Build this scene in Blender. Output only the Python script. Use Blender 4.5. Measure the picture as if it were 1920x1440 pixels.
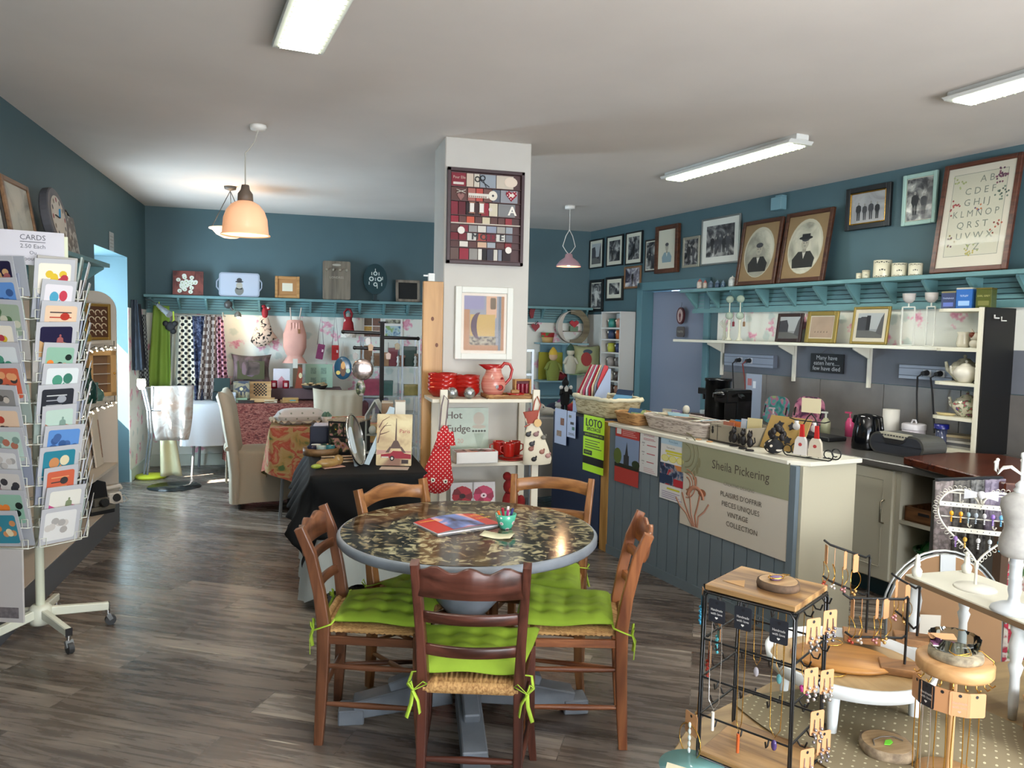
import bpy,math,random
from mathutils import Vector,Matrix,Euler,noise as mnoise
rnd=random.Random(7)
PI=math.pi
def R(d):return math.radians(d)
for o in list(bpy.data.objects):bpy.data.objects.remove(o)
SC=bpy.context.scene
COL=SC.collection
# ---------------------------------------------------------------- camera
F,CH=1443.0,1.55
YAW,PIT,ROL=R(15.1),R(3.9),R(1.25)
fw=Vector((math.sin(YAW)*math.cos(PIT),math.cos(YAW)*math.cos(PIT),-math.sin(PIT)))
rt0=Vector((math.cos(YAW),-math.sin(YAW),0));up0=rt0.cross(fw)
rt=rt0*math.cos(ROL)+up0*math.sin(ROL);up=up0*math.cos(ROL)-rt0*math.sin(ROL)
CP=Vector((0,0,CH))
cd=bpy.data.cameras.new('camera');cam=bpy.data.objects.new('camera',cd);COL.objects.link(cam)
cd.sensor_fit='HORIZONTAL';cd.sensor_width=36;cd.lens=36*F/1920;cd.clip_start=.05;cd.clip_end=100
mw=Matrix((rt,up,-fw)).transposed().to_4x4();mw.translation=CP;cam.matrix_world=mw
SC.camera=cam
# points of the real planes seen at a pixel of the 1920x1440 frame
AR=R(10.85)
ev=Vector((-math.sin(AR),math.cos(AR),0));nv=Vector((math.cos(AR),math.sin(AR),0))
RZ=AR-PI/2
def ray(x,y):return fw+rt*((x-960)/F)+up*((720-y)/F)
def atz(x,y,h):d=ray(x,y);return CP+d*((h-CH)/d.z)
def atY(x,y,Y):d=ray(x,y);return CP+d*(Y/d.y)
def atX(x,y,X):d=ray(x,y);return CP+d*(X/d.x)
def att(x,y,t):
 d=ray(x,y);p=CP+d*(t/d.dot(nv));return(p.dot(ev),p.z)
def RT(s,t,z=0):v=ev*s+nv*t;return Vector((v.x,v.y,z))
def stz(x,y,h):p=atz(x,y,h);return(p.dot(ev),p.dot(nv))
# ---------------------------------------------------------------- world, sun, exposure
W=bpy.data.worlds.new('world');SC.world=W;W.use_nodes=True
wn=W.node_tree.nodes;bg=wn['Background'];bg.inputs[0].default_value=(.50,.72,1,1);bg.inputs[1].default_value=5.0
sd=bpy.data.lights.new('sun','SUN');sun=bpy.data.objects.new('sun',sd);COL.objects.link(sun)
sd.energy=75;sd.angle=R(.6);sd.color=(1,.94,.84)
SUND=Vector((1,.5,-1.1)).normalized()
sun.rotation_euler=SUND.to_track_quat('-Z','Y').to_euler();sun.location=(-6,3,8)
SC.view_settings.view_transform='Standard';SC.view_settings.look='None'
SC.view_settings.exposure=0.3;SC.view_settings.gamma=1;SC.view_settings.use_curve_mapping=False
def area(name,loc,direction,sx,sy,power,col=(1,1,1)):
 l=bpy.data.lights.new(name,'AREA');l.shape='RECTANGLE';l.size=sx;l.size_y=sy;l.energy=power;l.color=col
 o=bpy.data.objects.new(name,l);COL.objects.link(o);o.location=loc
 o.rotation_euler=Vector(direction).to_track_quat('-Z','Y').to_euler();return o
 # daylight standing in the shop-front windows (behind the camera) and in the glazed side door, plus added uplights
area('daylight_shop_front',(2.1,-1.32,1.5),(-.05,1,.05),3.6,1.9,50,(1,.98,.95))
area('ceiling_uplight_shop_front',(1.9,-1.30,1.2),(-.1,.62,.8),3.6,1.2,235,(1,.965,.92))  # added lamp in the window, aimed up to brighten the ceiling
area('daylight_side_door',(-2.01,7.5,1.4),(1,.12,0),1.0,1.4,75,(.62,.84,1))
area('ceiling_uplight_side_door',(-2.0,7.55,1.1),(1,-.25,.85),1.0,1.2,30,(.72,.88,1))  # added lamp by the side door, lifts the ceiling near it
# ---------------------------------------------------------------- materials
def lin(h):
 h=h.lstrip('#');v=[int(h[i:i+2],16)/255 for i in(0,2,4)]
 return tuple(c/12.92 if c<.04045 else((c+.055)/1.055)**2.4 for c in v)+(1,)
_M={}
def newmat(k):
 m=bpy.data.materials.new(k);m.use_nodes=True;return m,m.node_tree.nodes,m.node_tree.links,m.node_tree.nodes['Principled BSDF']
def C(h,r=.55,metal=0,nz=0,sc=8,em=0,alpha=1,st=(1,1,1),bump=0,gl=0,co='Object',nc=None):
 """plain colour; nz: noise towards darker/lighter (or towards nc) with scale sc, stretched by st"""
 k=(h,r,metal,nz,sc,em,alpha,st,bump,gl,nc)
 if k in _M:return _M[k]
 m,n,l,b=newmat('m'+h.strip('#')+'_'+str(len(_M)))
 b.inputs['Base Color'].default_value=lin(h);b.inputs['Roughness'].default_value=r;b.inputs['Metallic'].default_value=metal
 if em:b.inputs['Emission Color'].default_value=lin(h);b.inputs['Emission Strength'].default_value=em
 if alpha<1:b.inputs['Alpha'].default_value=alpha
 if gl:b.inputs['Transmission Weight'].default_value=gl;b.inputs['IOR'].default_value=1.35
 if nz or bump:
  tc=n.new('ShaderNodeTexCoord');mp=n.new('ShaderNodeMapping');mp.inputs['Scale'].default_value=st
  t=n.new('ShaderNodeTexNoise');t.inputs['Scale'].default_value=sc;t.inputs['Detail'].default_value=5
  l.new(tc.outputs[co],mp.inputs[0]);l.new(mp.outputs[0],t.inputs[0])
  if nz:
   rp=n.new('ShaderNodeValToRGB');c=lin(h)
   if nc:rp.color_ramp.elements[0].color=c;rp.color_ramp.elements[1].color=lin(nc);rp.color_ramp.elements[0].position=.5-nz/2;rp.color_ramp.elements[1].position=.5+nz/2
   else:
    rp.color_ramp.elements[0].color=tuple(x*(1-nz)for x in c[:3])+(1,);rp.color_ramp.elements[1].color=tuple(min(1,x*(1+nz*.6))for x in c[:3])+(1,)
    rp.color_ramp.elements[0].position=.3;rp.color_ramp.elements[1].position=.7
   l.new(t.outputs[0],rp.inputs[0]);l.new(rp.outputs[0],b.inputs['Base Color'])
  if bump:
   bp=n.new('ShaderNodeBump');bp.inputs['Strength'].default_value=bump;bp.inputs['Distance'].default_value=.01
   l.new(t.outputs[0],bp.inputs['Height']);l.new(bp.outputs[0],b.inputs['Normal'])
 _M[k]=m;return m
def wood(h,h2,sc=6,ax=0,r=.45):
 """streaky grain running along local axis ax"""
 k=('wood',h,h2,sc,ax,r)
 if k in _M:return _M[k]
 m,n,l,b=newmat('wood_'+h.strip('#'));b.inputs['Roughness'].default_value=r
 tc=n.new('ShaderNodeTexCoord');mp=n.new('ShaderNodeMapping');s=[sc*4]*3;s[ax]=sc*.35;mp.inputs['Scale'].default_value=s
 t=n.new('ShaderNodeTexNoise');t.inputs['Scale'].default_value=1;t.inputs['Detail'].default_value=6;t.inputs['Distortion'].default_value=.6
 rp=n.new('ShaderNodeValToRGB');rp.color_ramp.elements[0].color=lin(h2);rp.color_ramp.elements[1].color=lin(h)
 rp.color_ramp.elements[0].position=.35;rp.color_ramp.elements[1].position=.62
 l.new(tc.outputs['Object'],mp.inputs[0]);l.new(mp.outputs[0],t.inputs[0]);l.new(t.outputs[0],rp.inputs[0]);l.new(rp.outputs[0],b.inputs['Base Color'])
 _M[k]=m;return m
def blotch(cols,sc=6,r=.5,det=6,st=(1,1,1),kind='noise',co='Object',dist=.8,rndoff=True,sat=0):
 """several colours in blotches (photographs, prints, printed cloth): cols = [(pos,hex),...]"""
 k=('bl',tuple(cols),sc,r,det,st,kind,co)
 if k in _M:return _M[k]
 m,n,l,b=newmat('print_'+str(len(_M)));b.inputs['Roughness'].default_value=r
 tc=n.new('ShaderNodeTexCoord');mp=n.new('ShaderNodeMapping');mp.inputs['Scale'].default_value=st
 if rndoff:
  oi=n.new('ShaderNodeObjectInfo');ml=n.new('ShaderNodeMath');ml.operation='MULTIPLY';ml.inputs[1].default_value=37
  l.new(oi.outputs['Random'],ml.inputs[0]);l.new(ml.outputs[0],mp.inputs['Location'])
 l.new(tc.outputs[co],mp.inputs[0])
 if kind=='noise':
  t=n.new('ShaderNodeTexNoise');t.inputs['Scale'].default_value=sc;t.inputs['Detail'].default_value=det;t.inputs['Distortion'].default_value=dist;out=t.outputs[0]
 elif kind=='cell':
  t=n.new('ShaderNodeTexVoronoi');t.inputs['Scale'].default_value=sc;sp=n.new('ShaderNodeSeparateColor');l.new(t.outputs['Color'],sp.inputs[0]);out=sp.outputs[0]
 elif kind=='dots':
  t=n.new('ShaderNodeTexVoronoi');t.inputs['Scale'].default_value=sc;t.inputs['Randomness'].default_value=det;out=t.outputs['Distance']
 elif kind=='check':
  t=n.new('ShaderNodeTexChecker');t.inputs['Scale'].default_value=sc;out=t.outputs['Fac']
 elif kind=='wave':
  t=n.new('ShaderNodeTexWave');t.inputs['Scale'].default_value=sc;t.inputs['Distortion'].default_value=dist;t.inputs['Detail'].default_value=2;out=t.outputs['Fac']
 l.new(mp.outputs[0],t.inputs[0])
 rp=n.new('ShaderNodeValToRGB');el=rp.color_ramp.elements
 el[0].position=cols[0][0];el[0].color=lin(cols[0][1]);el[1].position=cols[-1][0];el[1].color=lin(cols[-1][1])
 for p,h in cols[1:-1]:e=el.new(p);e.color=lin(h)
 if kind in('cell','dots','check'):rp.color_ramp.interpolation='CONSTANT'
 l.new(out,rp.inputs[0]);l.new(rp.outputs[0],b.inputs['Base Color'])
 _M[k]=m;return m
def pane_mat(tint='#ffffff',f=.9):
 k=('pane',tint,f)
 if k in _M:return _M[k]
 m=bpy.data.materials.new('pane_glass');m.use_nodes=True;n=m.node_tree.nodes;l=m.node_tree.links
 n.remove(n['Principled BSDF']);o=n['Material Output']
 tr=n.new('ShaderNodeBsdfTransparent');tr.inputs[0].default_value=lin(tint);gl=n.new('ShaderNodeBsdfGlossy');gl.inputs['Roughness'].default_value=.03
 lw=n.new('ShaderNodeLayerWeight');lw.inputs[0].default_value=1-f if f<1 else.1;mx=n.new('ShaderNodeMixShader')
 l.new(lw.outputs['Fresnel'],mx.inputs[0]);l.new(tr.outputs[0],mx.inputs[1]);l.new(gl.outputs[0],mx.inputs[2]);l.new(mx.outputs[0],o.inputs[0])
 _M[k]=m;return m
WHITE=C('#e8e6df',.5);BLACK=C('#0c0d0f',.35);GOLD=C('#c89a45',.25,1);SILVER=C('#c9c9c6',.2,1);CREAM=C('#dcd4c0',.5)
def GREYP(v=0):return blotch([(.3,'#17171a'),(.45,'#4a4a4c'),(.58,'#8b8a86'),(.75,'#d8d6cc')],9+v,.25)
# ---------------------------------------------------------------- mesh builder
_fc={}
def text_mesh(s,bold=False):
 k=(s,)
 if k in _fc:return _fc[k]
 cu=bpy.data.curves.new('t','FONT');cu.body=s;cu.size=1;cu.align_x='CENTER';cu.align_y='CENTER';cu.resolution_u=2
 o=bpy.data.objects.new('t',cu);COL.objects.link(o)
 dg=bpy.context.evaluated_depsgraph_get();dg.update();me=bpy.data.meshes.new_from_object(o.evaluated_get(dg))
 vs=[tuple(v.co)for v in me.vertices];fs=[tuple(p.vertices)for p in me.polygons]
 bpy.data.objects.remove(o);bpy.data.curves.remove(cu);bpy.data.meshes.remove(me)
 _fc[k]=(vs,fs);return _fc[k]
class B:
 def __init__(s,m=None):s.v=[];s.f=[];s.mi=[];s.sm=[];s.mats=[];s.X=Matrix.Identity(4);s.dm=m or WHITE
 def at(s,loc=(0,0,0),rx=0,ry=0,rz=0,sc=1):s.X=Matrix.Translation(loc)@Euler((rx,ry,rz)).to_matrix().to_4x4()@Matrix.Scale(sc,4);return s
 def id(s,m):
  m=m or s.dm
  if m not in s.mats:s.mats.append(m)
  return s.mats.index(m)
 def add(s,vs,fs,m=None,sm=False):
  n=len(s.v);X=s.X;s.v+=[X@Vector(p)for p in vs];i=s.id(m)
  for f in fs:s.f.append([a+n for a in f]);s.mi.append(i);s.sm.append(sm)
  return s
 def box(s,x0,x1,y0,y1,z0,z1,m=None):
  return s.add([(x,y,z)for z in(z0,z1)for y in(y0,y1)for x in(x0,x1)],[(0,2,3,1),(4,5,7,6),(0,1,5,4),(2,6,7,3),(0,4,6,2),(1,3,7,5)],m)
 def bar(s,p,q,w,h=None,m=None,upv=(0,0,1),w2=None,h2=None):
  p=Vector(p);q=Vector(q);h=h or w;w2=w2 or w;h2=h2 or h;d=(q-p).normalized();u=Vector(upv)
  if abs(d.dot(u))>.95:u=Vector((0,1,0))
  x=d.cross(u).normalized();u=x.cross(d)
  vs=[c+x*(a*ww/2)+u*(b*hh/2)for c,ww,hh in((p,w,h),(q,w2,h2))for a,b in((-1,-1),(1,-1),(1,1),(-1,1))]
  return s.add(vs,[(0,3,2,1),(4,5,6,7),(0,1,5,4),(1,2,6,5),(2,3,7,6),(3,0,4,7)],m)
 def sweep(s,pts,prof,m=None,sm=True,upv=(0,0,1),cap=True,closed=False,scl=None):
  """profile [(a,b)] swept along pts"""
  P=[Vector(p)for p in pts];n=len(P);k=len(prof);vs=[];pu=Vector(upv)
  for i,p in enumerate(P):
   a=P[(i-1)%n]if(closed or i)else p;b=P[(i+1)%n]if(closed or i<n-1)else p
   d=(b-a).normalized()if(b-a).length>1e-9 else Vector((0,0,1))
   u=pu-d*pu.dot(d)
   if u.length<.05:u=Vector((1,0,0))-d*d.x if abs(d.x)<.9 else Vector((0,1,0))-d*d.y
   u.normalize();x=d.cross(u);pu=u if not closed else pu
   f=scl[i]if scl else 1
   vs+=[p+x*(c*f)+u*(e*f)for c,e in prof]
  fs=[]
  for i in range(n if closed else n-1):
   for j in range(k):fs.append((i*k+j,i*k+(j+1)%k,((i+1)%n)*k+(j+1)%k,((i+1)%n)*k+j))
  s.add(vs,fs,m,sm)
  if cap and not closed:s.add([vs[j]for j in range(k)],[tuple(reversed(range(k)))],m)if 0 else s._cap(vs,k,n,m)
  return s
 def _cap(s,vs,k,n,m):
  s.add(vs[:k],[tuple(range(k))[::-1]],m);s.add(vs[-k:],[tuple(range(k))],m)
 def tube(s,pts,r,m=None,n=8,closed=False):
  rs=r if isinstance(r,(list,tuple))else None;r0=1 if rs else r
  return s.sweep(pts,[(r0*math.cos(2*PI*i/n),r0*math.sin(2*PI*i/n))for i in range(n)],m,True,(0,0,1),True,closed,rs)
 def rod(s,p,q,r,m=None,n=8,r2=None):return s.tube([p,q],[r,r2 if r2 is not None else r],m,n)
 def lathe(s,prof,m=None,c=(0,0,0),n=24,sx=1,sy=1,fn=None):
  vs=[];k=len(prof)
  for i in range(n):
   a=2*PI*i/n
   for r,z in prof:
    f=fn(a,z)if fn else 1
    vs.append((c[0]+r*f*sx*math.cos(a),c[1]+r*f*sy*math.sin(a),c[2]+z))
  fs=[(i*k+j,((i+1)%n)*k+j,((i+1)%n)*k+j+1,i*k+j+1)for i in range(n)for j in range(k-1)]
  s.add(vs,fs,m,True)
  for j,rev in((0,True),(k-1,False)):
   if prof[j][0]>1e-5:fa=[i*k+j for i in range(n)];s.add([vs[q]for q in fa],[tuple(range(n))[::-1]if rev else tuple(range(n))],m)
  return s
 def sph(s,c,r,m=None,n=14,k=8,fn=None):
  if not isinstance(r,(list,tuple)):r=(r,r,r)
  vs=[];fs=[]
  for j in range(k+1):
   t=PI*j/k
   for i in range(n):
    a=2*PI*i/n;f=fn(a,t)if fn else 1
    vs.append((c[0]+r[0]*f*math.sin(t)*math.cos(a),c[1]+r[1]*f*math.sin(t)*math.sin(a),c[2]-r[2]*f*math.cos(t)))
  for j in range(k):
   for i in range(n):fs.append((j*n+i,j*n+(i+1)%n,(j+1)*n+(i+1)%n,(j+1)*n+i))
  return s.add(vs,fs,m,True)
 def prism(s,pts,y0,y1,m=None,sm=False):
  """outline in the local xz plane (counter-clockwise seen from -y), from y0 (front) to y1"""
  n=len(pts);vs=[(x,y0,z)for x,z in pts]+[(x,y1,z)for x,z in pts]
  return s.add(vs,[tuple(range(n)),tuple(range(2*n-1,n-1,-1))]+[(i,i+n,(i+1)%n+n,(i+1)%n)for i in range(n)],m)
 def slab(s,pts,z0,z1,m=None):
  n=len(pts);vs=[(x,y,z0)for x,y in pts]+[(x,y,z1)for x,y in pts]
  return s.add(vs,[tuple(range(n))[::-1],tuple(range(n,2*n))]+[(i,(i+1)%n,(i+1)%n+n,i+n)for i in range(n)],m)
 def flat(s,pts,y,m=None):return s.add([(x,y,z)for x,z in pts],[tuple(range(len(pts)))],m)
 def rect(s,x0,x1,z0,z1,y,m=None):return s.flat([(x0,z0),(x1,z0),(x1,z1),(x0,z1)],y,m)
 def ell(s,x,z,a,b,y,m=None,n=14):return s.flat([(x+a*math.cos(2*PI*i/n),z+b*math.sin(2*PI*i/n))for i in range(n)],y,m)
 def grid(s,fn,nu,nv_,m=None,sm=True,mf=None):
  vs=[fn(i/nu,j/nv_)for j in range(nv_+1)for i in range(nu+1)]
  fs=[(j*(nu+1)+i,j*(nu+1)+i+1,(j+1)*(nu+1)+i+1,(j+1)*(nu+1)+i)for j in range(nv_)for i in range(nu)]
  return s.add(vs,fs,m,sm)
 def text(s,t,size,x,z,y,m=None,wmax=None,bold=0):
  """lettering in the local xz plane, centred on x,z"""
  vs,fs=text_mesh(t)
  if not vs:return s
  w=(max(v[0]for v in vs)-min(v[0]for v in vs))*size;f=min(1,wmax/w)if wmax else 1
  for k in((0,)if not bold else(-1,0,1)):s.add([(x+v[0]*size*f+k*bold*size*.03,y-.00003*k,z+v[1]*size)for v in vs],fs,m)
  return s
 def mk(s,name,par=None,bev=0,solid=0,sub=0,loc=None,rz=0,seg=1):
  me=bpy.data.meshes.new(name);me.from_pydata(s.v,[],s.f);me.update()
  for m in s.mats:me.materials.append(m)
  me.polygons.foreach_set('material_index',s.mi);me.polygons.foreach_set('use_smooth',s.sm)
  o=bpy.data.objects.new(name,me);COL.objects.link(o)
  if par is not None:o.parent=par
  if loc is not None:o.location=loc
  if rz:o.rotation_euler=(0,0,rz)
  if solid:q=o.modifiers.new('solid','SOLIDIFY');q.thickness=solid;q.offset=0
  if bev:q=o.modifiers.new('bev','BEVEL');q.width=bev;q.segments=seg;q.limit_method='ANGLE';q.angle_limit=R(50)
  if sub:q=o.modifiers.new('sub','SUBSURF');q.levels=sub;q.render_levels=sub
  return o
def tag(o,label=None,cat=None,group=None,kind=None):
 if label:o['label']=label
 if cat:o['category']=cat
 if group:o['group']=group
 if kind:o['kind']=kind
 return o
def T(name,label,cat,loc=(0,0,0),rz=0,group=None,rx=0,ry=0):
 o=bpy.data.objects.new(name,None);o.empty_display_size=.05;COL.objects.link(o)
 o.location=loc;o.rotation_euler=(rx,ry,rz);return tag(o,label,cat,group)
def one(b,name,label,cat,loc=(0,0,0),rz=0,group=None,rx=0,ry=0,**k):
 o=b.mk(name,None,**k);o.location=loc;o.rotation_euler=(rx,ry,rz);return tag(o,label,cat,group)
def struct(b,name,**k):o=b.mk(name,None,**k);o['kind']='structure';return o
def copy_tree(o,par=None):
 c=o.copy();COL.objects.link(c)
 if par is not None:c.parent=par
 for ch in[x for x in bpy.data.objects if x.parent is o]:copy_tree(ch,c)
 return c
def rrect(x0,x1,z0,z1,r,k=4):
 pts=[]
 for cx,cz,a0 in((x1-r,z0+r,-90),(x1-r,z1-r,0),(x0+r,z1-r,90),(x0+r,z0+r,180)):
  pts+=[(cx+r*math.cos(R(a0+90*i/k)),cz+r*math.sin(R(a0+90*i/k)))for i in range(k+1)]
 return pts
 # ================================================================ the room
TEAL=C('#455f65',.6,nz=.06,sc=2.5);TEALP=C('#61898c',.5,nz=.08,sc=9)
def wallpaper():
 m,n,l,b=newmat('rose_wallpaper');b.inputs['Roughness'].default_value=.65
 tc=n.new('ShaderNodeTexCoord');sx=n.new('ShaderNodeSeparateXYZ');ax=n.new('ShaderNodeMath');cx=n.new('ShaderNodeCombineXYZ')
 l.new(tc.outputs['Object'],sx.inputs[0]);l.new(sx.outputs[0],ax.inputs[0]);l.new(sx.outputs[1],ax.inputs[1]);l.new(ax.outputs[0],cx.inputs[0]);l.new(sx.outputs[2],cx.inputs[1])
 def blobs(sc,off,lo,hi,dist=.3):
  q=n.new('ShaderNodeMapping');q.inputs['Location'].default_value=off;l.new(cx.outputs[0],q.inputs[0])
  ns=n.new('ShaderNodeTexNoise');ns.inputs['Scale'].default_value=18;mx=n.new('ShaderNodeMixRGB');mx.blend_type='ADD';mx.inputs[0].default_value=dist*.2
  l.new(q.outputs[0],ns.inputs[0]);l.new(q.outputs[0],mx.inputs[1]);l.new(ns.outputs['Color'],mx.inputs[2])
  v=n.new('ShaderNodeTexVoronoi');v.voronoi_dimensions='2D';v.inputs['Scale'].default_value=sc;v.inputs['Randomness'].default_value=.7;l.new(mx.outputs[0],v.inputs[0])
  mr=n.new('ShaderNodeMapRange');mr.inputs[1].default_value=lo;mr.inputs[2].default_value=hi;mr.inputs[3].default_value=1;mr.inputs[4].default_value=0
  l.new(v.outputs['Distance'],mr.inputs[0]);return mr.outputs[0]
 def over(a,fac,col,k=1):
  m2=n.new('ShaderNodeMath');m2.operation='MULTIPLY';m2.inputs[1].default_value=k;l.new(fac,m2.inputs[0])
  x=n.new('ShaderNodeMixRGB');l.new(m2.outputs[0],x.inputs[0]);x.inputs[2].default_value=lin(col)
  if isinstance(a,str):x.inputs[1].default_value=lin(a)
  else:l.new(a,x.inputs[1])
  return x.outputs[0]
 c=over('#dcdcd2',blobs(4.2,(.31,0,.17),.12,.2),'#a9bcb4',.6)
 c=over(c,blobs(3.6,(.12,.0,.3),.13,.22,1.2),'#de93ab',.75)
 c=over(c,blobs(3.6,(.12,.0,.3),.02,.12,1.2),'#c25c80',.6)
 l.new(c,b.inputs['Base Color']);return m
PAPER=wallpaper()
def floor_mat():
 m,n,l,b=newmat('laminate_planks');b.inputs['Roughness'].default_value=.34
 tc=n.new('ShaderNodeTexCoord');mp=n.new('ShaderNodeMapping');mp.inputs['Rotation'].default_value=(0,0,R(29));l.new(tc.outputs['Object'],mp.inputs[0])
 br=n.new('ShaderNodeTexBrick');br.inputs['Scale'].default_value=1;br.inputs['Brick Width'].default_value=1.25;br.inputs['Row Height'].default_value=.19
 br.inputs['Mortar Size'].default_value=.002;br.offset=.37;br.inputs['Color1'].default_value=(0,0,0,1);br.inputs['Color2'].default_value=(1,1,1,1);br.inputs['Mortar'].default_value=(.1,.1,.1,1)
 l.new(mp.outputs[0],br.inputs[0])
 g=n.new('ShaderNodeMapping');g.inputs['Scale'].default_value=(1.6,16,1)
 ad=n.new('ShaderNodeVectorMath');ad.operation='ADD';sc=n.new('ShaderNodeVectorMath');sc.operation='SCALE';sc.inputs['Scale'].default_value=9
 l.new(br.outputs['Color'],sc.inputs[0]);l.new(mp.outputs[0],ad.inputs[0]);l.new(sc.outputs[0],ad.inputs[1]);l.new(ad.outputs[0],g.inputs[0])
 t=n.new('ShaderNodeTexNoise');t.inputs['Scale'].default_value=1.4;t.inputs['Detail'].default_value=7;t.inputs['Roughness'].default_value=.62;t.inputs['Distortion'].default_value=.5;l.new(g.outputs[0],t.inputs[0])
 rp=n.new('ShaderNodeValToRGB');e=rp.color_ramp.elements;e[0].position=.3;e[0].color=lin('#544b45');e[1].position=.70;e[1].color=lin('#b3a99e')
 x=e.new(.5);x.color=lin('#7f766f')
 l.new(t.outputs[0],rp.inputs[0])
 tone=n.new('ShaderNodeMixRGB');tone.blend_type='MULTIPLY';tone.inputs[0].default_value=1
 tr=n.new('ShaderNodeValToRGB');tr.color_ramp.elements[0].color=lin('#9c928c');tr.color_ramp.elements[1].color=lin('#fffdf8');l.new(br.outputs['Color'],tr.inputs[0])
 l.new(rp.outputs[0],tone.inputs[1]);l.new(tr.outputs[0],tone.inputs[2])
 # pale worn streaks
 g2=n.new('ShaderNodeMapping');g2.inputs['Scale'].default_value=(.9,26,1);l.new(mp.outputs[0],g2.inputs[0])
 t2=n.new('ShaderNodeTexNoise');t2.inputs['Scale'].default_value=1.3;t2.inputs['Detail'].default_value=3;l.new(g2.outputs[0],t2.inputs[0])
 mr=n.new('ShaderNodeMapRange');mr.inputs[1].default_value=.70;mr.inputs[2].default_value=.73;l.new(t2.outputs[0],mr.inputs[0])
 wm=n.new('ShaderNodeMixRGB');wm.inputs[2].default_value=lin('#c9c0ae');l.new(mr.outputs[0],wm.inputs[0]);l.new(tone.outputs[0],wm.inputs[1])
 jn=n.new('ShaderNodeMixRGB');jn.inputs[2].default_value=lin('#57504a');l.new(br.outputs['Fac'],jn.inputs[0]);l.new(wm.outputs[0],jn.inputs[1])
 l.new(jn.outputs[0],b.inputs['Base Color'])
 rr=n.new('ShaderNodeMapRange');rr.inputs[3].default_value=.17;rr.inputs[4].default_value=.38;l.new(t.outputs[0],rr.inputs[0]);l.new(rr.outputs[0],b.inputs['Roughness'])
 return m
ZC=2.8;YB=9.03;XL=-1.65;YF=-1.5
s_end=8.262
rw0=RT(s_end,5.04);rwn=RT(-3.0,5.04)
b=B(floor_mat());b.slab([(-2.3,YF-.1),(rwn.x+.6,YF-.6),(rw0.x+.1,YB+.1),(-2.3,YB+.1)],-.05,0);struct(b,'floor')
b=B(C('#d8d0c8',.8,nz=.07,sc=1.2,bump=.25));b.slab([(-2.3,YF-.1),(rwn.x+.6,YF-.6),(rw0.x+.1,YB+.1),(-2.3,YB+.1)],ZC,ZC+.06);struct(b,'ceiling')
# left wall with the deep door reveal
y0,y1,zh=6.95,8.15,2.18
b=B(TEAL)
b.box(XL-.5,XL,YF,y0,0,ZC);b.box(XL-.5,XL,y1,YB+.1,0,ZC);b.box(XL-.5,XL,y0,y1,zh,ZC);struct(b,'wall_left')
# back wall: painted above, rose wallpaper below the shelf
b=B(TEAL);b.box(XL-.5,rw0.x+.3,YB,YB+.12,0,ZC)
b.box(XL+.001,rw0.x,YB-.004,YB,.12,1.70,PAPER);struct(b,'wall_back')
b=B(C('#c7cabd',.6));b.box(XL,3.3,YB-.02,YB-.005,0,.13);struct(b,'baseboard_back',bev=.003)
# wall piece between the door reveal and the back corner is papered too
b=B(PAPER);b.box(XL,XL+.004,y1,YB-.004,.12,1.7);b.box(XL,XL+.016,y1,YB-.004,0,.12,C('#b7c3bb',.6));struct(b,'baseboard_left')
# right wall (slanted), local x = towards the camera, local y = into the wall, origin at the far corner
def RX(s):return s_end-s
GREYB=C('#6c7079',.6,nz=.15,sc=3);TILE=C('#6b6763',.35,nz=.22,sc=4)
d0,d1,dz=7.10,6.0,2.05
b=B(TEAL)
b.box(-.2,RX(d0),0,.4,0,ZC);b.box(RX(d0),RX(d1),0,.4,dz,ZC);b.box(RX(d1),RX(-3.4),0,.4,0,ZC)
b.box(RX(5.84),RX(1.2),-.004,0,1.50,1.80,PAPER)
b.box(RX(5.76),RX(1.2),-.004,0,1.22,1.50,GREYB)
sx=5.76
while sx>1.4:b.box(RX(sx),RX(sx-.595),-.008,0,.8,1.215,TILE);sx-=.6
b.box(.004,RX(7.3),-.004,0,.12,1.78,C('#cfcdc4',.6,nz=.08,sc=3))
o=struct(b,'wall_right');o.location=RT(s_end,5.04);o.rotation_euler.z=RZ
# grey door set back in a teal frame
b=B(C('#7c8496',.5));b.box(RX(d0)+.04,RX(d1)-.04,.12,.16,.005,dz-.03)
o=struct(b,'door_2',bev=.003);o.location=RT(s_end,5.04);o.rotation_euler.z=RZ
tb=B(C('#50767f',.5))
for xa,xb,za,zb in((RX(d0)-.07,RX(d0)+.03,0,dz+.07),(RX(d1)-.03,RX(d1)+.05,0,dz+.07),(RX(d0)-.07,RX(d1)+.05,dz-.02,dz+.07)):tb.box(xa,xb,-.025,.16,za,zb)
o=struct(tb,'trim_1',bev=.004);o.location=RT(s_end,5.04);o.rotation_euler.z=RZ
# shop-front wall behind the camera: two big windows under an added awning
b=B(TEAL)
b.box(-2.2,.1,YF-.1,YF,0,ZC);b.box(4.05,5.9,YF-.1,YF,0,ZC);b.box(.1,4.05,YF-.1,YF,0,.55);b.box(.1,4.05,YF-.1,YF,2.45,ZC);b.box(2.0,2.15,YF-.1,YF,.55,2.45)
struct(b,'wall_front')
for i,(xa,xb)in enumerate(((.1,2.0),(2.15,4.05))):
 b=B(WHITE)
 for q in((xa,xa+.06,.55,2.45),(xb-.06,xb,.55,2.45),(xa,xb,.55,.61),(xa,xb,2.39,2.45),((xa+xb)/2-.03,(xa+xb)/2+.03,.55,2.45)):b.box(q[0],q[1],YF-.09,YF-.03,q[2],q[3])
 w=struct(b,'window_%d'%(i+1));g=B(pane_mat());g.box(xa+.05,xb-.05,YF-.065,YF-.06,.6,2.4);g.mk('pane',w)
b=B(C('#8a4a3a'));b.box(-1.6,4.6,YF-1.5,YF-.1,2.46,2.50);struct(b,'added_front_awning')  # unseen awning, put in to block direct sun at the front windows
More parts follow.
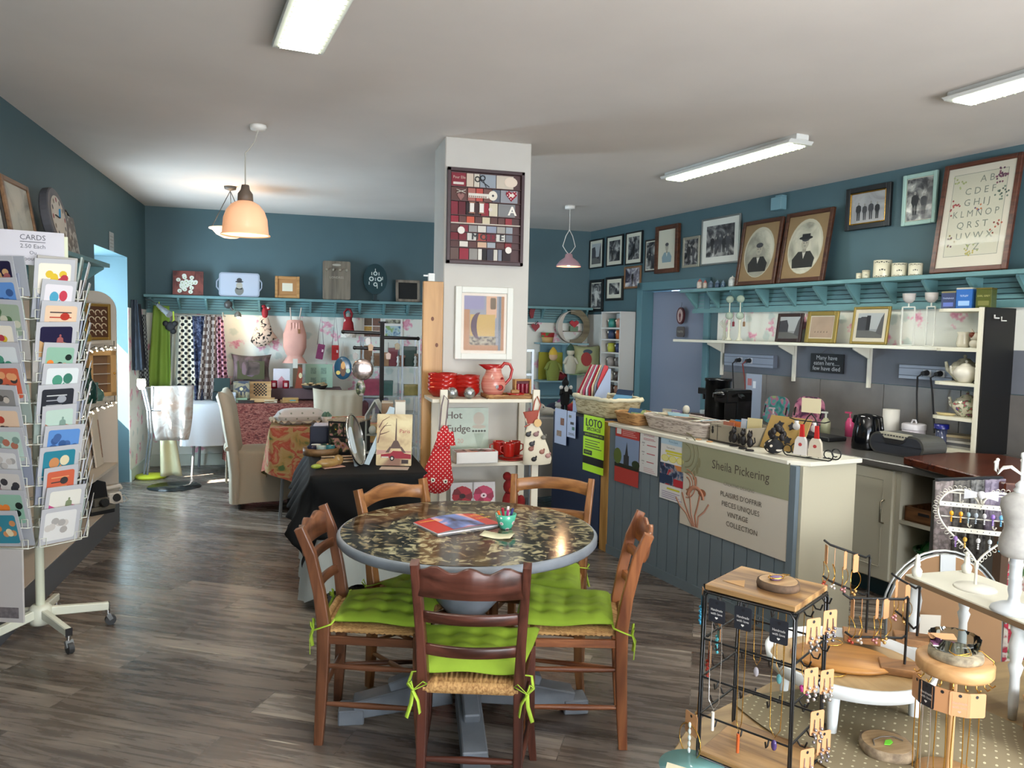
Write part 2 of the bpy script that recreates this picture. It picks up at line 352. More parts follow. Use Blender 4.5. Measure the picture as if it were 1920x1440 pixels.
# glazed side door in the left reveal: unseen boards laid out to shape the sun beams
b=B(C('#dfe9ee',.5));xd=-2.08
for q in((y0,y1,0,.93),(y0,y1,1.72,1.80),(y0,7.40,.93,1.72),(7.40,7.58,.93,1.22),(7.58,7.90,.93,1.72),(8.10,y1,.93,1.72),(y0,y0+.08,1.8,zh),(y1-.05,y1,1.8,zh),(y0,y1,zh-.05,zh)):b.box(xd,xd+.05,q[0],q[1],q[2],q[3])
o=struct(b,'door_1');g=B(pane_mat());g.box(xd+.02,xd+.026,7.39,8.11,.92,1.74);g.box(xd+.02,xd+.026,y0+.05,y1-.03,1.79,zh-.02);g.mk('pane',o)
b=B(C('#8f8a80',.8));b.box(-2.44,XL-.5,y0-.5,y1+.5,2.17,2.2);struct(b,'added_door_awning')  # unseen board outside, added to keep sun out of the door's upper glass
# pillar
PW=C('#bebab2',.6,nz=.03,sc=5)
b=B(PW);b.box(.872,1.452,5.01,5.42,0,ZC);struct(b,'wall_pillar',bev=.006)
# ================================================================ lamps
def fluor(c,d,ln,label,w=.19):
 """surface fluorescent fitting with a ribbed prismatic cover, along direction d"""
 t=T('fluorescent_light',label,'ceiling light',(c[0],c[1],ZC),math.atan2(d[1],d[0]),'fluorescent fittings on the ceiling')
 b=B(C('#cfd0cc',.5));b.box(-ln/2,ln/2,-.05,.05,-.035,0);b.prism([(-ln/2,-.035),(-ln/2+.02,-.055),(ln/2-.02,-.055),(ln/2,-.035)],-w/2,w/2)
 b.mk('housing',t,bev=.004)
 b=B(C('#f6ffe6',.4,em=9));b.box(-ln/2+.05,ln/2-.05,-w/2+.03,w/2-.03,-.064,-.0555)
 b.mk('diffuser',t)
 b=B(C('#9fa08f',.4))
 for i in range(int(ln/.05)):x=-ln/2+.07+i*.05;b.box(x,x+.004,-w/2+.02,w/2-.02,-.068,-.064)
 b.mk('louvre',t)
 l=bpy.data.lights.new('tube_light','AREA');l.shape='RECTANGLE';l.size=ln*.9;l.size_y=w*.7;l.energy=13*ln;l.color=(1,.98,.9)
 o=bpy.data.objects.new('tube_light',l);COL.objects.link(o);o.parent=t;o.location=(0,0,-.075)
a=atz(1255,345,2.72);c=atz(1505,276,2.72);fluor((a+c)/2,(c-a).normalized(),(c-a).length,'ribbed fluorescent ceiling fitting above the serving counter, nearest the portraits')
a=atz(570,82,2.72);c=atz(650,-90,2.72);fluor((a+c)/2,(c-a).normalized(),1.25,'bare bright fluorescent ceiling fitting near the shop front, left of the pillar',.22)
a=atz(1790,200,2.72);c=Vector((a.x+.05,a.y,0));d=(atz(1505,276,2.72)-atz(1255,345,2.72)).normalized()
q=atz(1788,205,2.72);d2=(atz(1920,168,2.72)-q).normalized();fluor(q+d2*.62,d2,1.25,'fluorescent ceiling fitting cut off by the right edge of the photo')
def plight(t,z,e,col=(1,.62,.32),r=.03):
 l=bpy.data.lights.new('bulb_light','POINT');l.energy=e;l.color=col;l.shadow_soft_size=r
 o=bpy.data.objects.new('bulb_light',l);COL.objects.link(o);o.parent=t;o.location=z
def dome():return[(.045,0),(.055,-.004),(.085,-.02),(.115,-.055),(.132,-.10),(.137,-.15),(.14,-.185),(.15,-.192),(.15,-.197),(.137,-.19),(.131,-.15),(.126,-.10),(.108,-.058),(.08,-.026),(.045,-.008)]
def glow(h,e,tr=.5):
 k=('glow',h,e)
 if k in _M:return _M[k]
 m,n,l,b=newmat('opal_glass');b.inputs['Base Color'].default_value=lin(h);b.inputs['Roughness'].default_value=.3
 b.inputs['Emission Color'].default_value=lin('#ffb27a');b.inputs['Emission Strength'].default_value=e;_M[k]=m;return m
p=atz(484,238,2.79);q=atY(460,375,p.y)
t=T('pendant_lamp','domed frosted glass pendant lamp with a brown cap, lit, nearest the left wall','lamp',(q.x,q.y,0))
b=B(WHITE);b.lathe([(0,0),(.05,0),(.052,-.015),(.045,-.03),(0,-.035)],c=(p.x-q.x,0,ZC));b.mk('ceiling_rose',t)
b=B(C('#b9b4a8',.6));zt=atY(460,347,q.y).z;b.tube([(p.x-q.x,0,ZC-.03),(p.x-q.x-.02,0,ZC-.10),(.02,0,ZC-.155),(0,0,ZC-.175),(0,0,zt)],.004);b.mk('cable',t)
b=B(C('#6e5f52',.5));b.lathe([(0,zt),(.022,zt),(.028,zt-.03),(.045,zt-.055),(.048,zt-.105),(.04,zt-.108),(0,zt-.1)]);b.mk('cap',t)
zs=zt-.1;b=B(glow('#f2c3a0',.42));b.lathe([(r,z*1.08)for r,z in dome()],c=(0,0,zs),n=32);b.mk('shade',t)
b=B(C('#fff1d0',em=25));b.sph((0,0,zs-.07),(.035,.035,.045));b.mk('bulb',t);plight(t,(0,0,zs-.13),10)
p=atz(434,352,2.79);q=atY(432,430,p.y)
t=T('pendant_lamp','shallow glass bowl pendant lamp on chains, lit, partly behind the domed lamp','lamp',(q.x,q.y,0))
b=B(C('#5a5650'));b.lathe([(0,0),(.055,0),(.05,-.025),(0,-.04)],c=(0,0,ZC));b.mk('ceiling_rose',t)
b=B(C('#55504a',.4,.7))
for k in range(3):
 a=R(90+120*k);b.tube([(0,0,ZC-.04),(.17*math.cos(a),.17*math.sin(a),q.z+.01)],.0035,n=5)
b.mk('chain',t)
b=B(glow('#f0d9b0',.7));b.lathe([(0,-.085),(.06,-.078),(.12,-.05),(.155,-.01),(.185,0),(.185,.008),(.155,.0),(.11,-.035),(0,-.07)],c=(0,0,q.z));b.mk('shade',t)
b=B(C('#fff1d0',em=22));b.sph((0,0,q.z-.02),.03);b.mk('bulb',t);plight(t,(0,0,q.z+.07),2.5)
p=atz(1070,388,2.79);q=atY(1066,500,p.y)
t=T('pendant_lamp','small pink metal pendant lamp on a looped wire, hanging right of the pillar','lamp',(q.x,q.y,0))
b=B(WHITE);b.lathe([(0,0),(.05,0),(.05,-.03),(0,-.035)],c=(0,0,ZC));b.mk('ceiling_rose',t)
b=B(C('#d8d4cc',.4));b.tube([(0,0,ZC-.03),(0,0,q.z+.36)],.004,n=6)
for s_ in(-1,1):b.tube([(0,0,q.z+.36),(.035*s_,0,q.z+.30),(.065*s_,0,q.z+.2),(.03*s_,0,q.z+.15),(0,0,q.z+.12)],.004,n=6)
b.mk('cable',t)
b=B(C('#b48f97',.45));b.lathe([(.02,.13),(.035,.12),(.04,.09),(.09,.055),(.12,.015),(.125,0),(.12,.002),(.088,.045),(.035,.08),(.02,.12)],c=(0,0,q.z));b.mk('shade',t)
b=B(C('#ffe2c0',em=6));b.sph((0,0,q.z+.035),.03);b.mk('bulb',t);plight(t,(0,0,q.z-.02),3)
# ================================================================ round dining table
TC=Vector((.63,2.955,0));TR_=.512
t=T('round_table','round grey pedestal table topped with a collage of black and white pictures','table',TC)
GP=C('#7d848c',.5,nz=.2,sc=10)
def collage():
 m,n,l,b=newmat('picture_collage');b.inputs['Roughness'].default_value=.12
 tc=n.new('ShaderNodeTexCoord');mp=n.new('ShaderNodeMapping');mp.inputs['Rotation'].default_value=(0,0,.35);l.new(tc.outputs['Object'],mp.inputs[0])
 v=n.new('ShaderNodeTexVoronoi');v.distance='CHEBYCHEV';v.inputs['Scale'].default_value=6.5;l.new(mp.outputs[0],v.inputs[0])
 ad=n.new('ShaderNodeVectorMath');ad.operation='MULTIPLY_ADD';ad.inputs[1].default_value=(3,3,3);l.new(v.outputs['Color'],ad.inputs[0]);l.new(mp.outputs[0],ad.inputs[2])
 t_=n.new('ShaderNodeTexNoise');t_.inputs['Scale'].default_value=17;t_.inputs['Detail'].default_value=5;t_.inputs['Distortion'].default_value=1.4;l.new(ad.outputs[0],t_.inputs[0])
 rp=n.new('ShaderNodeValToRGB');e=rp.color_ramp.elements
 e[0].position=.40;e[0].color=lin('#1d1b18');e[1].position=.66;e[1].color=lin('#b9b298')
 for p_,h in((.48,'#3b372f'),(.52,'#6d675a'),(.56,'#8e8872')):x=e.new(p_);x.color=lin(h)
 l.new(t_.outputs[0],rp.inputs[0])
 sp=n.new('ShaderNodeSeparateColor');l.new(v.outputs['Color'],sp.inputs[0])
 r2=n.new('ShaderNodeValToRGB');r2.color_ramp.elements[0].color=lin('#97806c');r2.color_ramp.elements[1].color=lin('#f6f4e4');l.new(sp.outputs[1],r2.inputs[0])
 mx=n.new('ShaderNodeMixRGB');mx.blend_type='MULTIPLY';mx.inputs[0].default_value=1;l.new(rp.outputs[0],mx.inputs[1]);l.new(r2.outputs[0],mx.inputs[2])
 l.new(mx.outputs[0],b.inputs['Base Color']);return m
b=B(GP);b.lathe([(0,.722),(.48,.722),(.505,.726),(TR_,.735),(TR_,.755),(TR_-.006,.762),(TR_-.012,.7635),(0,.7635)],n=72)
b.slab([((TR_-.014)*math.cos(i*PI/36),(TR_-.014)*math.sin(i*PI/36))for i in range(72)],.762,.7655,collage());b.mk('tabletop',t)
b=B(GP);b.lathe([(.20,.722),(.2,.70),(.07,.69),(.06,.66),(.075,.63),(.11,.60),(.125,.54),(.12,.48),(.09,.44),(.065,.42),(.10,.39),(.115,.36),(.10,.33),(.12,.30),(.13,.22),(.13,.16),(0,.16)],n=28,fn=lambda a,z:1+(.03*math.cos(14*a)if.45<z<.62 else 0));b.mk('pedestal',t)
for k in range(4):
 a=R(-97+90*k);d=Vector((math.cos(a),math.sin(a),0));b=B(GP)
 b.bar(d*.06+Vector((0,0,.12)),d*.44+Vector((0,0,.055)),.09,.11,h2=.07);b.bar(d*.09+Vector((0,0,.2)),d*.3+Vector((0,0,.125)),.06,.06)
 b.bar(d*.40+Vector((0,0,.03)),d*.5+Vector((0,0,.03)),.10,.06);b.mk('foot',t,bev=.005)
 # ================================================================ rush-seated chairs
def seat_pad(label,c,rz,seed):
 g='lime green tufted chair pads';t=T('seat_cushion',label,'cushion',c,rz,g)
 LIME=C('#8dab2c',.8,nz=.05,sc=30);r_=random.Random(seed)
 def f(u,v,s=1):
  x=(u-.5)*(.315+.115*v);y=-.15+v*.365
  e=min(1,8*min(u,1-u,v,1-v));h=math.sqrt(max(0,e))*.024
  d=0
  for i in range(1,4):
   for j in range(1,4):
    q=((u-i/4)*.4)**2+((v-j/4)*.38)**2;d+=math.exp(-q/.0006)
  for i in range(1,4):d+=.22*math.exp(-((u-i/4)*.42)**2/.0002)+.22*math.exp(-((v-i/4)*.42)**2/.0002)
  h*=1-.62*min(1,d)
  w=.004*math.sin(u*9+seed)+.004*math.cos(v*8+seed)
  return(x,y,(h+.018+w)if s>0 else(.018-h*.5+w*.5))
 b=B(LIME);b.grid(lambda u,v:f(u,v),36,36);b.grid(lambda u,v:f(1-u,v,-1),36,36);b.mk('pad',t)
 for sx in(-1,1):
  b=B(C('#a4c43a',.7));x=.165*sx;y=-.165
  b.sweep([(x-.025*sx,y+.02,.015),(x+.025*sx,y+.015,.012),(x+.03*sx,y-.035,-.005),(x+.012*sx,y-.05,-.015)],[(-.005,-.001),(.005,-.001),(.005,.001),(-.005,.001)])
  for(dx,dz,k)in((.04,.03,1),(-.035,.03,1)):
   b.sweep([(x+.012*sx,y-.052,-.015),(x+dx*.5,y-.06,dz*.6),(x+dx*.8,y-.058,dz*.3),(x+.012*sx,y-.055,-.015)],[(-.004,-.001),(.004,-.001),(.004,.001),(-.004,.001)])
  for(dx,dz)in((.03*sx,-.10),(-.012*sx,-.085)):
   b.sweep([(x+.012*sx,y-.054,-.015),(x+dx*.5,y-.065,dz*.5),(x+dx,y-.06,dz)],[(-.006,-.001),(.006,-.001),(.006,.001),(-.006,.001)])
  b.mk('tie',t)
def chair(label,o,rz,cols,shape=0,pad=None,hb=.86,kx=1):
 w1,w2=cols;WD=lambda ax:wood(w1,w2,7,ax,.35)
 t=T('rush_seat_chair',label,'chair',(o[0],o[1],0),rz,'wooden chairs around the round table');t.scale=(kx,1,1)
 zs=.44
 for sx in(-1,1):
  b=B(WD(2))
  P=[(.172*sx,-.185,0),(.170*sx,-.178,.12),(.168*sx,-.17,.3),(.168*sx,-.168,.46),(.172*sx,-.185,.58),(.180*sx,-.215,.72),(.188*sx,-.255,hb)]
  b.sweep(P,[(-.017,-.021),(.017,-.021),(.017,.021),(-.017,.021)],sm=False,upv=(0,1,0),scl=[.8,.95,1.05,1.15,1,.95,.85]);b.mk('rear_leg',t,bev=.005,seg=2)
  b=B(WD(2));b.sweep([(.213*sx+.012*sx,.20,0),(.208*sx,.19,.14),(.205*sx,.186,.28),(.205*sx,.185,.435)],[(-.019,-.019),(.019,-.019),(.019,.019),(-.019,.019)],sm=False,upv=(0,1,0),scl=[.75,.95,1.05,1]);b.mk('front_leg',t,bev=.004,seg=2)
  # top rail
 b=B(WD(0));N=16
 def rail(zc,hh,yc,wv,x0=.165,arch=0,name='back_slat',curve=.03):
  b=B(WD(0));vs=[];fs=[]
  for i in range(N+1):
   u=i/N*2-1;x=u*x0;y=yc-curve*(1-u*u);top=zc+hh/2+wv(u);bot=zc-hh/2+arch*(1-u*u)
   ly=-.28*(top-bot)*.5
   vs+=[(x,y+.009-ly*0,bot),(x,y-.009,bot),(x,y-.009+ly,top),(x,y+.009+ly,top)]
  for i in range(N):
   for j in range(4):fs.append((4*i+j,4*i+(j+1)%4,4*(i+1)+(j+1)%4,4*(i+1)+j))
  fs+=[(0,3,2,1),(4*N,4*N+1,4*N+2,4*N+3)];b.add(vs,fs,None,True);b.mk(name,t,bev=.002)
 if shape==0:
  rail(hb-.06,.095,-.235,lambda u:.010*math.cos(u*9.4)-.004,.178,0,'top_rail');rail(.675,.034,-.205,lambda u:0,.17);rail(.565,.034,-.185,lambda u:0,.165)
 elif shape==1:
  rail(hb-.055,.07,-.235,lambda u:.022*max(0,math.cos(u*PI*.62))**1.5-.004,.178,.022,'top_rail',.045);rail(.69,.04,-.205,lambda u:0,.17);rail(.58,.035,-.185,lambda u:0,.165)
 else:
  rail(hb-.05,.06,-.235,lambda u:.012*(1-u*u),.178,.018,'top_rail',.045);rail(.69,.04,-.205,lambda u:0,.17);rail(.58,.035,-.185,lambda u:0,.165)
 RU=wood('#c29a62','#8a6236',26,1,.8)
 b=B(RU)
 def su(u,v):x=(u-.5)*(.33+.07*v);y=-.175+v*.365;e=min(1,10*min(u,1-u,v,1-v));return(x,y,zs-.012+.022*math.sqrt(e)+.003*math.sin(u*120)*(1 if abs(v-.5)>abs(u-.5)else 0)+.003*math.sin(v*120)*(1 if abs(v-.5)<=abs(u-.5)else 0))
 b.grid(su,60,50);b.grid(lambda u,v:((.5-u)*(.33+.07*v),-.175+v*.365,zs-.012-.012*math.sqrt(min(1,10*min(u,1-u,v,1-v)))),20,20)
 b.sweep([(-.165,-.178,zs-.004),(.165,-.178,zs-.004)],[(.016*math.cos(a*PI/4),.019*math.sin(a*PI/4))for a in range(8)]);b.sweep([(-.2,.188,zs-.002),(.2,.188,zs-.002)],[(.016*math.cos(a*PI/4),.019*math.sin(a*PI/4))for a in range(8)])
 b.mk('rush_seat',t)
 for sx in(-1,1):
  b=B(WD(1));b.bar((.17*sx,-.17,.40),(.203*sx,.185,.40),.016,.03);b.mk('seat_rail',t,bev=.002)
  for z,k in((.30,.8),(.155,1)):
   b=B(WD(1));b.tube([(.169*sx,-.172,z),(.188*sx,0,z),(.206*sx,.186,z)],[.008,.012,.008]);b.mk('side_stretcher',t)
 for y,z,x in((.187,.27,.205),(-.173,.20,.168)):
  b=B(WD(0));b.tube([(-x,y,z),(0,y,z),(x,y,z)],[.008,.012,.008]);b.mk('cross_stretcher',t)
 b=B(WD(0));b.bar((-.2,.19,.40),(.2,.19,.40),.016,.03,upv=(0,0,1));b.mk('front_rail',t,bev=.002)
 d=Vector((-math.sin(rz),math.cos(rz),0))
 seat_pad(pad,Vector((o[0],o[1],.452))+d*(.012),rz,hash(round(rz*10))%7)
BR1=('#5d3428','#35190f');BR2=('#7a4e34','#4c2c1a');BR3=('#99683c','#6d4424')
chair('dark brown ladder-back chair at the front of the table, its back to the camera',(.555,2.45),R(-17),BR1,0,'lime green tufted pad on the dark front chair, ties hanging by its back posts',.855,.90)
chair('brown rush-seated chair at the left side of the round table',(.275,2.98),R(-104),BR2,0,'lime green tufted pad on the chair left of the table',.82)
chair('reddish brown rush-seated chair at the right side of the round table',(1.04,2.80),R(70),('#a5683f','#6f3d22'),0,'lime green tufted pad on the chair right of the table',.82)
chair('light brown chair behind the table, in front of the black draped table',(.52,3.23),R(-146),BR3,1,'lime green pad on the chair behind the table, left of the pedestal',.855)
chair('light brown chair behind the table with a plain curved rail, by the navy panel',(1.03,3.25),R(152),BR3,2,'lime green pad on the chair behind the table, right of the pedestal',.86)
# things on the table
ZT=.766
p=atz(858,984,ZT);t=T('magazine','red-bordered magazine with a sunset photo, open flat on the collage table','magazine',p,R(20))
b=B(C('#e9e7ea',.4))
b.grid(lambda u,v:((u-.5)*.30,(v-.5)*.20,.002+.012*abs(math.sin(u*PI))*(.6+.4*v)*1+.004),16,4);b.box(-.148,.148,-.099,.099,0,.005);b.mk('pages',t)
b=B(C('#b8352f',.35));gz=lambda u,v:.0075+.012*abs(math.sin(u*PI))*(.6+.4*v)
b.grid(lambda u,v:((u-.5)*.296,(v-.5)*.196,gz(u,v)+.0),16,6)
b.grid(lambda u,v:(-.075+u*.15,-.095+v*.19,gz(.25+u*.5,v)+.001),12,6,blotch([(.35,'#2a2430'),(.5,'#6c84c0'),(.6,'#d8a0a0'),(.7,'#e88a6a')],7,.35,2))
b.at((0,0,0),rx=-PI/2);b.text('LA CREUSE',.028,.11,.03,-.0205,C('#e9c53a'),.07);b.text('CREUSE',.024,.11,-.02,-.0205,C('#e9c53a'),.07);b.text('Destination',.024,-.108,.05,-.018,C('#e9c53a'),.08);b.mk('cover',t)
p=atz(948,990,ZT);t=T('bowl','small green bowl with pink and white dots holding felt pens on the round table','bowl',p)
b=B(blotch([(0,'#d98aa0'),(.2,'#e9e6da'),(.36,'#4fae90')],42,.35,.2,kind='dots'));b.lathe([(0,0),(.022,0),(.026,.006),(.036,.03),(.043,.058),(.040,.059),(.032,.03),(.02,.008),(0,.008)],n=28);b.mk('body',t)
for i,(c_,dx,dy)in enumerate((('#e2661f',-.02,.0),('#7a2450',-.006,.01),('#b23070',.002,-.01),('#2a2e68',.018,0),('#d8cfc8',.01,.012),('#9e2238',-.012,-.01))):
 b=B(C(c_,.4));b.rod((dx*.5,dy*.5,.01),(dx*1.6,dy*2,.07+.003*i),.0055);one(b,'felt_pen','felt pen with a %s cap in the dotted bowl'%('orange','plum','magenta','navy','pale','dark red')[i],'pen',p,group='felt pens in the dotted bowl')
p=atz(932,1006,ZT);b=B(C('#c9c4a4',.5));b.at((0,0,0),rz=-.5);b.grid(lambda u,v:((u-.5)*.12,(v-.5)*.075,.001+.018*abs(u-.55)**1.2),8,2);one(b,'leaflet','folded cream leaflet below the dotted bowl on the round table','leaflet',p,solid=.001)
# ================================================================ shared builders
def onY(x0,x1,y0,y1,Y):
 xm,ym=(x0+x1)/2,(y0+y1)/2;return atY(x0,ym,Y).x,atY(x1,ym,Y).x,atY(xm,y1,Y).z,atY(xm,y0,Y).z
def slat_shelf(label,o,rz,L,zt,dep=.18,drop=.2,nb=9,ends=0):
 """painted shelf board on brackets over a slatted apron; local x along, wall at y=0"""
 t=T('bracket_shelf',label,'shelf',o,rz)
 b=B(TEALP);b.box(0,L,-dep,0,zt-.03,zt);b.mk('shelf_board',t,bev=.003)
 b=B(TEALP);k=5
 for i in range(k):z=zt-.032-(drop-.04)*(i+1)/k;b.box(0.01,L-.01,-.012,-.0045,z+.004,z+(drop-.04)/k-.003)
 b.box(.0,L,-.022,-.0045,zt-drop-.012,zt-drop+.026);b.mk('slat_apron',t)
 for i in range(nb):
  x=.06+(L-.12)*i/(nb-1);b=B(TEALP)
  b.at((x,0,0),rz=PI/2);b.prism([(-dep+.03,zt-.031),(-dep+.03,zt-.045),(-.022,zt-drop+.03),(-.013,zt-drop+.03),(-.013,zt-.031)][::-1],-.011,.011);b.mk('bracket',t)
 return t
def frame_parts(t,w,h,fw_,d,fm,mw_=0,mm=None,pm=None,art=None,glass=True,rim=None,bot=0):
 b=B(fm);y0,y1=-d,0
 for q in((-w/2,-w/2+fw_,0,h),(w/2-fw_,w/2,0,h),(-w/2+fw_,w/2-fw_,0,fw_),(-w/2+fw_,w/2-fw_,h-fw_,h)):b.box(q[0],q[1],y0,y1,q[2],q[3])
 if rim:
  for q in((-w/2+fw_,-w/2+fw_*1.25,fw_,h-fw_),(w/2-fw_*1.25,w/2-fw_,fw_,h-fw_),(-w/2+fw_,w/2-fw_,fw_,fw_*1.25),(-w/2+fw_,w/2-fw_,h-fw_*1.25,h-fw_)):b.box(q[0],q[1],y0*.9,y0*.4,q[2],q[3],rim)
 b.mk('frame',t,bev=min(.004,fw_*.2));yi=-d*.55
 if mw_:b=B(mm);b.box(-w/2+fw_*.9,w/2-fw_*.9,yi,-.001,fw_*.9,h-fw_*.9);b.mk('mount',t)
 x1,z0,z1=w/2-fw_-mw_,fw_+mw_+bot,h-fw_-mw_
 b=B(pm);b.rect(-x1,x1,z0,z1,yi-.001)
 if art:art(b,x1,z0,z1,yi-.0015)
 b.mk('picture',t)
 if glass:g=B(pane_mat());g.rect(-w/2+fw_,w/2-fw_,fw_,h-fw_,-d*.8);g.mk('glass',t)
def person(b,x,z,h,y,m1,m2=None,wd=1):
 w=h*wd
 b.flat([(x-.09*w,z),(x-.015*w,z),(x-.005*w,z+.42*h),(x-.11*w,z+.46*h)],y,m1);b.flat([(x+.02*w,z),(x+.09*w,z),(x+.11*w,z+.46*h),(x+.005*w,z+.42*h)],y,m1)
 b.flat([(x-.11*w,z+.40*h),(x+.11*w,z+.40*h),(x+.17*w,z+.52*h),(x+.15*w,z+.74*h),(x+.05*h,z+.81*h),(x-.05*h,z+.81*h),(x-.15*w,z+.74*h),(x-.17*w,z+.52*h)],y-.0001,m1)
 b.ell(x,z+.88*h,.055*h,.075*h,y-.0004,m2 or m1)
D0,D1,D2,D3=C('#17171a'),C('#3a3a3d'),C('#77766f'),C('#c4c1b4')
def hang(b,x0,x1,z0,z1,y,k=4,amp=.02,m=None,x0b=None,x1b=None,thick=0,ph=0):
 x0b=x0 if x0b is None else x0b;x1b=x1 if x1b is None else x1b
 return b.grid(lambda u,v:((x0b*(1-u)+x1b*u)*(1-v)+(x0*(1-u)+x1*u)*v,y-amp*(1+math.sin(u*k*2*PI+ph))*(.35+.65*(1-v)),z0+(z1-z0)*v),int(k*10),10,m)
def drape(b,x0,x1,y0,y1,zt,zb,m=None,amp=.025,fl=.03,per=.16,hem=0,rnd_=0):
 """table cloth: flat top and a rippling skirt"""
 b.grid(lambda u,v:(x0+(x1-x0)*u,y0+(y1-y0)*v,zt+.0015*math.sin(19*u)*math.cos(17*v)),14,8,m)
 P=[];st_=.03
 def side(ax,ay,bx,by,nx,ny):
  L=math.hypot(bx-ax,by-ay);n=max(4,int(L/st_))
  for i in range(n):P.append((ax+(bx-ax)*i/n,ay+(by-ay)*i/n,nx,ny))
 side(x0,y0,x1,y0,0,-1);side(x1,y0,x1,y1,1,0);side(x1,y1,x0,y1,0,1);side(x0,y1,x0,y0,-1,0)
 n=len(P);K=8;vs=[];arc=0
 for i,(x,y,nx,ny)in enumerate(P):
  for k in range(K+1):
   f=k/K;w=(math.sin(i*st_*2*PI/per+math.sin(i*.31)*1.5))*amp*f**.8+fl*f+(.006 if k else 0)
   cx=.0
   vs.append((x+nx*w,y+ny*w,zt-(zt-zb-hem*(math.sin(i*.17+rnd_)))*f))
 fs=[(i*(K+1)+k,i*(K+1)+k+1,((i+1)%n)*(K+1)+k+1,((i+1)%n)*(K+1)+k)for i in range(n)for k in range(K)]
 return b.add(vs,fs,m,True)
def cushion(b,w,h,d,m=None,n=14,pinch=.12):
 """pillow in the local xz plane, centre at origin, thickness d"""
 for s_ in(1,-1):
  def f(u,v):
   a,c=2*u-1,2*v-1;k=max(0,(1-a**4))*max(0,(1-c**4));pin=1-pinch*(1-abs(a)**2)*(abs(c)**3)*0
   return(a*w/2*(1-pinch*(1-c*c)*abs(a)),-s_*d/2*k**.5,c*h/2*(1-pinch*(1-a*a)*abs(c)))
  b.grid(f if s_>0 else(lambda u,v:f(1-u,v)),n,n,m)
 return b
def cup(b,c,r,h,m=None,hd=0,open_=True,n=20):
 b.lathe([(0,0),(r*.8,0),(r*.9,h*.1),(r,h*.9),(r,h),(r*.92,h),(r*.85,h*.12),(0,h*.1)]if open_ else[(0,0),(r,0),(r,h),(0,h)],m,c,n)
 if hd is not None and hd is not False:
  a=hd;q=Vector((math.cos(a),math.sin(a),0));C0=Vector(c)
  b.tube([C0+q*r*.95+Vector((0,0,h*.8)),C0+q*(r*1.45)+Vector((0,0,h*.75)),C0+q*(r*1.5)+Vector((0,0,h*.4)),C0+q*r*.9+Vector((0,0,h*.22))],r*.12,m,6)
 return b
 # ================================================================ back wall
slat_shelf('long teal bracket shelf with slatted apron along the back wall',(XL+.01,YB-.004,0),0,5.03,1.86,.18,.18,19)
ZB=1.862;YS=8.92;LEAN=-R(8)
def leanT(name,label,cat,x0,x1,y0,y1,**k):
 a,c,z0,z1=onY(x0,x1,y0,y1,YS);t=T(name,label,cat,((a+c)/2,YS-.035,ZB),0,rx=LEAN,**k);return t,c-a,z1-z0
t,w,h=leanT('picture_canvas','canvas print of white flowers on dark red, standing on the back shelf','picture',325,382,501,546)
b=B(blotch([(.35,'#4a201c'),(.6,'#7d3e34')],9));b.box(-w/2,w/2,-.025,0,0,h)
for i in range(22):
 a=rnd.uniform(0,2*PI);q=rnd.uniform(0,1)**.6;x=q*math.cos(a)*w*.40;z=h*.45+q*math.sin(a)*h*.42;b.ell(x,z,w*.075,w*.07,-.026-i*.0002,C('#d9ddd0'));b.ell(x,z-.004,w*.02,w*.02,-.0262-i*.0002,C('#8ea06a'))
b.mk('canvas',t)
t,w,h=leanT('serving_tray','pale grey tray printed with an animal in a bowler hat, on the back shelf','tray',411,487,508,553)
b=B(C('#9aa3b2',.35));b.prism(rrect(-w/2,w/2,0,h,.03),-.015,0);b.prism(rrect(-w/2+.015,w/2-.015,.015,h-.015,.02),-.017,-.014,C('#b0b8c6',.3))
for s_ in(-1,1):b.tube([(s_*w*.49,-.008,h*.25),(s_*w*.555,-.008,h*.38),(s_*w*.555,-.008,h*.62),(s_*w*.49,-.008,h*.75)],.008)
b.mk('tray_body',t)
b=B(D1);b.ell(0,h*.25,w*.11,h*.2,-.018,D2);b.ell(0,h*.47,w*.08,h*.14,-.0185,C('#a9a294'));b.ell(0,h*.62,w*.1,h*.04,-.019);b.ell(0,h*.69,w*.065,h*.09,-.019);b.flat([(-.03,h*.36),(.03,h*.3),(.03,h*.36),(-.03,h*.3)],-.0195,D0);b.mk('print',t)
t,w,h=leanT('framed_tile','square light wooden frame around a small white tile, on the back shelf','frame',516,562,517,558)
frame_parts(t,w,h,w*.12,.03,wood('#b98a55','#94683a',8,0),w*.17,C('#a87847',.6),C('#d8d2bd'),glass=False)
t,w,h=leanT('wall_board','tall grey-brown wooden board with four pegs and faded lettering, on the back shelf','board',605,657,489,562)
b=B(wood('#7d7263','#5f564a',6,2,.7));b.prism(rrect(-w/2,w/2,0,h,.02),-.02,0)
b.text('LONDRES',.035,0,h*.57,-.021,C('#a59f90'),w*.6);b.ell(0,h*.9,w*.16,h*.03,-.021,C('#a59f90'))
b.mk('panel',t)
for i in range(4):b=B(C('#9b9280'));b.rod((-w*.36+i*w*.24,-.02,h*.76),(-w*.36+i*w*.24,-.045,h*.765),.012);b.mk('peg',t)
c=atY(703.6,523.4,YS);rx_=21*YS/1443*1.02;t=T('oval_dish','dark green oval dish with white circles and dashes on a stand, back shelf','dish',(c.x,YS-.035,ZB),rx=LEAN)
b=B(C('#10343a',.3));hz=c.z-ZB;b.prism([(rx_*math.cos(i*PI/16),hz+rx_*1.32*math.sin(i*PI/16))for i in range(32)],-.02,0)
WW=C('#c9d2cc')
for x,z,r_ in((-.045,0,.027),(.045,0,.027),(0,.062,.024),(0,-.062,.024)):b.ell(x,hz+z,r_,r_,-.021,WW);b.ell(x,hz+z,r_*.55,r_*.55,-.0215,C('#20484c'))
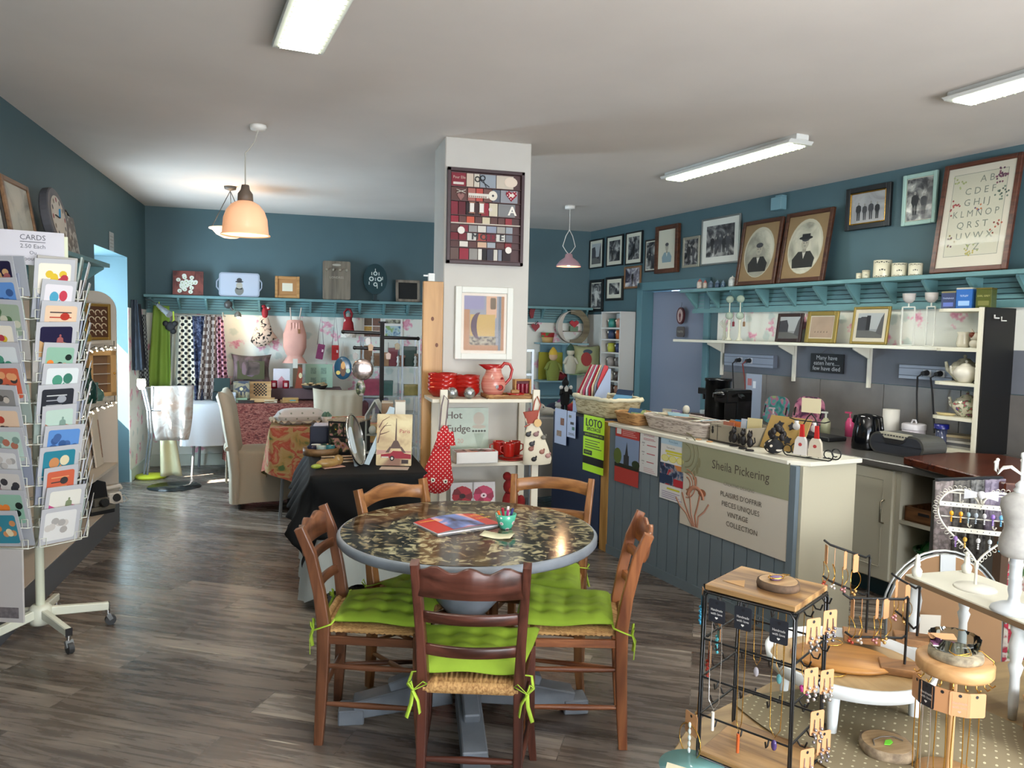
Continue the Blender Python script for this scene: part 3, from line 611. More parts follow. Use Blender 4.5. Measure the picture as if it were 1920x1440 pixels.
for x,z in((-.04,.06),(.04,.06),(-.07,-.05),(.08,.01),(0,-.005),(.02,-.09),(.07,-.06),(.0,.1)):b.box(x-.004,x+.004,-.0215,-.02,hz+z-.018,hz+z+.018,WW)
b.mk('plate',t);b=B(C('#12282c'));b.box(-.04,.04,-.03,.03,0,.01);b.box(-.02,.02,-.012,.0,.01,hz-rx_*1.2);b.mk('stand',t)
t,w,h=leanT('chalkboard','small blank blackboard in a grey wooden frame, right end of the back shelf','blackboard',741.5,786.5,525,566)
b=B(wood('#857a6c','#665c50',7,2));[b.box(*q)for q in((-w/2,-w/2+.03,-.02,0,0,h),(w/2-.03,w/2,-.02,0,0,h),(-w/2,w/2,-.02,0,0,.03),(-w/2,w/2,-.02,0,h-.03,h))];b.mk('frame',t)
b=B(C('#060708',.7));b.box(-w/2+.028,w/2-.028,-.012,-.002,.028,h-.028);b.mk('slate',t)
# hung garments and scarves, left of the back wall
ROD=YB-.22
pb=lambda x,y,Y=ROD:atY(x,y,Y)
def scarf(name,label,x0,x1,y0,y1,m,xb0=None,xb1=None,k=3,amp=.03,Y=ROD,cat='scarf',g='scarves hanging on the back wall'):
 a,c=pb(x0,y0,Y),pb(x1,y0,Y);d_,e_=pb(xb0 or x0,y1,Y),pb(xb1 or x1,y1,Y);zt,zb=a.z,d_.z
 b=B(m);cx=(a.x+c.x)/2
 hang(b,a.x-cx,c.x-cx,zb,zt,0,k,amp,None,d_.x-cx,e_.x-cx)
 return one(b,name,label,cat,(cx,Y,0),group=g,solid=.004)
DOT=C('#d8cdb6',.8)
def dotm(bg_,fg,sc,r_=.36,top=0):
 k=('dotm',bg_,fg,sc,top)
 if k in _M:return _M[k]
 m,n,l,bs=newmat('dotted_cloth');bs.inputs['Roughness'].default_value=.85
 tc=n.new('ShaderNodeTexCoord');mp=n.new('ShaderNodeMapping');mp.inputs['Rotation'].default_value=(0,0,R(45))if top else(0,R(45),0);mp.inputs['Scale'].default_value=(sc,sc,0)if top else(sc,0,sc);l.new(tc.outputs['Object'],mp.inputs[0])
 f=n.new('ShaderNodeVectorMath');f.operation='FRACTION';l.new(mp.outputs[0],f.inputs[0]);d=n.new('ShaderNodeVectorMath');d.operation='DISTANCE';d.inputs[1].default_value=(.5,.5,0)if top else(.5,0,.5);l.new(f.outputs[0],d.inputs[0])
 g=n.new('ShaderNodeMath');g.operation='LESS_THAN';g.inputs[1].default_value=r_;l.new(d.outputs['Value'],g.inputs[0])
 x=n.new('ShaderNodeMixRGB');x.inputs[1].default_value=lin(bg_);x.inputs[2].default_value=lin(fg);l.new(g.outputs[0],x.inputs[0]);l.new(x.outputs[0],bs.inputs['Base Color']);_M[k]=m;return m
b=B(C('#8f8a80',.4,.6));p0,p1=pb(322,592),pb(418,588);b.rod((p0.x,ROD-.02,p0.z+.01),(p1.x,ROD-.02,p0.z+.01),.008);b.rod((p1.x,ROD-.02,p0.z+.01),(p1.x,YB-.01,p0.z+.01),.008);b.rod((p0.x,ROD-.02,p0.z+.01),(p0.x,YB-.01,p0.z+.01),.008);b.rod((p1.x,ROD-.02,p0.z-.03),(p1.x,ROD-.02,p0.z+.05),.008)
one(b,'scarf_rail','thin metal rail the scarves hang from below the back shelf','rail')
scarf('scarf','grey and cream striped narrow scarf, first on the rail',324,340,590,722,blotch([(.3,'#b9ae96'),(.5,'#8f8d80')],30,.8,2,(1,1,.1)),319,336,1.5)
scarf('scarf','cream scarf with black polka dots hanging on the rail',337,361,590,722,dotm('#d9cfba','#15161c',21),331,370,2.5)
scarf('scarf','navy blue patterned scarf hanging on the rail',360,385,590,752,blotch([(.35,'#0c1226'),(.5,'#1d2a4a'),(.62,'#6a6f86')],26,.8),366,386,2)
scarf('scarf','brown and grey checked scarf hanging on the rail',384,408,590,748,blotch([(.0,'#5b4a44'),(.5,'#a79a92')],26,.8,kind='check'),371,410,3,Y=ROD-.02)
scarf('scarf','pink scarf with dark dots, last on the rail',405,418,592,716,dotm('#d29aa6','#4b2233',24),409,428,2)
scarf('apron','lime green apron hanging left of the scarves',288,318,573,724,C('#7d9838',.8,nz=.06,sc=3),277,322,2.2,.03,ROD,'apron',None)
b=B(C('#b9cf3a',.5));a=pb(325,600,ROD-.03);b.tube([(a.x,a.y,a.z+.09),(a.x+.005,a.y,a.z),(a.x-.02,a.y,a.z-.04),(a.x-.06,a.y,a.z-.04)],.008);b.tube([(pb(299,580).x,ROD-.02,pb(299,566).z),(pb(299,580).x,ROD-.02,pb(299,580).z)],.006);one(b,'coat_hook','yellow-green curved hook beside the lime apron','hook')
b=B(D0);a=pb(319,612,ROD-.04)
for dx,dz,r_ in((0,0,.05),(.045,.03,.03),(-.045,.03,.03),(.03,-.05,.03)):b.sph((a.x+dx,a.y,a.z+dz),(r_,.015,r_))
one(b,'black_ornament','small black dangling ornament in front of the lime apron','ornament')
# dark garments hanging in the left corner beside the door reveal
YG=8.25
def gar(label,x0,x1,y0,y1,m,xb0,xb1,Y):
 return scarf('garment',label,x0,x1,y0,y1,m,xb0,xb1,2,.03,Y,'garment','garments hanging in the left corner')
gar('dark grey garment hanging nearest the side door',246,258,562,694,C('#3c4550',.85,nz=.3,sc=9),240,268,YG+.06)
gar('charcoal garment with a light label hanging in the left corner',256,264,570,690,C('#2b2d35',.85,nz=.3,sc=9),258,276,YG+.2)
gar('houndstooth checked garment hanging behind the charcoal one',264,274,590,724,blotch([(0,'#2a2c30'),(.5,'#8d9290')],46,.85,kind='check'),262,281,YG+.4)
# chicken bag, pink bag, phone pouches, red doll bag
YW=YB-.06
def hangbag(name,label,cat,px,py,**k):p=atY(px,py,YW);return T(name,label,cat,(p.x,YW,p.z),**k)
t=hangbag('chicken_bag','cloth bag shaped like a hen with a red head, hanging under the back shelf','bag',497,578)
b=B(blotch([(.4,'#1c1a1c'),(.44,'#d8b9a2'),(.9,'#e2cdbb')],26,.85,2));b.at((0,0,0));b.sweep([(0,-.02,-.1),(-.01,-.03,-.18),(-.015,-.04,-.26),(-.01,-.03,-.345),(0,-.01,-.36)],[(.1*math.cos(i*PI/8),.055*math.sin(i*PI/8))for i in range(16)],scl=[.35,.7,1,1.45,1.2],upv=(0,1,0));b.mk('body',t)
b=B(C('#8e1420',.7));b.sph((0,-.03,-.05),(.035,.03,.065));b.sph((.03,-.03,-.005),(.03,.02,.02));b.sph((-.012,-.03,.02),(.022,.02,.02));b.mk('head',t)
b=B(C('#e8e0d8'));b.sph((.035,-.045,.005),.012);b.mk('eye',t)
t=hangbag('drawstring_bag','pale pink ruffled drawstring bag hanging under the back shelf','bag',553,580)
PK=C('#dba596',.85,nz=.06,sc=9);b=B(PK)
b.sweep([(0,-.02,-.13),(0,-.03,-.16),(0,-.05,-.28),(0,-.055,-.42),(0,-.03,-.50),(0,-.03,-.52),(0,-.03,-.60)],[(.1*math.cos(i*PI/8),.05*math.sin(i*PI/8))for i in range(16)],scl=[.85,.9,1.25,1.25,.95,.8,1.35],upv=(0,1,0));b.mk('pouch',t)
b=B(C('#c9b9ae',.8));b.tube([(-.05,0,.02),(-.04,-.03,-.16)],.008);b.tube([(.07,0,.02),(.04,-.03,-.16)],.008);b.mk('strap',t)
b=B(PK);hang(b,-.05,.05,-.33,-.15,-.085,3,.01);b.mk('frill',t);b=B(C('#8a5a32'));b.box(.035,.06,-.115,-.11,-.27,-.22);b.mk('label_tag',t)
for lab,px,py,c_,w_ in(('purple phone pouch hanging on long cords under the back shelf',603,583,'#7c2f55',.078),('red phone pouch with a yellow edge hanging on long cords',629,585,'#a31f1c',.08)):
 t=hangbag('phone_pouch',lab,'pouch',px,py,group='phone pouches under the back shelf',ry=0)
 zt=atY(px,py+63,YW).z-atY(px,py,YW).z;s_=-.012 if c_[1]=='7' else.0
 b=B(C(c_,.75));b.at((s_,-.02,zt-.08),ry=R(10)if s_ else 0);b.prism(rrect(-w_/2,w_/2,-.085,.085,.008),-.01,.01);b.box(-w_/2+.01,w_/2-.01,-.012,-.01,-.02,.06,C(c_,.9,nz=.3,sc=60));b.box(.012,.03,-.0135,-.012,.0,.03,C('#d8c0c0'));b.mk('pouch',t)
 b=B(C('#5b4a4a',.7));b.tube([(s_-w_/2+.005,-.02,zt),(0,0,0),(s_+w_/2-.005,-.02,zt)],.0035,n=5);b.mk('cord',t)
t=hangbag('doll_bag','red cloth bag with a white patterned hem, hanging right of the pouches','bag',653,583)
b=B(blotch([(0,'#d8cfc4'),(.25,'#8e1c22')],14,.85,.4,kind='dots'));b.sweep([(0,-.03,-.07),(0,-.04,-.14),(0,-.04,-.2),(0,-.04,-.29)],[(.07*math.cos(i*PI/8),.04*math.sin(i*PI/8))for i in range(16)],scl=[.5,.8,.9,1.1],upv=(0,1,0));b.mk('body',t)
b=B(C('#8b2028',.8));b.tube([(-.035,-.03,-.08),(-.045,-.02,-.02),(-.015,0,.02),(.02,0,.015),(.04,-.02,-.03),(.03,-.03,-.08)],.014);b.sph((0,-.03,-.05),(.028,.02,.03),C('#8d8d86'));b.mk('hood',t)
b=B(C('#d9d0c4',.8,nz=.3,sc=60));b.sweep([(0,-.04,-.25),(0,-.04,-.275),(0,-.04,-.30)],[(.083*math.cos(i*PI/8),.047*math.sin(i*PI/8))for i in range(16)],scl=[1,1.02,1.04],upv=(0,1,0));b.mk('hem',t)
# two notices below the shelf
for i,(x0,x1,y0,y1)in enumerate(((680,716,589,634),(719,754.5,591,636))):
 a,c,z0,z1=onY(x0,x1,y0,y1,YB-.012);w=c-a;h=z1-z0;b=B(C('#d9d6d0',.6));b.box(-w/2,w/2,-.002,.002,0,h)
 if i==0:
  for q,cc in(((-.42,-.02,.52,.86),'#5a4636'),((.02,.42,.52,.86),'#6e4a3c'),((-.42,-.02,.3,.49),'#b48a3c'),((.02,.42,.3,.49),'#8a6a5a'),((-.42,.42,.06,.26),'#6a4c40')):b.rect(q[0]*w,q[1]*w,q[2]*h,q[3]*h,-.0025,C(cc,.6,nz=.3,sc=30))
 else:
  b.text('VIDE GRENIER',.02,0,h*.92,-.0025,D1,w*.8);b.rect(-.4*w,.4*w,.65*h,.82*h,-.0025,blotch([(.4,'#4c4c40'),(.6,'#a8a48e')],20));b.rect(-.4*w,.4*w,.12*h,.55*h,-.0025,blotch([(.4,'#3f6a8a'),(.5,'#a7bfc4'),(.62,'#7c9a5a')],14))
 one(b,'notice',('white notice with four brown pictures pinned under the back shelf','white notice with a landscape picture, right of the brown notice')[i],'notice',((a+c)/2,YB-.012,z0),group='notices under the back shelf')
 # clip-on spotlights
t=T('spot_lamp','lit clip spotlight with round grey back under the back shelf','lamp',atY(428,571,YB-.2))
b=B(C('#4a4744',.4,.3));b.sph((0,0,0),(.045,.03,.045));b.rod((0,0,0),(.05,-.02,-.06),.012);b.rod((0,.02,.03),(0,.17,.09),.006);b.mk('housing',t)
b=B(C('#ffe3b0',em=30));b.sph((.105,-.03,-.135),.016);b.mk('bulb',t);b=B(C('#8a8378',.3,.4));b.lathe([(.012,0),(.035,-.03),(.038,-.06)],c=(.1,-.03,-.07));b.mk('lamp_shade',t);plight(t,(.12,-.06,-.17),2.2,(1,.78,.5),.02)
t=T('spot_lamp','chrome gooseneck spotlight reaching over the lime apron','lamp',atY(296,572,8.55))
b=B(C('#a9adb0',.25,.8));p1=atY(318,590,8.45)-atY(296,572,8.55);b.tube([(-.16,.2,.06),(-.08,.1,.05),(0,0,0)],.007);b.mk('arm',t);b=B(C('#b9bec2',.25,.7));b.rod((0,0,0),p1,.02,r2=.036);b.mk('lamp_shade',t)
# ---- tables along the back
def legtable(label,x0,x1,y0,y1,h,m=None,th=.025):
 t=T('trestle_table',label,'table',((x0+x1)/2,(y0+y1)/2,0));w,d=(x1-x0)/2,(y1-y0)/2;m=m or C('#cfcdc6',.5)
 b=B(m);b.box(-w,w,-d,d,h-th,h);b.mk('tabletop',t)
 for sx in(-1,1):
  for sy in(-1,1):b=B(C('#8b8d90',.35,.6));b.rod((sx*(w-.06),sy*(d-.06),0),(sx*(w-.1),sy*(d-.08),h-th),.014);b.mk('leg',t)
 return t
HT=.76
pa,pe=atY(345,760,8.32),atY(605,770,8.3)
xw=atY(421,760,8.3).x;xe=atY(660,800,8.3).x
legtable('long trestle table under the cloths along the back wall',pa.x,xe,8.35,8.98,HT-.03)
b=B(C('#d6d9de',.85));drape(b,pa.x-.01,xw,8.33,8.97,HT-.015,.32,amp=.012,fl=.02,per=.2);one(b,'tablecloth','plain white cloth over the left end of the back table','tablecloth')
RED=blotch([(.38,'#4f1f1b'),(.48,'#7c3a33'),(.55,'#9d6a5c'),(.62,'#6a2b27')],22,.85,4,(1,1,3.2))
b=B(RED);drape(b,xw+.002,xe+.01,8.325,8.98,HT-.012,.16,amp=.015,fl=.02,per=.3);one(b,'tablecloth','rust red striped ethnic cloth over the back table','tablecloth')
def bt(name,label,cat,px,py,Y=8.5,z=None,**k):
 p=atY(px,py,Y);return T(name,label,cat,(p.x,Y,HT if z is None else z),**k)
def bw(x0,x1,Y):return atY(x1,720,Y).x-atY(x0,720,Y).x
t=bt('jewellery_box','dark green open gift box standing on the white cloth','box',415,745,8.6);w=bw(400,430,8.6);b=B(C('#0c2227',.5));b.box(-w/2,w/2,-.07,.07,0,.09);b.mk('box_base',t);b=B(C('#0a2a28',.5));b.at((0,.075,.088),rx=R(-8));b.box(-w/2,w/2,-.03,0,0,.14);b.mk('lid',t)
a=atY(470,690,8.75);t=T('throw_cushion','brown patchwork cushion with dark piping against the back wall','cushion',(a.x,8.86,a.z-.02),rx=R(-12));b=B(blotch([(.3,'#3a2f2c'),(.5,'#5f4f4a'),(.62,'#7b6268')],8,.85,kind='noise'));cushion(b,.42,.34,.14,pinch=.14);b.mk('cover',t)
b=B(blotch([(0,'#4b4a30'),(.5,'#6d5866'),(.8,'#5a4a44')],9,.85,kind='cell'));b.rect(-.14,.14,-.12,.08,-.068);b.mk('patch',t)
# riser behind holding cushion etc
x0r,x1r=atY(510,700,8.8).x,atY(640,700,8.8).x;b=B(C('#5f4a4d',.8,nz=.15,sc=6));b.box(x0r,x1r,8.66,8.97,HT,.88);one(b,'display_riser','raised display step covered in dull purple cloth on the back table','riser',bev=.01)
b=B(C('#6e665c',.8));b.box(atY(430,700,8.8).x,x0r-.01,8.76,8.97,HT,.84);one(b,'display_riser','low grey step under the brown cushion on the back table','riser',bev=.005)
t=bt('gift_bag','small paper bag printed with grey houses on the red cloth','bag',453,740,8.5);w=bw(437,467,8.5);b=B(blotch([(0,'#3b4152'),(.35,'#6f6a5c'),(.7,'#8d836a')],30,.6,kind='cell'));b.box(-w/2,w/2,-.03,.03,0,.21)
for i in range(4):b.box(-w/2+.015+i*w/4.4,-w/2+.015+i*w/4.4+.016,-.032,-.03,.02,.10,C('#a59a80'))
b.ell(0,.13,.018,.018,-.032,C('#d6c89a'));b.mk('body',t)
t=bt('chess_set','open wooden travel chess set with its chequered lid upright','game',491,750,8.5);w=bw(469,510,8.5);b=B(wood('#c7a273','#a98353',6,0));b.box(-w/2,w/2+.02,-.12,.04,0,.035);b.mk('box_base',t);b=B(wood('#c7a273','#a98353',6,0));b.at((-.02,.05,.03),rx=R(-12));b.box(-w/2,w/2,0,.015,0,.175);b.mk('lid',t)
b=B(D0);b.at((-.02,.05,.03),rx=R(-12));q=.0165
for i in range(8):
 for j in range(8):
  if(i+j)%2:b.rect(-4*q+i*q,-4*q+i*q+q,.022+j*q,.022+j*q+q,-.001)
b.mk('chequer',t)
for px,lab,c_ in((514,'left','#7a1220'),(536,'right','#8a1524')):
 t=bt('candle_jar','dark red glass candle jar, %s of the two on the back riser'%lab,'candle',px,722,8.7,.88,group='red candle jars');b=B(C(c_,.15));b.lathe([(0,0),(.033,0),(.035,.01),(.035,.085),(.03,.085),(.03,.06),(0,.06)]);b.mk('jar',t);b=B(C('#c9a0a0'));b.box(-.015,.015,-.037,-.033,.02,.06);b.mk('label_patch',t)
t=bt('greeting_card_box','white boxed card with a pink birdhouse picture on the riser','card',528,720,8.8,.88);w=bw(514,545,8.8);b=B(C('#d9d4da'));b.box(-w/2,w/2,-.01,.01,0,.21);b.prism([(-.04,.0),(.04,.0),(.04,.08),(.0,.13),(-.04,.08)],-.014,-.01,C('#c98f9a'));b.mk('card',t)
t=bt('wine_box','tall brown gift box with a diagonal red flap, on the riser','box',558,715,8.75,.88);b=B(C('#5e4630',.6));b.box(-.05,.05,-.035,.035,0,.26);b.prism([(-.03,0),(.05,0),(.05,.22),(.01,.24)],-.04,-.036,C('#8a3a22'));b.box(-.05,.0,-.037,.037,.22,.32,C('#c9c4b8'));b.ell(.03,.14,.018,.03,-.0415,C('#d6c9a0'));b.mk('body',t)
t=bt('gift_box_set','mint green flat box with four pale windows standing on the riser','box',598,712,8.86,.88);w=bw(571,622,8.86);b=B(C('#9db9a2',.5));b.box(-w/2,w/2,-.012,.012,0,.26)
for i in range(2):
 for j in range(2):b.rect(-.09+i*.11,-.03+i*.11,.04+j*.11,.11+j*.11,-.013,C('#7f9a88',.5,nz=.3,sc=60))
b.mk('panel',t)
t=bt('basket','dark oval basket heaped with beige packets on the riser','basket',590,728,8.62,.88);b=B(C('#1c1c1e',.7));b.lathe([(0,0),(.11,0),(.14,.04),(.13,.04),(.1,.01),(0,.01)],sy=.6);b.mk('tray_body',t)
for i in range(7):b=B(C('#b99b70',.7));b.at((-.1+i*.033,.0,.045+.008*(i%3)),rz=i*.7,ry=.15);b.box(-.04,.04,-.02,.02,-.006,.006);b.mk('packet',t)
for i,(px,py,w,d,h,c_,lab)in enumerate(((436,753,.07,.06,.11,'#b7bcc4','small white card box at the left end of the red cloth'),(445,760,.2,.08,.05,'#8fa58b','long patterned green box at the front of the red cloth'),(462,757,.16,.1,.03,'#3a3230','flat black case on the red cloth'),(478,762,.12,.1,.03,'#6a3a2a','brown folded leather purse on the red cloth'),(508,762,.13,.08,.035,'#c6b69c','beige carved wooden ornament on the red cloth'),(535,762,.1,.08,.03,'#8d6a42','shallow wooden dish on the red cloth'),(549,764,.06,.06,.03,'#4b9fae','small turquoise dish on the red cloth'),(545,750,.16,.1,.05,'#b08a52','tan cardboard box on the red cloth'))):
 t=bt('trinket_box',lab,'box',px,py,8.42+.02*(i%2),z=HT-.01);b=B(C(c_,.6,nz=.25,sc=40));b.box(-w/2,w/2,-d/2,d/2,.0,h*.6);b.mk('box_base',t,bev=.004);b=B(C(c_,.5));b.box(-w/2-.002,w/2+.002,-d/2-.002,d/2+.002,h*.6,h);b.mk('lid',t,bev=.004)
 # crafts table to the right of the slipcovered chair: bright stack
x0,x1=atY(640,800,8.4).x,atY(668,800,8.4).x
b=B(C('#53262a',.7,nz=.4,sc=14));b.box(x0,x1+.12,8.3,8.6,.55,HT);one(b,'fabric_stack','stack of folded dark red fabrics at the right end of the back table','fabric',bev=.01)
# ---- skirting-level things: bag on chrome rail stand
p=atz(300,905,0);t=T('towel_stand','curved chrome stand with a round glass base and a price label near the side door','stand',(-1.20,7.85,0))
CH_=C('#aab0b4',.15,.9);b=B(CH_)
q0=[atY(x,y,7.85)for x,y in((270,890),(279,820),(276,770),(266,728))]
for off in(0,.03):b.tube([(v.x+1.20+off,.02-off,max(.01,v.z))for v in q0],.011)
v=q0[-1];b.tube([(v.x+1.20,0,v.z),(v.x+1.30,0,v.z+.01),(v.x+1.29,0,v.z-.2)],.009);b.rod((q0[2].x+1.2,0,q0[2].z),(q0[2].x+1.32,0,q0[2].z),.006);b.mk('pole',t)
b=B(C('#2c3436',.1,alpha=.6));b.lathe([(0,0),(.24,0),(.24,.008),(0,.008)],n=32);b.mk('base',t)
b=B(C('#cfd3b0'));b.at((v.x+1.2,-.02,v.z+.03));b.prism([(-.02,-.04),(.02,-.04),(.04,.0),(.035,.06),(-.035,.06),(-.04,0)],-.003,.003);b.text('2€',.03,0,.02,-.004,D1);b.mk('price_label',t)
p=atY(322,790,8.0);b=B(blotch([(.35,'#a89a92'),(.5,'#cfc8c0'),(.62,'#b9a08f')],7,.8));a,c,z0,z1=onY(284,362,724,825,8.0)
b.at((0,0,0));b.grid(lambda u,v:(a-p.x+(c-a)*(u+(.10 if u<.5 else-.12)*(1-v)**3*(abs(u-.5)*2)),-.05*math.sin(u*PI)*math.sin(v*PI)-.012*math.sin(u*17),z0+(z1-z0)*v),20,12)
one(b,'shopping_bag','pale floral canvas bag hanging on the chrome stand in the sun','bag',(p.x,8.0,0),solid=.006)
b=B(C('#d8cfa8',.8));a,c,z0,z1=onY(300,336,826,893,8.1);b.grid(lambda u,v:(a+(c-a)*(u*(1.15-.3*v)),-.03*math.sin(u*9)+.0,max(.012,z0)+(z1-z0)*v),16,8);one(b,'paper_bag','crumpled cream paper bag hanging under the floral bag','bag',(0,8.12,0),solid=.005)
p=atz(292,880,.02);b=B(C('#b9c22a',.6));b.lathe([(0,0),(.14,0),(.15,.02),(.14,.03),(0,.03)],n=28);one(b,'floor_disc','flat lime yellow round stool base lying on the floor by the chrome stand','disc',(p.x+.02,8.35,0))
# ================================================================ left wall: shelf, shelving unit, card rack
slat_shelf('teal bracket shelf high on the left wall, above the cream shelving unit',(XL+.004,2.6,0),PI/2,3.72,1.985,.25,.22,11)
def onXr(x0,x1,y0,y1,X):
 xm,ym=(x0+x1)/2,(y0+y1)/2;return atX(x0,ym,X).y,atX(x1,ym,X).y
XS=-1.50
def lt(name,label,cat,y0,y1,h,tilt=9,dx=0):
 return T(name,label,cat,(XS+dx,(y0+y1)/2,1.987),PI/2,rx=-R(tilt)),y1-y0,h
t,w,h=lt('framed_picture','large black-edged framed landscape, nearest the camera on the left shelf','picture',4.02,4.56,.48)
frame_parts(t,w,h,.025,.02,C('#2c2824'),.06,C('#cfcabd'),blotch([(.35,'#6e6c68'),(.6,'#c2beb4')],4))
t,w,h=lt('framed_picture','pale sketch in a light wooden frame on the left shelf, beside the clock','picture',4.62,5.04,.33)
frame_parts(t,w,h,.03,.02,wood('#8e6b4c','#6c4e36',8,0),0,None,blotch([(.35,'#8f8b80'),(.55,'#c5bfae')],5))
t=T('wall_clock','round grey clock with a pale face standing on the left shelf','clock',(-1.47,5.30,1.987),PI/2,rx=-R(9));r_=.185
b=B(C('#4f4f54',.5));b.prism([(r_*math.cos(i*PI/20),r_+r_*math.sin(i*PI/20))for i in range(40)],-.05,0);b.mk('case',t,bev=.006)
b=B(C('#c9bfb0'));b.ell(0,r_,r_*.74,r_*.74,-.0515,n=36)
for i in range(12):a=i*PI/6;b.ell(r_*.6*math.sin(a),r_+r_*.6*math.cos(a),.012,.016,-.053,(C('#8e2733'),D1,C('#6a5a3a'))[i%3],8)
b.mk('dial',t);b=B(C('#2d7fa8'));b.bar((0,-.056,r_),(.03,-.056,r_+.06),.01,.003);b.bar((0,-.056,r_),(-.08,-.056,r_+.01),.008,.003,D0);b.mk('hands',t)
t,w,h=lt('magazine_rack','tall dark mottled panel with a black wire top on the left shelf','ornament',5.52,5.84,.30,9,.0)
b=B(blotch([(.42,'#1d1d1f'),(.5,'#4f4f50'),(.6,'#9a9a94')],22,.4));b.box(-w/2,w/2,-.03,0,0,h*.86);b.mk('panel',t)
b=B(D0);b.tube([(-w*.4,-.015,h*.86),(-w*.35,-.015,h*1.02),(w*.2,-.015,h*1.0),(w*.45,-.015,h*.86)],.006);b.mk('wire',t);b=B(C('#8f8466'));b.box(-w*.3,w*.2,-.02,-.006,h*.86,h*.95);b.mk('card',t)
b=B(C('#9aa0a0'));b.box(-.08,.08,-.002,0,0,.16);[b.box(-.06,.06,-.003,-.0019,.03+i*.03,.035+i*.03,D2)for i in range(4)]
one(b,'notice','small white strip notice on the left wall above the side door','notice',(XL+.004,atX(208,455,XL).y,atX(208,470,XL).z),PI/2)
# shelving unit
CR=C('#bdb3a4',.6,nz=.05,sc=3)
t=T('shelving_unit','cream open shelving unit with a rounded end panel and grey plinth along the left wall','shelving',(XL+.004,3.6,0),PI/2)
L=2.93;dp=.245
b=B(CR);b.at((0,0,0));rr_=.15;N_=8
for x in(0,L-.02):
 b=B(CR);b.at((x,0,0),rz=PI/2);b.prism([(-dp,0),(0,0),(0,1.79)]+[(-dp+rr_-rr_*math.sin(i*PI/2/N_),1.79-rr_+rr_*math.cos(i*PI/2/N_))for i in range(N_+1)],-.02,0);b.mk('end_panel',t)
b=b
b=B(CR);b.box(0,L,-.012,0,.1,1.75);b.mk('back_panel',t)
for z in(.47,1.0,1.42):b=B(CR);b.box(.02,L-.02,-dp+(0 if z<.5 else.03),-.01,z-.02,z);b.mk('shelf_board',t)
b=B(CR);b.box(0,L,-dp,0,.15,.17);b.mk('base_board',t);b=B(C('#54575c',.5));b.box(0,L+.0,-dp-.004,-dp+.016,0,.165);b.box(L-.02,L+.004,-dp,0,0,.165);b.mk('plinth',t)
b=B(CR);b.box(1.82,1.84,-dp,-.01,.17,.45);b.mk('divider',t)
def us(name,label,cat,px,py,z,X=-1.50,rz=PI/2,**k):p=atX(px,py,X);return T(name,label,cat,(X,p.y,z),rz,**k)
t=us('carved_frame','gold and brown frame of swirling carved ornament on the upper cream shelf','frame',180,620,1.42,rz=PI/2-.7)
w,h=.21,.27;frame_parts(t,w,h,.022,.03,C('#8a6a2c',.4,.3),0,None,C('#4a2a14',.5),lambda b,x,z0,z1,y:[b.tube([(cx+.02*math.cos(a/2),y-.003,cz+.02*math.sin(a/2))for a in range(9)],.004,C('#c9b89a'),5)for cx in(-.05,0,.05)for cz in(z0+.03,z0+.08,z0+.13,z0+.18)],glass=False)
t=us('wooden_horn','small brass coloured horn ornament in front of the carved frame','ornament',163,648,1.42,-1.43);b=B(C('#a58a3a',.35,.6));b.tube([(.02,0,.02),(0,0,.035),(-.03,0,.05),(-.04,0,.09)],[.03,.028,.018,.006]);b.mk('horn',t)
t=us('display_cabinet','small honey-coloured wooden cabinet with three inner shelves','cabinet',186,765,1.0,-1.49,rz=PI/2-.7)
w,h=.22,.34;b=B(C('#b08a58',.5));[b.box(*q)for q in((-w/2,-w/2+.03,-.05,0,0,h),(w/2-.045,w/2,-.05,0,0,h),(-w/2,w/2,-.05,0,0,.03),(-w/2,w/2,-.05,0,h-.035,h))];b.box(-w/2,w/2,-.008,0,0,h,C('#6d5036'));b.mk('case',t,bev=.002)
for i in range(3):b=B(C('#a99f92'));b.box(-w/2+.03,w/2-.045,-.04,-.008,.09+i*.075,.096+i*.075);b.mk('shelf_board',t)
b=B(GOLD);b.sph((w/2-.02,-.055,h*.5),.008);b.mk('knob',t)
for i,(px,c_,hh)in enumerate(((167,'#10302a',.24),(180,'#3f5f58',.13))):
 t=us('bottle',('dark green glass bottle vase on the middle cream shelf','grey-green squat glass bottle beside the dark green one')[i],'bottle',px,770,1.0,-1.42,group='glass bottles on the cream shelf');b=B(C(c_,.08));b.lathe([(0,0),(.045,0),(.055,.03),(.05,hh*.5),(.02,hh*.7),(.015,hh*.9),(.02,hh),(.012,hh),(.01,hh*.7),(0,hh*.3)]);b.mk('glass_body',t)
for i,(y_,w,h)in enumerate(((6.1,.40,.45),(6.36,.2,.42),(5.65,.34,.44))):
 b=B(C('#c3b8a6',.7,nz=.1,sc=6));b.box(-w/2,w/2,-.012,0,0,h);b.box(w/2-.03,w/2-.005,-.014,-.012,.05,h-.08,C('#8a6f5c',.7,nz=.4,sc=60));one(b,'wall_hanging',('wide cream panel leaning on the lower cream shelf','narrow cream panel leaning at the far end of the lower shelf','cream panel leaning behind the card rack on the lower shelf')[i],'panel',(-1.53+.03*i,y_,.472),PI/2,'cream panels on the lower shelf',rx=-R(6))
t=us('gift_tin','small black and gold box on the lower cream shelf','box',156,905,.47,-1.43);b=B(D0);b.box(-.03,.03,-.03,.03,0,.06);b.mk('box_base',t);b=B(C('#a88a3c',.4));b.box(-.03,.03,-.03,.03,.06,.10);b.mk('lid',t)
t=us('instant_camera','black folding instant camera ornament on the base of the cream shelving unit','camera',183,955,.17,-1.45,rz=PI/2-.8)
b=B(C('#17181a',.4));b.box(-.09,.09,-.07,.02,0,.06);b.prism([(-.08,.06),(.08,.06),(.06,.22),(-.02,.25)],-.01,.02);b.mk('camera_body',t,bev=.004)
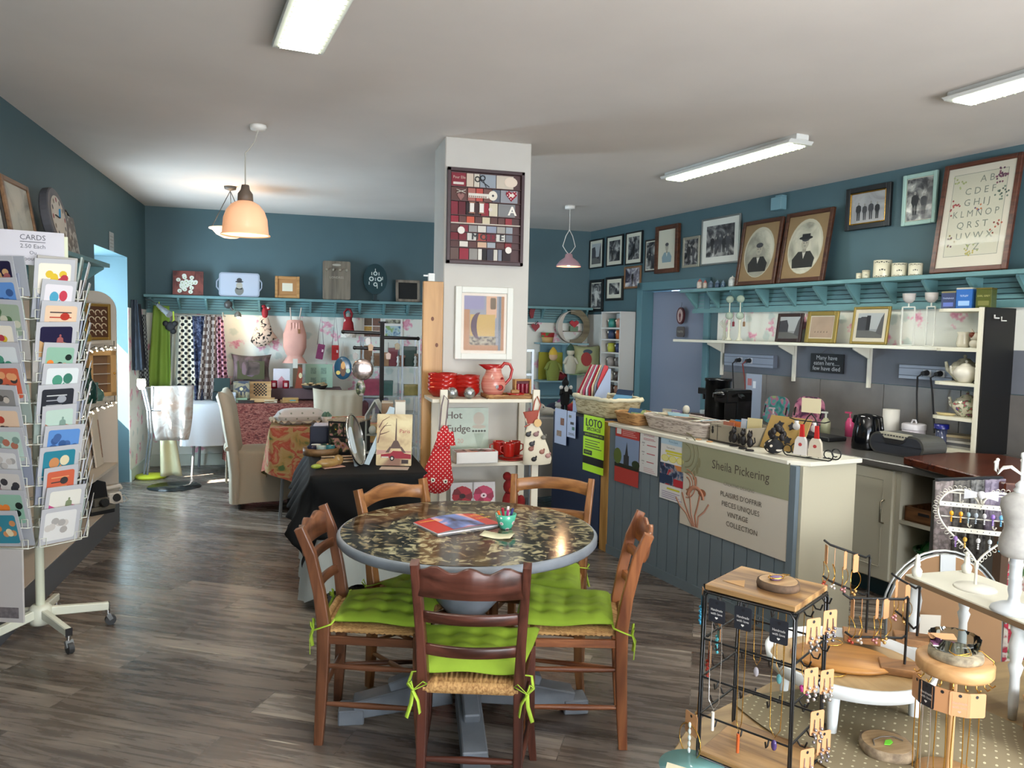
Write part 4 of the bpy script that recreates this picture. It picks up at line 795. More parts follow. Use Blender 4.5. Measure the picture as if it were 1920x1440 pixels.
b=B(C('#5f5c52',.4));b.box(-.09,.09,-.075,-.07,.03,.06);b.rod((0,-.07,.08),(0,-.10,.09),.03,BLACK,16);b.box(-.05,.06,-.05,-.01,.06,.11);b.mk('lens_panel',t)
t=us('telephone','white retro telephone with a black dial at the far end of the base shelf','telephone',206,938,.17,-1.44,rz=PI/2-.7)
b=B(C('#cfc8bc',.3));b.prism([(-.07,0),(.07,0),(.05,.09),(-.05,.09)],-.07,.05);b.mk('body',t,bev=.008);b=B(D0);b.rod((.0,-.072,.05),(0,-.085,.055),.03,D0,20);b.mk('dial',t);b=B(C('#cfc8bc',.3));b.tube([(-.09,-.01,.1),(-.08,-.01,.125),(.08,-.01,.125),(.09,-.01,.1)],.015);b.mk('handset',t);b=B(C('#b9b3a8'));b.tube([(.07,0,.02),(.1,-.03,.05),(.12,-.05,.01),(.06,-.08,.01)],.004);b.mk('cord',t)
for i,(z,lab)in enumerate(((1.405,'string of tiny fairy lights draped along the upper cream shelf'),(.985,'string of tiny fairy lights draped along the middle cream shelf'))):
 t=T('fairy_lights',lab,'lights',(XL+dp-.02,5.2,z));b=B(C('#20221c'));n_=26;pts=[]
 for k in range(n_+1):y=1.30*k/n_;pts.append((.012+.012*math.sin(k*2.3),y,-.02-.025*abs(math.sin(k*.9))+(.05 if k==n_ else 0)))
 b.tube(pts,.003,n=4);b.mk('wire',t)
 for k in range(0,n_,1):b=B(C('#fff0c8',em=10));b.sph((pts[k][0]+.008,pts[k][1],pts[k][2]-.012),.0055,n=6,k=4);b.mk('bulb',t)
 # ---- spinning card rack
RC=Vector((-1.25,4.16,0));WR=C('#d6d8cc',.35)
rack=T('card_rack','white revolving wire greeting card rack on a wheeled five-arm base','rack',RC)
b=B(C('#ccd1bc',.4));b.rod((0,0,.10),(0,0,1.9),.021);b.mk('pole',rack)
b=B(C('#d3d6c6',.4));b.lathe([(0,.07),(.045,.07),(.05,.085),(.05,.15),(.035,.165),(0,.165)]);b.mk('hub',rack)
cam_az=math.atan2(CP.y-RC.y,CP.x-RC.x)
for k in range(5):
 a=math.atan2(3.975-RC.y,-1.103-RC.x)+k*2*PI/5;d=Vector((math.cos(a),math.sin(a),0))
 b=B(C('#d3d6c6',.4));b.bar(d*.04+Vector((0,0,.125)),d*.30+Vector((0,0,.10)),.03,.045,h2=.038);arm=b.mk('base_arm',rack,bev=.004)
 b=B(D0);p=d*.30;b.bar(p+Vector((0,0,.1)),p*1.01+Vector((0,0,.1)),.031,.039);b.mk('end_cap',arm)
 b=B(C('#6f7374',.35));q=d*.295+Vector((0,0,.0));s_=Vector((-d.y,d.x,0));b.rod(q+Vector((0,0,.085)),q+Vector((0,0,.055)),.012,SILVER);b.rod(q-s_*.012+d*.012+Vector((0,0,.027)),q+s_*.012+d*.012+Vector((0,0,.027)),.026,C('#2f3133',.5),16);b.bar(q+Vector((0,0,.06)),q+d*.015+Vector((0,0,.03)),.034,.02);b.mk('caster',rack)
NT=13;ZR0=.50;DZ=.096;RAD=.165;CWD=.178;CHT=.18
cols_=[(-35,'left'),(25,'right'),(85,'far right'),(-95,'far left')]
arts=[('red and yellow flowers','#e9e2d2','#d8b83a','#b23a48'),('coloured balloons','#dcd8de','#4fa0bf','#c23f52'),('peach dancing legs','#e0c3a6','#b2382c','#3a3038'),('gold palm trees on navy','#1f1c3c','#c9a070','#a05a5a'),('a family portrait','#8fb8a2','#e8853a','#1d2b28'),('a green banner','#d9dfe0','#4f947c','#3f7a68'),('black and white cats','#2d3038','#9ca0a8','#c3c6c6'),('pale mint ribbons','#b9d0c4','#b2705c','#7f9a90'),('blue lettering','#5f8fce','#46659a','#3a5a8e'),('a dog in a car','#2f8296','#c98a5a','#e0d2ae'),('an orange square scene','#cc6448','#3f3a3a','#e0a070'),('a pink rose','#e0ded4','#c8578a','#7f8a6a'),('a stack of white envelopes','#dcdcda','#c9c4be','#a9a6a2'),('a green landscape','#9aaa94','#4f6f4a','#c9c8b2'),('a misty blue harbour','#7fa0b0','#30485a','#b9c6c9'),('a grey cottage','#8c8a88','#4c4a4a','#c9c0b4'),('purple heather hills','#a9a48e','#5a3a6a','#6f7f4a'),('a wedding couple','#cfcac4','#3a3a40','#a8888a')]
def cardart(b,w,h,a,seed):
 r_=random.Random(seed);y=-.0022;m0,m1,m2=C(a[1],.35),C(a[2],.35),C(a[3],.35)
 b.prism(rrect(-w*.40,w*.40,h*.09,h*.88,.01,2),y,y+.0004,m0)
 k=seed%4;y-=.0003
 if k==0:
  for i in range(7):b.ell(r_.uniform(-.3,.3)*w,r_.uniform(.3,.7)*h,w*.10,w*.10,y-.0001*i,(m1,m2)[i%2],10)
 elif k==1:
  b.ell(-.12*w,.55*h,w*.13,h*.15,y,m1);b.ell(.14*w,.6*h,w*.12,h*.14,y,m2);b.rect(-.3*w,.3*w,.2*h,.28*h,y,m2);b.flat([(-.2*w,.2*h),(.2*w,.2*h),(.05*w,.5*h)],y-.0002,m1)
 elif k==2:
  for i in range(4):b.rect(-.28*w,.28*w-r_.random()*.2*w,(.3+i*.13)*h,(.33+i*.13)*h,y,m2 if i%2 else m1)
  b.ell(.1*w,.6*h,w*.12,h*.1,y-.0002,m1)
 else:
  b.flat([(-.4*w,.09*h),(.4*w,.09*h),(.4*w,.4*h),(.1*w,.5*h),(-.1*w,.35*h),(-.4*w,.52*h)],y,m1);person(b,.1*w,.2*h,h*.5,y-.0002,m2,m2)
protoc={}
ordn=['topmost','second','third','fourth','fifth','sixth','seventh','eighth','ninth','tenth','eleventh','twelfth','lowest']
for ci,(da,cn)in enumerate(cols_):
 a=cam_az+R(da);d=Vector((math.cos(a),math.sin(a),0));s_=Vector((-d.y,d.x,0));rz=a+PI/2
 for k in range(NT):
  z=ZR0+k*DZ;b=B(WR);b.at((0,0,z));r0=RAD-.01;hw=CWD*.5+.006
  f=lambda rr,ss,zz:d*rr+s_*ss+Vector((0,0,zz))
  b.tube([f(.02,-.02,.0),f(r0,-hw,0),f(r0+.055,-hw,.005),f(r0+.055,hw,.005),f(r0,hw,0),f(.02,.02,0)],.0028,n=5)
  b.tube([f(r0+.055,-hw+.0,.045),f(r0+.055,-hw+.03,.045),f(r0+.05,-hw+.03,.005)],.0022,n=4);b.tube([f(r0+.055,hw,.045),f(r0+.055,hw-.03,.045),f(r0+.05,hw-.03,.005)],.0022,n=4)
  b.tube([f(r0+.055,-hw,.005),f(r0+.055,-hw,.045)],.0022,n=4);b.tube([f(r0+.055,hw,.005),f(r0+.055,hw,.045)],.0022,n=4)
  b.mk('wire_pocket',rack)
  j=(NT-1-k)
  for n_ in range(2 if ci<3 else 1):
   hh=CHT*(1 if n_==0 else 1.0+.06*((k+ci)%3));ww=CWD*(1 if(k+n_+ci)%3 else.86);c0=RC+d*(r0+(.040 if n_==0 else.018))+Vector((0,0,z+.009));off=s_*((-.008,.012,0)[(k+n_)%3])
   ai=(j if ci==1 else(j*5+ci*7+3))%(13 if ci==1 else len(arts));art=arts[ai]
   if n_==0:
    t=T('greeting_card','greeting card with %s, %s pocket of the %s rack column'%(art[0],ordn[j],cn),'card',c0+off,rz,'greeting cards in the revolving rack',rx=-R(-13))
    t.rotation_euler=(R(13),R(((k*37+ci*11)%7-3)*.7),rz)
    q=B(C('#babbc0',.3));q.box(-ww/2,ww/2,-.0015,.0015,0,hh);q.mk('folded_card',t)
    q=B();cardart(q,ww,hh,art,j*4+ci if ci!=1 else j);q.mk('printed_picture',t)
   else:
    q=B(C(('#a9acb2','#b0aca6','#9aa8a0','#9298a8')[(k+ci)%4],.4));q.box(-ww/2,ww/2,-.004,.004,0,hh)
    o=one(q,'greeting_card','plain backing cards behind the front card, %s pocket, %s column'%(ordn[j],cn),'card',c0+off,rz,'greeting cards in the revolving rack');o.rotation_euler=(R(9),R(((k*13+ci)%5-2)),rz)
p0=atY(3,447,4.0);a=cam_az+R(-8)
t=T('price_sign','white paper sign reading CARDS taped on top of the card rack','sign',(atY(57,470,4.02).x,4.02,atY(57,497,4.02).z),cam_az+PI/2)
b=B(C('#bcb8be',.25));b.box(-.135,.135,-.003,0,0,.155);b.box(-.15,.15,.002,.006,.005,.14,C('#cdd0b4'));b.mk('paper',t)
b=B(C('#4a4a50'));b.text('CARDS',.034,.01,.125,-.004,wmax=.1);b.box(-.04,.06,-.0042,-.0035,.104,.107);b.text('2.50 Each',.026,.01,.085,-.004,wmax=.1);b.text('Ou',.022,.01,.056,-.004);b.text('5 pour 10',.024,.005,.028,-.004,wmax=.1);b.mk('lettering',t)
b=B(C('#b9b6b4',.5));b.box(-.09,.09,-.012,0,0,.34);b.box(-.07,.07,-.013,-.012,.02,.07,C('#6f6a6c',nz=.4,sc=60))
d=Vector((math.cos(cam_az+R(-35)),math.sin(cam_az+R(-35)),0));one(b,'paper_bag','long white paper bag hanging below the left card column','bag',RC+d*.235+Vector((0,0,.17)),cam_az+R(-35)+PI/2)
# ================================================================ slipcovered chairs
def slip_chair(label,o,rz,back_h=1.0):
 t=T('slipcovered_chair',label,'chair',(o[0],o[1],0),rz,'chairs in loose cream covers');CC=C('#b5aa96',.85,nz=.04,sc=4)
 b=B(CC);N=48
 def sec(a,w,d,p=4):c,s=math.cos(a),math.sin(a);return(w*math.copysign(abs(c)**(2/p),c),d*math.copysign(abs(s)**(2/p),s))
 zs=[(.07,.27,.28),(.2,.265,.272),(.42,.25,.258),(.47,.25,.255),(.49,.24,.245),(.495,.2,.2),(.497,.0,.0)]
 vs=[]
 for z,w,d in zs:
  for i in range(N):a=2*PI*i/N;x,y=sec(a,w,d);f=1+(.022*math.sin(a*9)+.015*math.sin(a*5+1))*(1 if z<.3 else.2);vs.append((x*f,y*f+.01,z+(.02*math.sin(a*2)if z<.1 else 0)))
 b.add(vs,[(k*N+i,k*N+(i+1)%N,(k+1)*N+(i+1)%N,(k+1)*N+i)for k in range(len(zs)-1)for i in range(N)],None,True)
 M_=14;vs=[];lv=[(.05,0),(.3,0),(.5,-.02),(.7,-.05),(.85,-.07),(back_h-.03,-.10),(back_h,-.11)]
 for z,y in lv:
  th=.055 if z<back_h-.01 else.03;wf=.25+.01*math.sin(z*7)
  for i in range(2*M_):
   u=(i%M_)/(M_-1)*2-1;s_=-1 if i<M_ else 1;u=u if i<M_ else-u
   vs.append((u*wf,-.235+y+s_*th*(1-abs(u)**4*.6)+.006*math.sin(u*14+z*4),z-(.035*abs(math.cos(u*PI/2))if z>back_h-.04 else 0)))
 K=2*M_;b.add(vs,[(k*K+i,k*K+(i+1)%K,(k+1)*K+(i+1)%K,(k+1)*K+i)for k in range(len(lv)-1)for i in range(K)]+[tuple(range((len(lv)-1)*K,len(lv)*K))],None,True)
 b.mk('cover',t)
 b=B(CC);b.sph((0,-.32,.50),(.05,.025,.045));b.tube([(-.24,-.29,.52),(0,-.315,.50),(.24,-.29,.52)],.018)
 hang(b,-.05,-.005,.18,.47,-.315,1,.01);hang(b,.0,.05,.2,.47,-.315,1,.01);b.mk('bow',t)
 for sx in(-1,1):
  for y in(-.2,.2):b=B(C('#2a2622'));b.rod((.2*sx,y,0),(.2*sx,y,.12),.012,r2=.016);b.mk('leg',t)
slip_chair('cream slipcovered dining chair seen from the side, left of the floral table',(-.33,7.0),R(-90),1.0)
slip_chair('cream slipcovered chair behind the floral table, its back to the red cloth',(.33,7.75),R(180),.93)
# ================================================================ floral table
fx0,fx1,fy0,fy1=-.27,.62,6.35,7.15
legtable('square table hidden under the rose-printed cloth',fx0+.02,fx1-.02,fy0+.02,fy1-.02,.725)
b=B(blotch([(.34,'#4f6a40'),(.41,'#a88a52'),(.5,'#b0976a'),(.55,'#a84a38'),(.6,'#b8705c'),(.66,'#b59c6c'),(.75,'#7f6a78')],7,.85,4));drape(b,fx0,fx1,fy0,fy1,.745,.3,amp=.02,fl=.05,hem=.09,per=.5,rnd_=2);one(b,'tablecloth','cream tablecloth with big red and green roses on the small table','tablecloth')
p=atY(585,775,6.75);t=T('throw_cushion','white sprigged cushion with a ruffled edge lying on the floral table','cushion',(p.x-.1,6.66,.80),R(8));b=B(dotm('#cfc9c4','#8a8f80',16,.12));b.at((0,0,.0),rx=R(84));cushion(b,.40,.36,.15,pinch=.06);b.mk('cover',t)
b=B(C('#c6b8a2',.9));n_=60;b.grid(lambda u,v:((.2+.045*v)*math.copysign(abs(math.cos(2*PI*u))**.7,math.cos(2*PI*u)),(.18+.045*v)*math.copysign(abs(math.sin(2*PI*u))**.7,math.sin(2*PI*u)),-.02+v*.012*math.sin(u*2*PI*22)),n_*2,2);b.mk('ruffle',t)
t=T('plant_pot','tiny white pot with a grey-green succulent on the floral table','plant',(atY(612,778,6.5).x,6.5,.748));b=B(C('#d9d4d0',.4));b.lathe([(0,0),(.03,0),(.045,.07),(.04,.07),(.03,.055),(0,.055)]);b.mk('pot',t)
b=B(C('#5f7f6c',.7))
for i in range(14):a=i*2.4;r_=.012+.02*(i/14);b.sph((r_*math.cos(a),r_*math.sin(a),.07+.02*(1-i/14)),(.014,.009,.02),n=6,k=4)
b.mk('foliage',t)
# ================================================================ black draped table and its things
BX0,BX1,BY0,BY1,BZ=.05,.635,4.23,5.3,.75
BLK=C('#06080b',.8);BLK.node_tree.nodes['Principled BSDF'].inputs['Specular IOR Level'].default_value=.25
legtable('folding table under the black cloth beside the pillar',BX0+.03,BX1-.03,BY0+.03,BY1-.03,BZ-.02,C('#8b8f92',.5))
b=B(C('#c3cac9',.85));drape(b,BX0+.012,BX1-.012,BY0+.012,BY1-.012,BZ-.016,.10,amp=.022,fl=.07,per=.13,hem=.06);one(b,'tablecloth','white undercloth hanging below the black cloth to the floor','tablecloth')
b=B(BLK)
def bc(u,v):
# square cloth larger than the table: overhang falls, with a long point at the near left corner
 ox,oy=.27,.34;x=BX0-ox+(BX1-BX0+ox+.03)*u;y=BY0-oy+(BY1-BY0+oy+.12)*v
 dx=max(0,BX0-x);dy=max(0,BY0-y);r_=math.hypot(dx,dy)
 if r_<1e-6:return(x,y,BZ+.002*math.sin(15*x)*math.cos(13*y))
 ux,uy=dx/r_,dy/r_;q=.05+r_*((.12 if dx<dy else.12+.3*min(1,(dx-dy)/.1))+.07*math.sin(x*20+y*24))-.03;cx,cy=min(max(x,BX0),BX1),max(y,BY0)
 dr=r_*(1.13 if dx*dy else 1)
 return(cx-ux*q,cy-uy*q-(.0 if not dx else.01*math.sin(y*30)),BZ-dr*.97)
b.grid(bc,56,70);one(b,'tablecloth','black satin cloth over the table beside the pillar, hanging in points','tablecloth',solid=.003)
def kt(name,label,cat,px,py,rz=0,z=BZ+.005,**k):p=atz(px,py,z);return T(name,label,cat,(p.x,p.y,z),rz,**k)
t=kt('round_box_tray','round wooden tray filled with enamel cups on the black cloth','tray',602,852,0,BZ+.004);b=B(wood('#8c6a45','#5f452b',8,0));b.lathe([(0,0),(.11,0),(.11,.045),(.102,.045),(.102,.008),(0,.008)],n=32,sx=1.0,sy=.9);b.mk('hoop',t);tx=Vector(t.location)
for i,(dx,dy,c_,lab)in enumerate(((-.055,-.03,'#1d2238','navy enamel'),(.0,-.045,'#9fb2ac','pale green enamel'),(.055,-.03,'#3f7f86','teal enamel'),(-.03,.03,'#cfd2cc','white enamel'),(.03,.03,'#26463e','dark green enamel'))):
 b=B(C(c_,.3));cup(b,(0,0,0),.03,.05,hd=i*1.3);one(b,'enamel_cup','%s cup in the round wooden tray'%lab,'cup',tx+Vector((dx,dy,.010)),group='enamel cups in the round tray')
for i in range(3):b=B(C('#b49a7c',.5));b.rod((-.12,0,.006),(.12,.01,.006),.006);one(b,'wooden_spoon',('thin beige stick lying nearest the bread ornament','thin beige stick behind the first stick','thin beige stick furthest from the bread ornament')[i],'stick',atz(640,868-i*5,BZ+.005),R(-3+i*3),'beige sticks on the black cloth')
t=kt('bread_ornament','cellophane-wrapped golden loaf-shaped ornament on the black cloth','ornament',615,876,R(25));b=B(C('#9a7a48',.2,nz=.3,sc=20));b.sph((0,0,.025),(.075,.035,.026));b.sph((-.075,-.01,.014),(.035,.02,.014),C('#8d9a3a',.2));b.sph((.07,.01,.035),(.03,.025,.03));b.mk('loaf',t);b=B(C('#c79a86',.5));b.box(-.04,.09,-.04,.035,0,.003);b.mk('card_base',t)
t=kt('drawer_chest','small black chest of drawers with rose-papered fronts on the black cloth','chest',655,848,R(-28));w,d,h=.21,.17,.215
b=B(D0);b.box(-w/2,w/2,-d/2,d/2,0,h-.008);b.box(-w/2-.006,w/2+.006,-d/2-.006,d/2+.006,h-.008,h,blotch([(.4,'#6f6252'),(.55,'#a5977f')],40));b.mk('case',t)
FL=blotch([(.42,'#14140f'),(.5,'#4d5a34'),(.58,'#b0767a'),(.7,'#c7a86a')],26,.5,2)
for q in((-w/2+.012,-.006,.115,.195),(.006,w/2-.012,.115,.195),(-w/2+.012,w/2-.012,.015,.10)):
 b=B(FL);b.box(q[0],q[1],-d/2-.006,-d/2,q[2],q[3]);dr=b.mk('drawer',t);b=B(GOLD);b.sph(((q[0]+q[1])/2,-d/2-.011,(q[2]+q[3])/2),.006,n=8,k=5);b.mk('knob',dr)
t=kt('folder','open navy folder with a white sheet lying behind the rose-papered chest','folder',652,775,R(-5),BZ+.06);t.location=(.20,5.22,BZ+.21+.0);t.location.z=BZ+.155;b=B(C('#0f1730',.4));b.box(-.16,.16,-.1,.1,-.15,0.0);b.mk('box_base',t,bev=.004);b=B(C('#c6c9da',.5));b.box(-.14,.13,-.08,.08,.001,.005);b.mk('sheet',t);b=B(D1);b.rod((.03,-.03,.009),(.12,0,.009),.004);b.mk('pen',t)
t=kt('oval_platter','tall polished silver oval dish leaning against the chest','dish',678,873,R(62));t.rotation_euler=(R(-14),0,R(62));b=B(SILVER)
b.grid(lambda u,v:((.10*(1-(1-v)**2*.0)*v)*math.cos(2*PI*u)*1.0,.02*(1-v*v)*1.4-.028*(1 if 0 else 0),.155+.15*v*math.sin(2*PI*u)),40,8);b.sweep([(.1*math.cos(2*PI*i/40),0,.155+.15*math.sin(2*PI*i/40))for i in range(40)],[(.006*math.cos(a*PI/3),.006*math.sin(a*PI/3))for a in range(6)],closed=True);b.mk('dish_body',t)
b=B(C('#aeb9bd',.5));b.box(-.02,.02,.02,.035,.003,.25);b.mk('rear_support',t)
t=kt('metal_sign','vintage metal sign of a tower and a red car standing on the black cloth','sign',738,873,R(-14));t.rotation_euler=(R(-8),0,R(-14));w,h=.205,.30
b=B(blotch([(.3,'#8d6a5a'),(.45,'#c9b48c'),(.6,'#dccfa6')],6,.35));b.prism(rrect(-w/2,w/2,0,h,.006),-.006,0);y=-.0065
TW=C('#5a4640');b.flat([(-.006+.01,.135),(.006+.01,.135),(.0115,.275),(.0085,.275)],y,TW);b.flat([(-.022,.105),(.042,.105),(.022,.145),(-.002,.145)],y,TW);b.flat([(-.05,.075),(-.03,.075),(-.018,.1),(.038,.1),(.05,.075),(.07,.075),(.045,.11),(-.025,.11)],y-.0002,TW);b.ell(.01,.078,.028,.018,y-.0003,C('#c9b48c'))
b.flat([(-.1,.06),(-.04,.075),(.0,.075),(.1,.075),(.1,.085),(-.1,.09)],y,C('#b58a80'));RC_=C('#8e2130')
b.flat([(-.075,.045),(.1,.04),(.1,.066),(.06,.072),(.045,.084),(-.005,.086),(-.02,.072),(-.075,.065)],y-.0004,RC_);b.ell(-.01,.042,.013,.015,y-.0006,D0);b.ell(-.01,.042,.007,.008,y-.0007,D3);b.rect(-.072,-.03,.045,.052,y-.0006,D3);b.rect(.045,.085,.012,.035,y,C('#3a2d2c'));b.text('Paris',.032,.06,.20,y,C('#9a3a40'));b.mk('panel',t)
b=B(C('#6a4a44'))
for p_ in(((-.095,.13),(-.08,.2),(-.04,.25)),((-.085,.18),(-.05,.19),(-.03,.20)),((-.09,.22),(-.07,.26),(-.03,.285)),((-.08,.2),(-.06,.23),(-.02,.235))):b.tube([(x,-.0075,z)for x,z in p_],[.003,.002,.001],n=4)
b.mk('painted_branches',t)
b=B(C('#a9988a'));b.box(-.08,.08,-.05,.03,0,.004);one(b,'booklet','pale booklet lying flat in front of the tower sign','booklet',atz(740,878,BZ+.004),R(-14))
# white block letters / house frames behind
for i,(px,py,w,d,h,c_,lab)in enumerate(((750,785,.065,.10,.34,'#d8d4c6','tall white narrow box standing behind the tower sign'),(726,785,.07,.14,.335,'#7a6046','tall brown cardboard box beside the white one'))):
 t=T('display_box',lab,'box',(atY(px,py,4.85).x,4.85,BZ+.006),R(-6));b=B(C(c_,.6));b.box(-w/2,w/2,-d/2,d/2,0,h);b.mk('carton',t,bev=.003);b=B(C('#b9b4a6'));b.box(-w/2,w/2,-d/2,d/2,h,h+.003);b.mk('lid',t)
t=T('house_frame','grey house-shaped open shelf frame behind the cardboard box','frame',(atY(702,760,4.95).x+.015,4.97,BZ+.006),R(-20));b=B(C('#b4b8b2',.6));P_=[(-.06,0),(.06,0),(.06,.24),(0,.34),(-.06,.24)]
for i in range(5):a,c=P_[i],P_[(i+1)%5];b.bar((a[0],0,a[1]),(c[0],0,c[1]),.08,.008,upv=(0,1,0))if 0 else b.bar((a[0],-.0,a[1]),(c[0],0,c[1]),.008,.09,upv=(0,1,0))
b.mk('frame',t);b=B(C('#9fa39c'));b.box(-.06,.06,-.04,.04,.11,.118);b.mk('shelf_board',t);b=B(C('#d9ddd4',.7));b.sph((-.02,-.02,.145),(.025,.02,.03));b.mk('ornament',t)
t=kt('ribbon_letter','pale blue wooden letter leaning beside the silver dish','ornament',692,872,R(-5));t.rotation_euler=(R(-8),R(14),R(-5));b=B(C('#9fb0b8',.6));b.prism([(-.03,0),(.0,0),(.05,.30),(.02,.32)],-.008,0);b.prism([(.02,.30),(.07,.31),(.06,.36),(.03,.36)],-.012,0);b.mk('board',t)
for i in range(2):t=T('glass_bottle',('small clear glass bud vase on the black cloth','clear glass bud vase hanging beside the display stand')[i],'vase',(atY((690,702)[i],780,5.1).x,5.15,BZ+.005+(.0 if i==0 else.17)),group='clear bud vases');b=B(C('#d8dde0',.05,alpha=.45));b.lathe([(0,0),(.022,.002),(.026,.02),(.01,.045),(.008,.09),(.014,.10),(.007,.09),(.009,.045),(.022,.02),(0,.008)]);b.mk('glass_body',t)
# black display stand with hanging ornaments
t=T('display_stand','tall black metal display post with four arms hung with ornaments','stand',(atY(716,700,5.35).x,5.36,0));zt=atY(718,606,5.35).z;b=B(C('#08090b',.8));b.bar((0,0,.01),(0,0,zt),.028,.028);b.bar((0,0,zt),(0,0,zt+.012),.05,.05);b.lathe([(0,0),(.16,0),(.16,.012),(0,.014)]);b.mk('post',t)
arms=[]
for px,py,dy in((643,622,-.02),(785,635,.03),(665,652,.0)):
 q=atY(px,py,5.36);b=B(BLACK);z_=q.z;b.rod((0,0,z_+.005*(1 if px>700 else-1)),(q.x-t.location.x,dy,z_),.011);b.sph((q.x-t.location.x,dy,z_),.014);b.mk('arm',t)
def orn(px,py,lab,w,h,m,top,cat='ornament',m2=None,nm='hanging_ornament'):
 q=atY(px,py,5.30);tt=T(nm,lab,cat,(q.x,5.30,q.z));bb=B(m);bb.sph((0,0,0),(w/2,.012,h/2),n=24,k=12)
 if m2:m2(bb,w,h)
 bb.mk('body',tt);bb=B(C('#8a8a86',.4,.5));zt_=atY(px,top,5.30).z-q.z;bb.tube([(-.01,0,h/2-.005),(0,0,zt_),(.01,0,h/2-.005)],.0015,n=4);bb.mk('hanger',tt)
def goat(bb,w,h):bb.ell(0,-.01,w*.16,h*.3,-.0135,C('#5a3a20'));bb.ell(0,h*.12,w*.12,h*.17,-.014,C('#c79a5a'));bb.ell(-w*.1,h*.3,w*.05,h*.1,-.0142,D0);bb.ell(w*.28,-h*.12,w*.12,h*.1,-.0138,C('#9fc0a8'));bb.ell(-w*.27,-h*.2,w*.12,h*.09,-.0138,C('#c2b058'))
orn(643,690,'blue oval hanging plaque painted with a brown horned animal',.118,.155,C('#1f4a66',.2),640,'plaque',goat,'hanging_plaque')
orn(680,693,'round silver spiral hanging ornament beside the blue plaque',.145,.145,C('#b9aaa2',.15,.85,nz=.5,sc=40),655)
orn(676,728,'small mottled oval hanging below the silver spiral',.065,.11,blotch([(.4,'#1c241c'),(.55,'#6f7a5a'),(.65,'#b9a9a9')],34,.3),662)
for i,(px,c_,lab,top)in enumerate(((666,'#8e8c88','tarnished star',662),(695,'#a9865a','brown card tag',628),(728,'#a98f80','copper angel',642),(745,'#7a6a3a','gold tag',642),(690,'#b9b9b6','white heart',628))):
 q=atY(px,(668,652,668,650,640)[i],5.33);tt=T('hanging_charm','small %s charm hanging from the black display post'%lab,'ornament',(q.x,5.33,q.z),group='small charms on the black display post');bb=B(C(c_,.4));bb.prism([(-.014,-.02),(.014,-.02),(.018,.015),(0,.028),(-.018,.015)],-.003,.003);bb.mk('charm',tt);bb=B(D2);bb.tube([(0,0,.02),(0,0,atY(px,top,5.33).z-q.z)],.0015,n=4);bb.mk('thread',tt)
 # glass-shelved case behind it, against the back wall
gx0,gx1=atY(680,700,8.5).x,atY(785,700,8.5).x
t=T('glass_cabinet','grey metal display case with glass shelves behind the black post','cabinet',((gx0+gx1)/2,8.62,0));w=gx1-gx0;b=B(C('#8f959a',.35,.5));zt=atY(730,633,8.5).z
for x in(-w/2,w/2,.12):
 for y in(-.15,.2):b.bar((x,y,0),(x,y,zt),.018,.018)
b.mk('frame',t)
for z in(.25,.62,atY(730,742,8.5).z,atY(730,687,8.5).z):b=B(C('#aab4b2',.15,alpha=.7));b.box(-w/2,w/2,-.15,.2,z-.012,z);b.mk('shelf_board',t)
zz=[atY(730,742,8.5).z,atY(730,687,8.5).z]
for i,(dx,w_,h_,c_,k,lab)in enumerate(((-.26,.12,.22,'#6d4a2c',1,'brown boxed soap'),(-.14,.08,.14,'#7e5a3a',1,'kraft paper box'),(-.05,.07,.15,'#9a7450',1,'light kraft box'),(.03,.1,.2,'#6e1f2c',1,'crimson gift box'),(.13,.06,.12,'#8a5a40',1,'copper coloured box'),(.22,.14,.22,'#15372c',1,'dark green gift box'),(.3,.07,.14,'#7a6046',1,'tan slim box'),(-.2,.24,.18,'#8a2b44',0,'magenta box with a blue motif'),(-.02,.1,.16,'#24504a',0,'deep teal box'),(.24,.16,.12,'#8a7a3a',0,'mustard folded cloth box'),(-.15,.26,.16,'#7d7688',-1,'lilac printed box'))):
 z=zz[k]if k>=0 else.62;b=B(C(c_,.5,nz=.25,sc=18));b.box(-w_/2,w_/2,-.04,.04,0,h_*.8);tt=T('gift_box','%s on the %s shelf of the glass case'%(lab,('middle','upper','lower')[k]),'box',((gx0+gx1)/2+dx,8.60,z+.001));b.mk('box_base',tt);b=B(C(c_,.35));b.box(-w_/2-.002,w_/2+.002,-.042,.042,h_*.8,h_);b.mk('lid',tt)
for i,dx in enumerate((-.2,.08,.27)):b=B(C('#b9b9b4',.3));b.lathe([(0,0),(.02,0),(.01,.03),(.022,.05),(.012,.08),(.018,.1),(0,.12)]);one(b,'candle_holder',('white turned figurine at the left of the upper glass shelf','white turned figurine in the middle of the upper glass shelf','white turned figurine at the right of the upper glass shelf')[i],'figurine',((gx0+gx1)/2+dx,8.52,zz[1]+.001),group='white figurines on the glass shelf')
# ================================================================ pillar things
PY=5.008
t=T('letterpress_tray','framed typesetter tray collage of sewing things reading MODE, high on the pillar','picture',(1.1425,PY,1.985))
w,h=.515,.615;DW=C('#3a2226',.5,nz=.2,sc=12)
b=B(DW);[b.box(*q)for q in((-w/2,-w/2+.022,-.035,0,0,h),(w/2-.022,w/2,-.035,0,0,h),(-w/2,w/2,-.035,0,0,.022),(-w/2,w/2,-.035,0,h-.022,h))];b.mk('frame',t,bev=.002)
b=B(C('#4d3030',.6));b.box(-w/2+.02,w/2-.02,-.006,0,.02,h-.02)
rows=[(.588,.50),(.495,.41),(.405,.318),(.312,.265),(.255,.21),(.205,.155),(.15,.112),(.105,.03)]
for z1,z0 in rows:b.box(-w/2+.02,w/2-.02,-.026,-.006,z0-.006,z0-.001)
b.box(-w/2+.025,w/2-.025,-.03,-.01,.2585,.266,C('#b9ada0'));b.mk('compartments',t)
cols8=['#8b1f30','#b8aca0','#6d4640','#9aa0a4','#5a2a30','#c9bfae','#a5443c','#3c2d30']
ri=random.Random(3);y=-.02
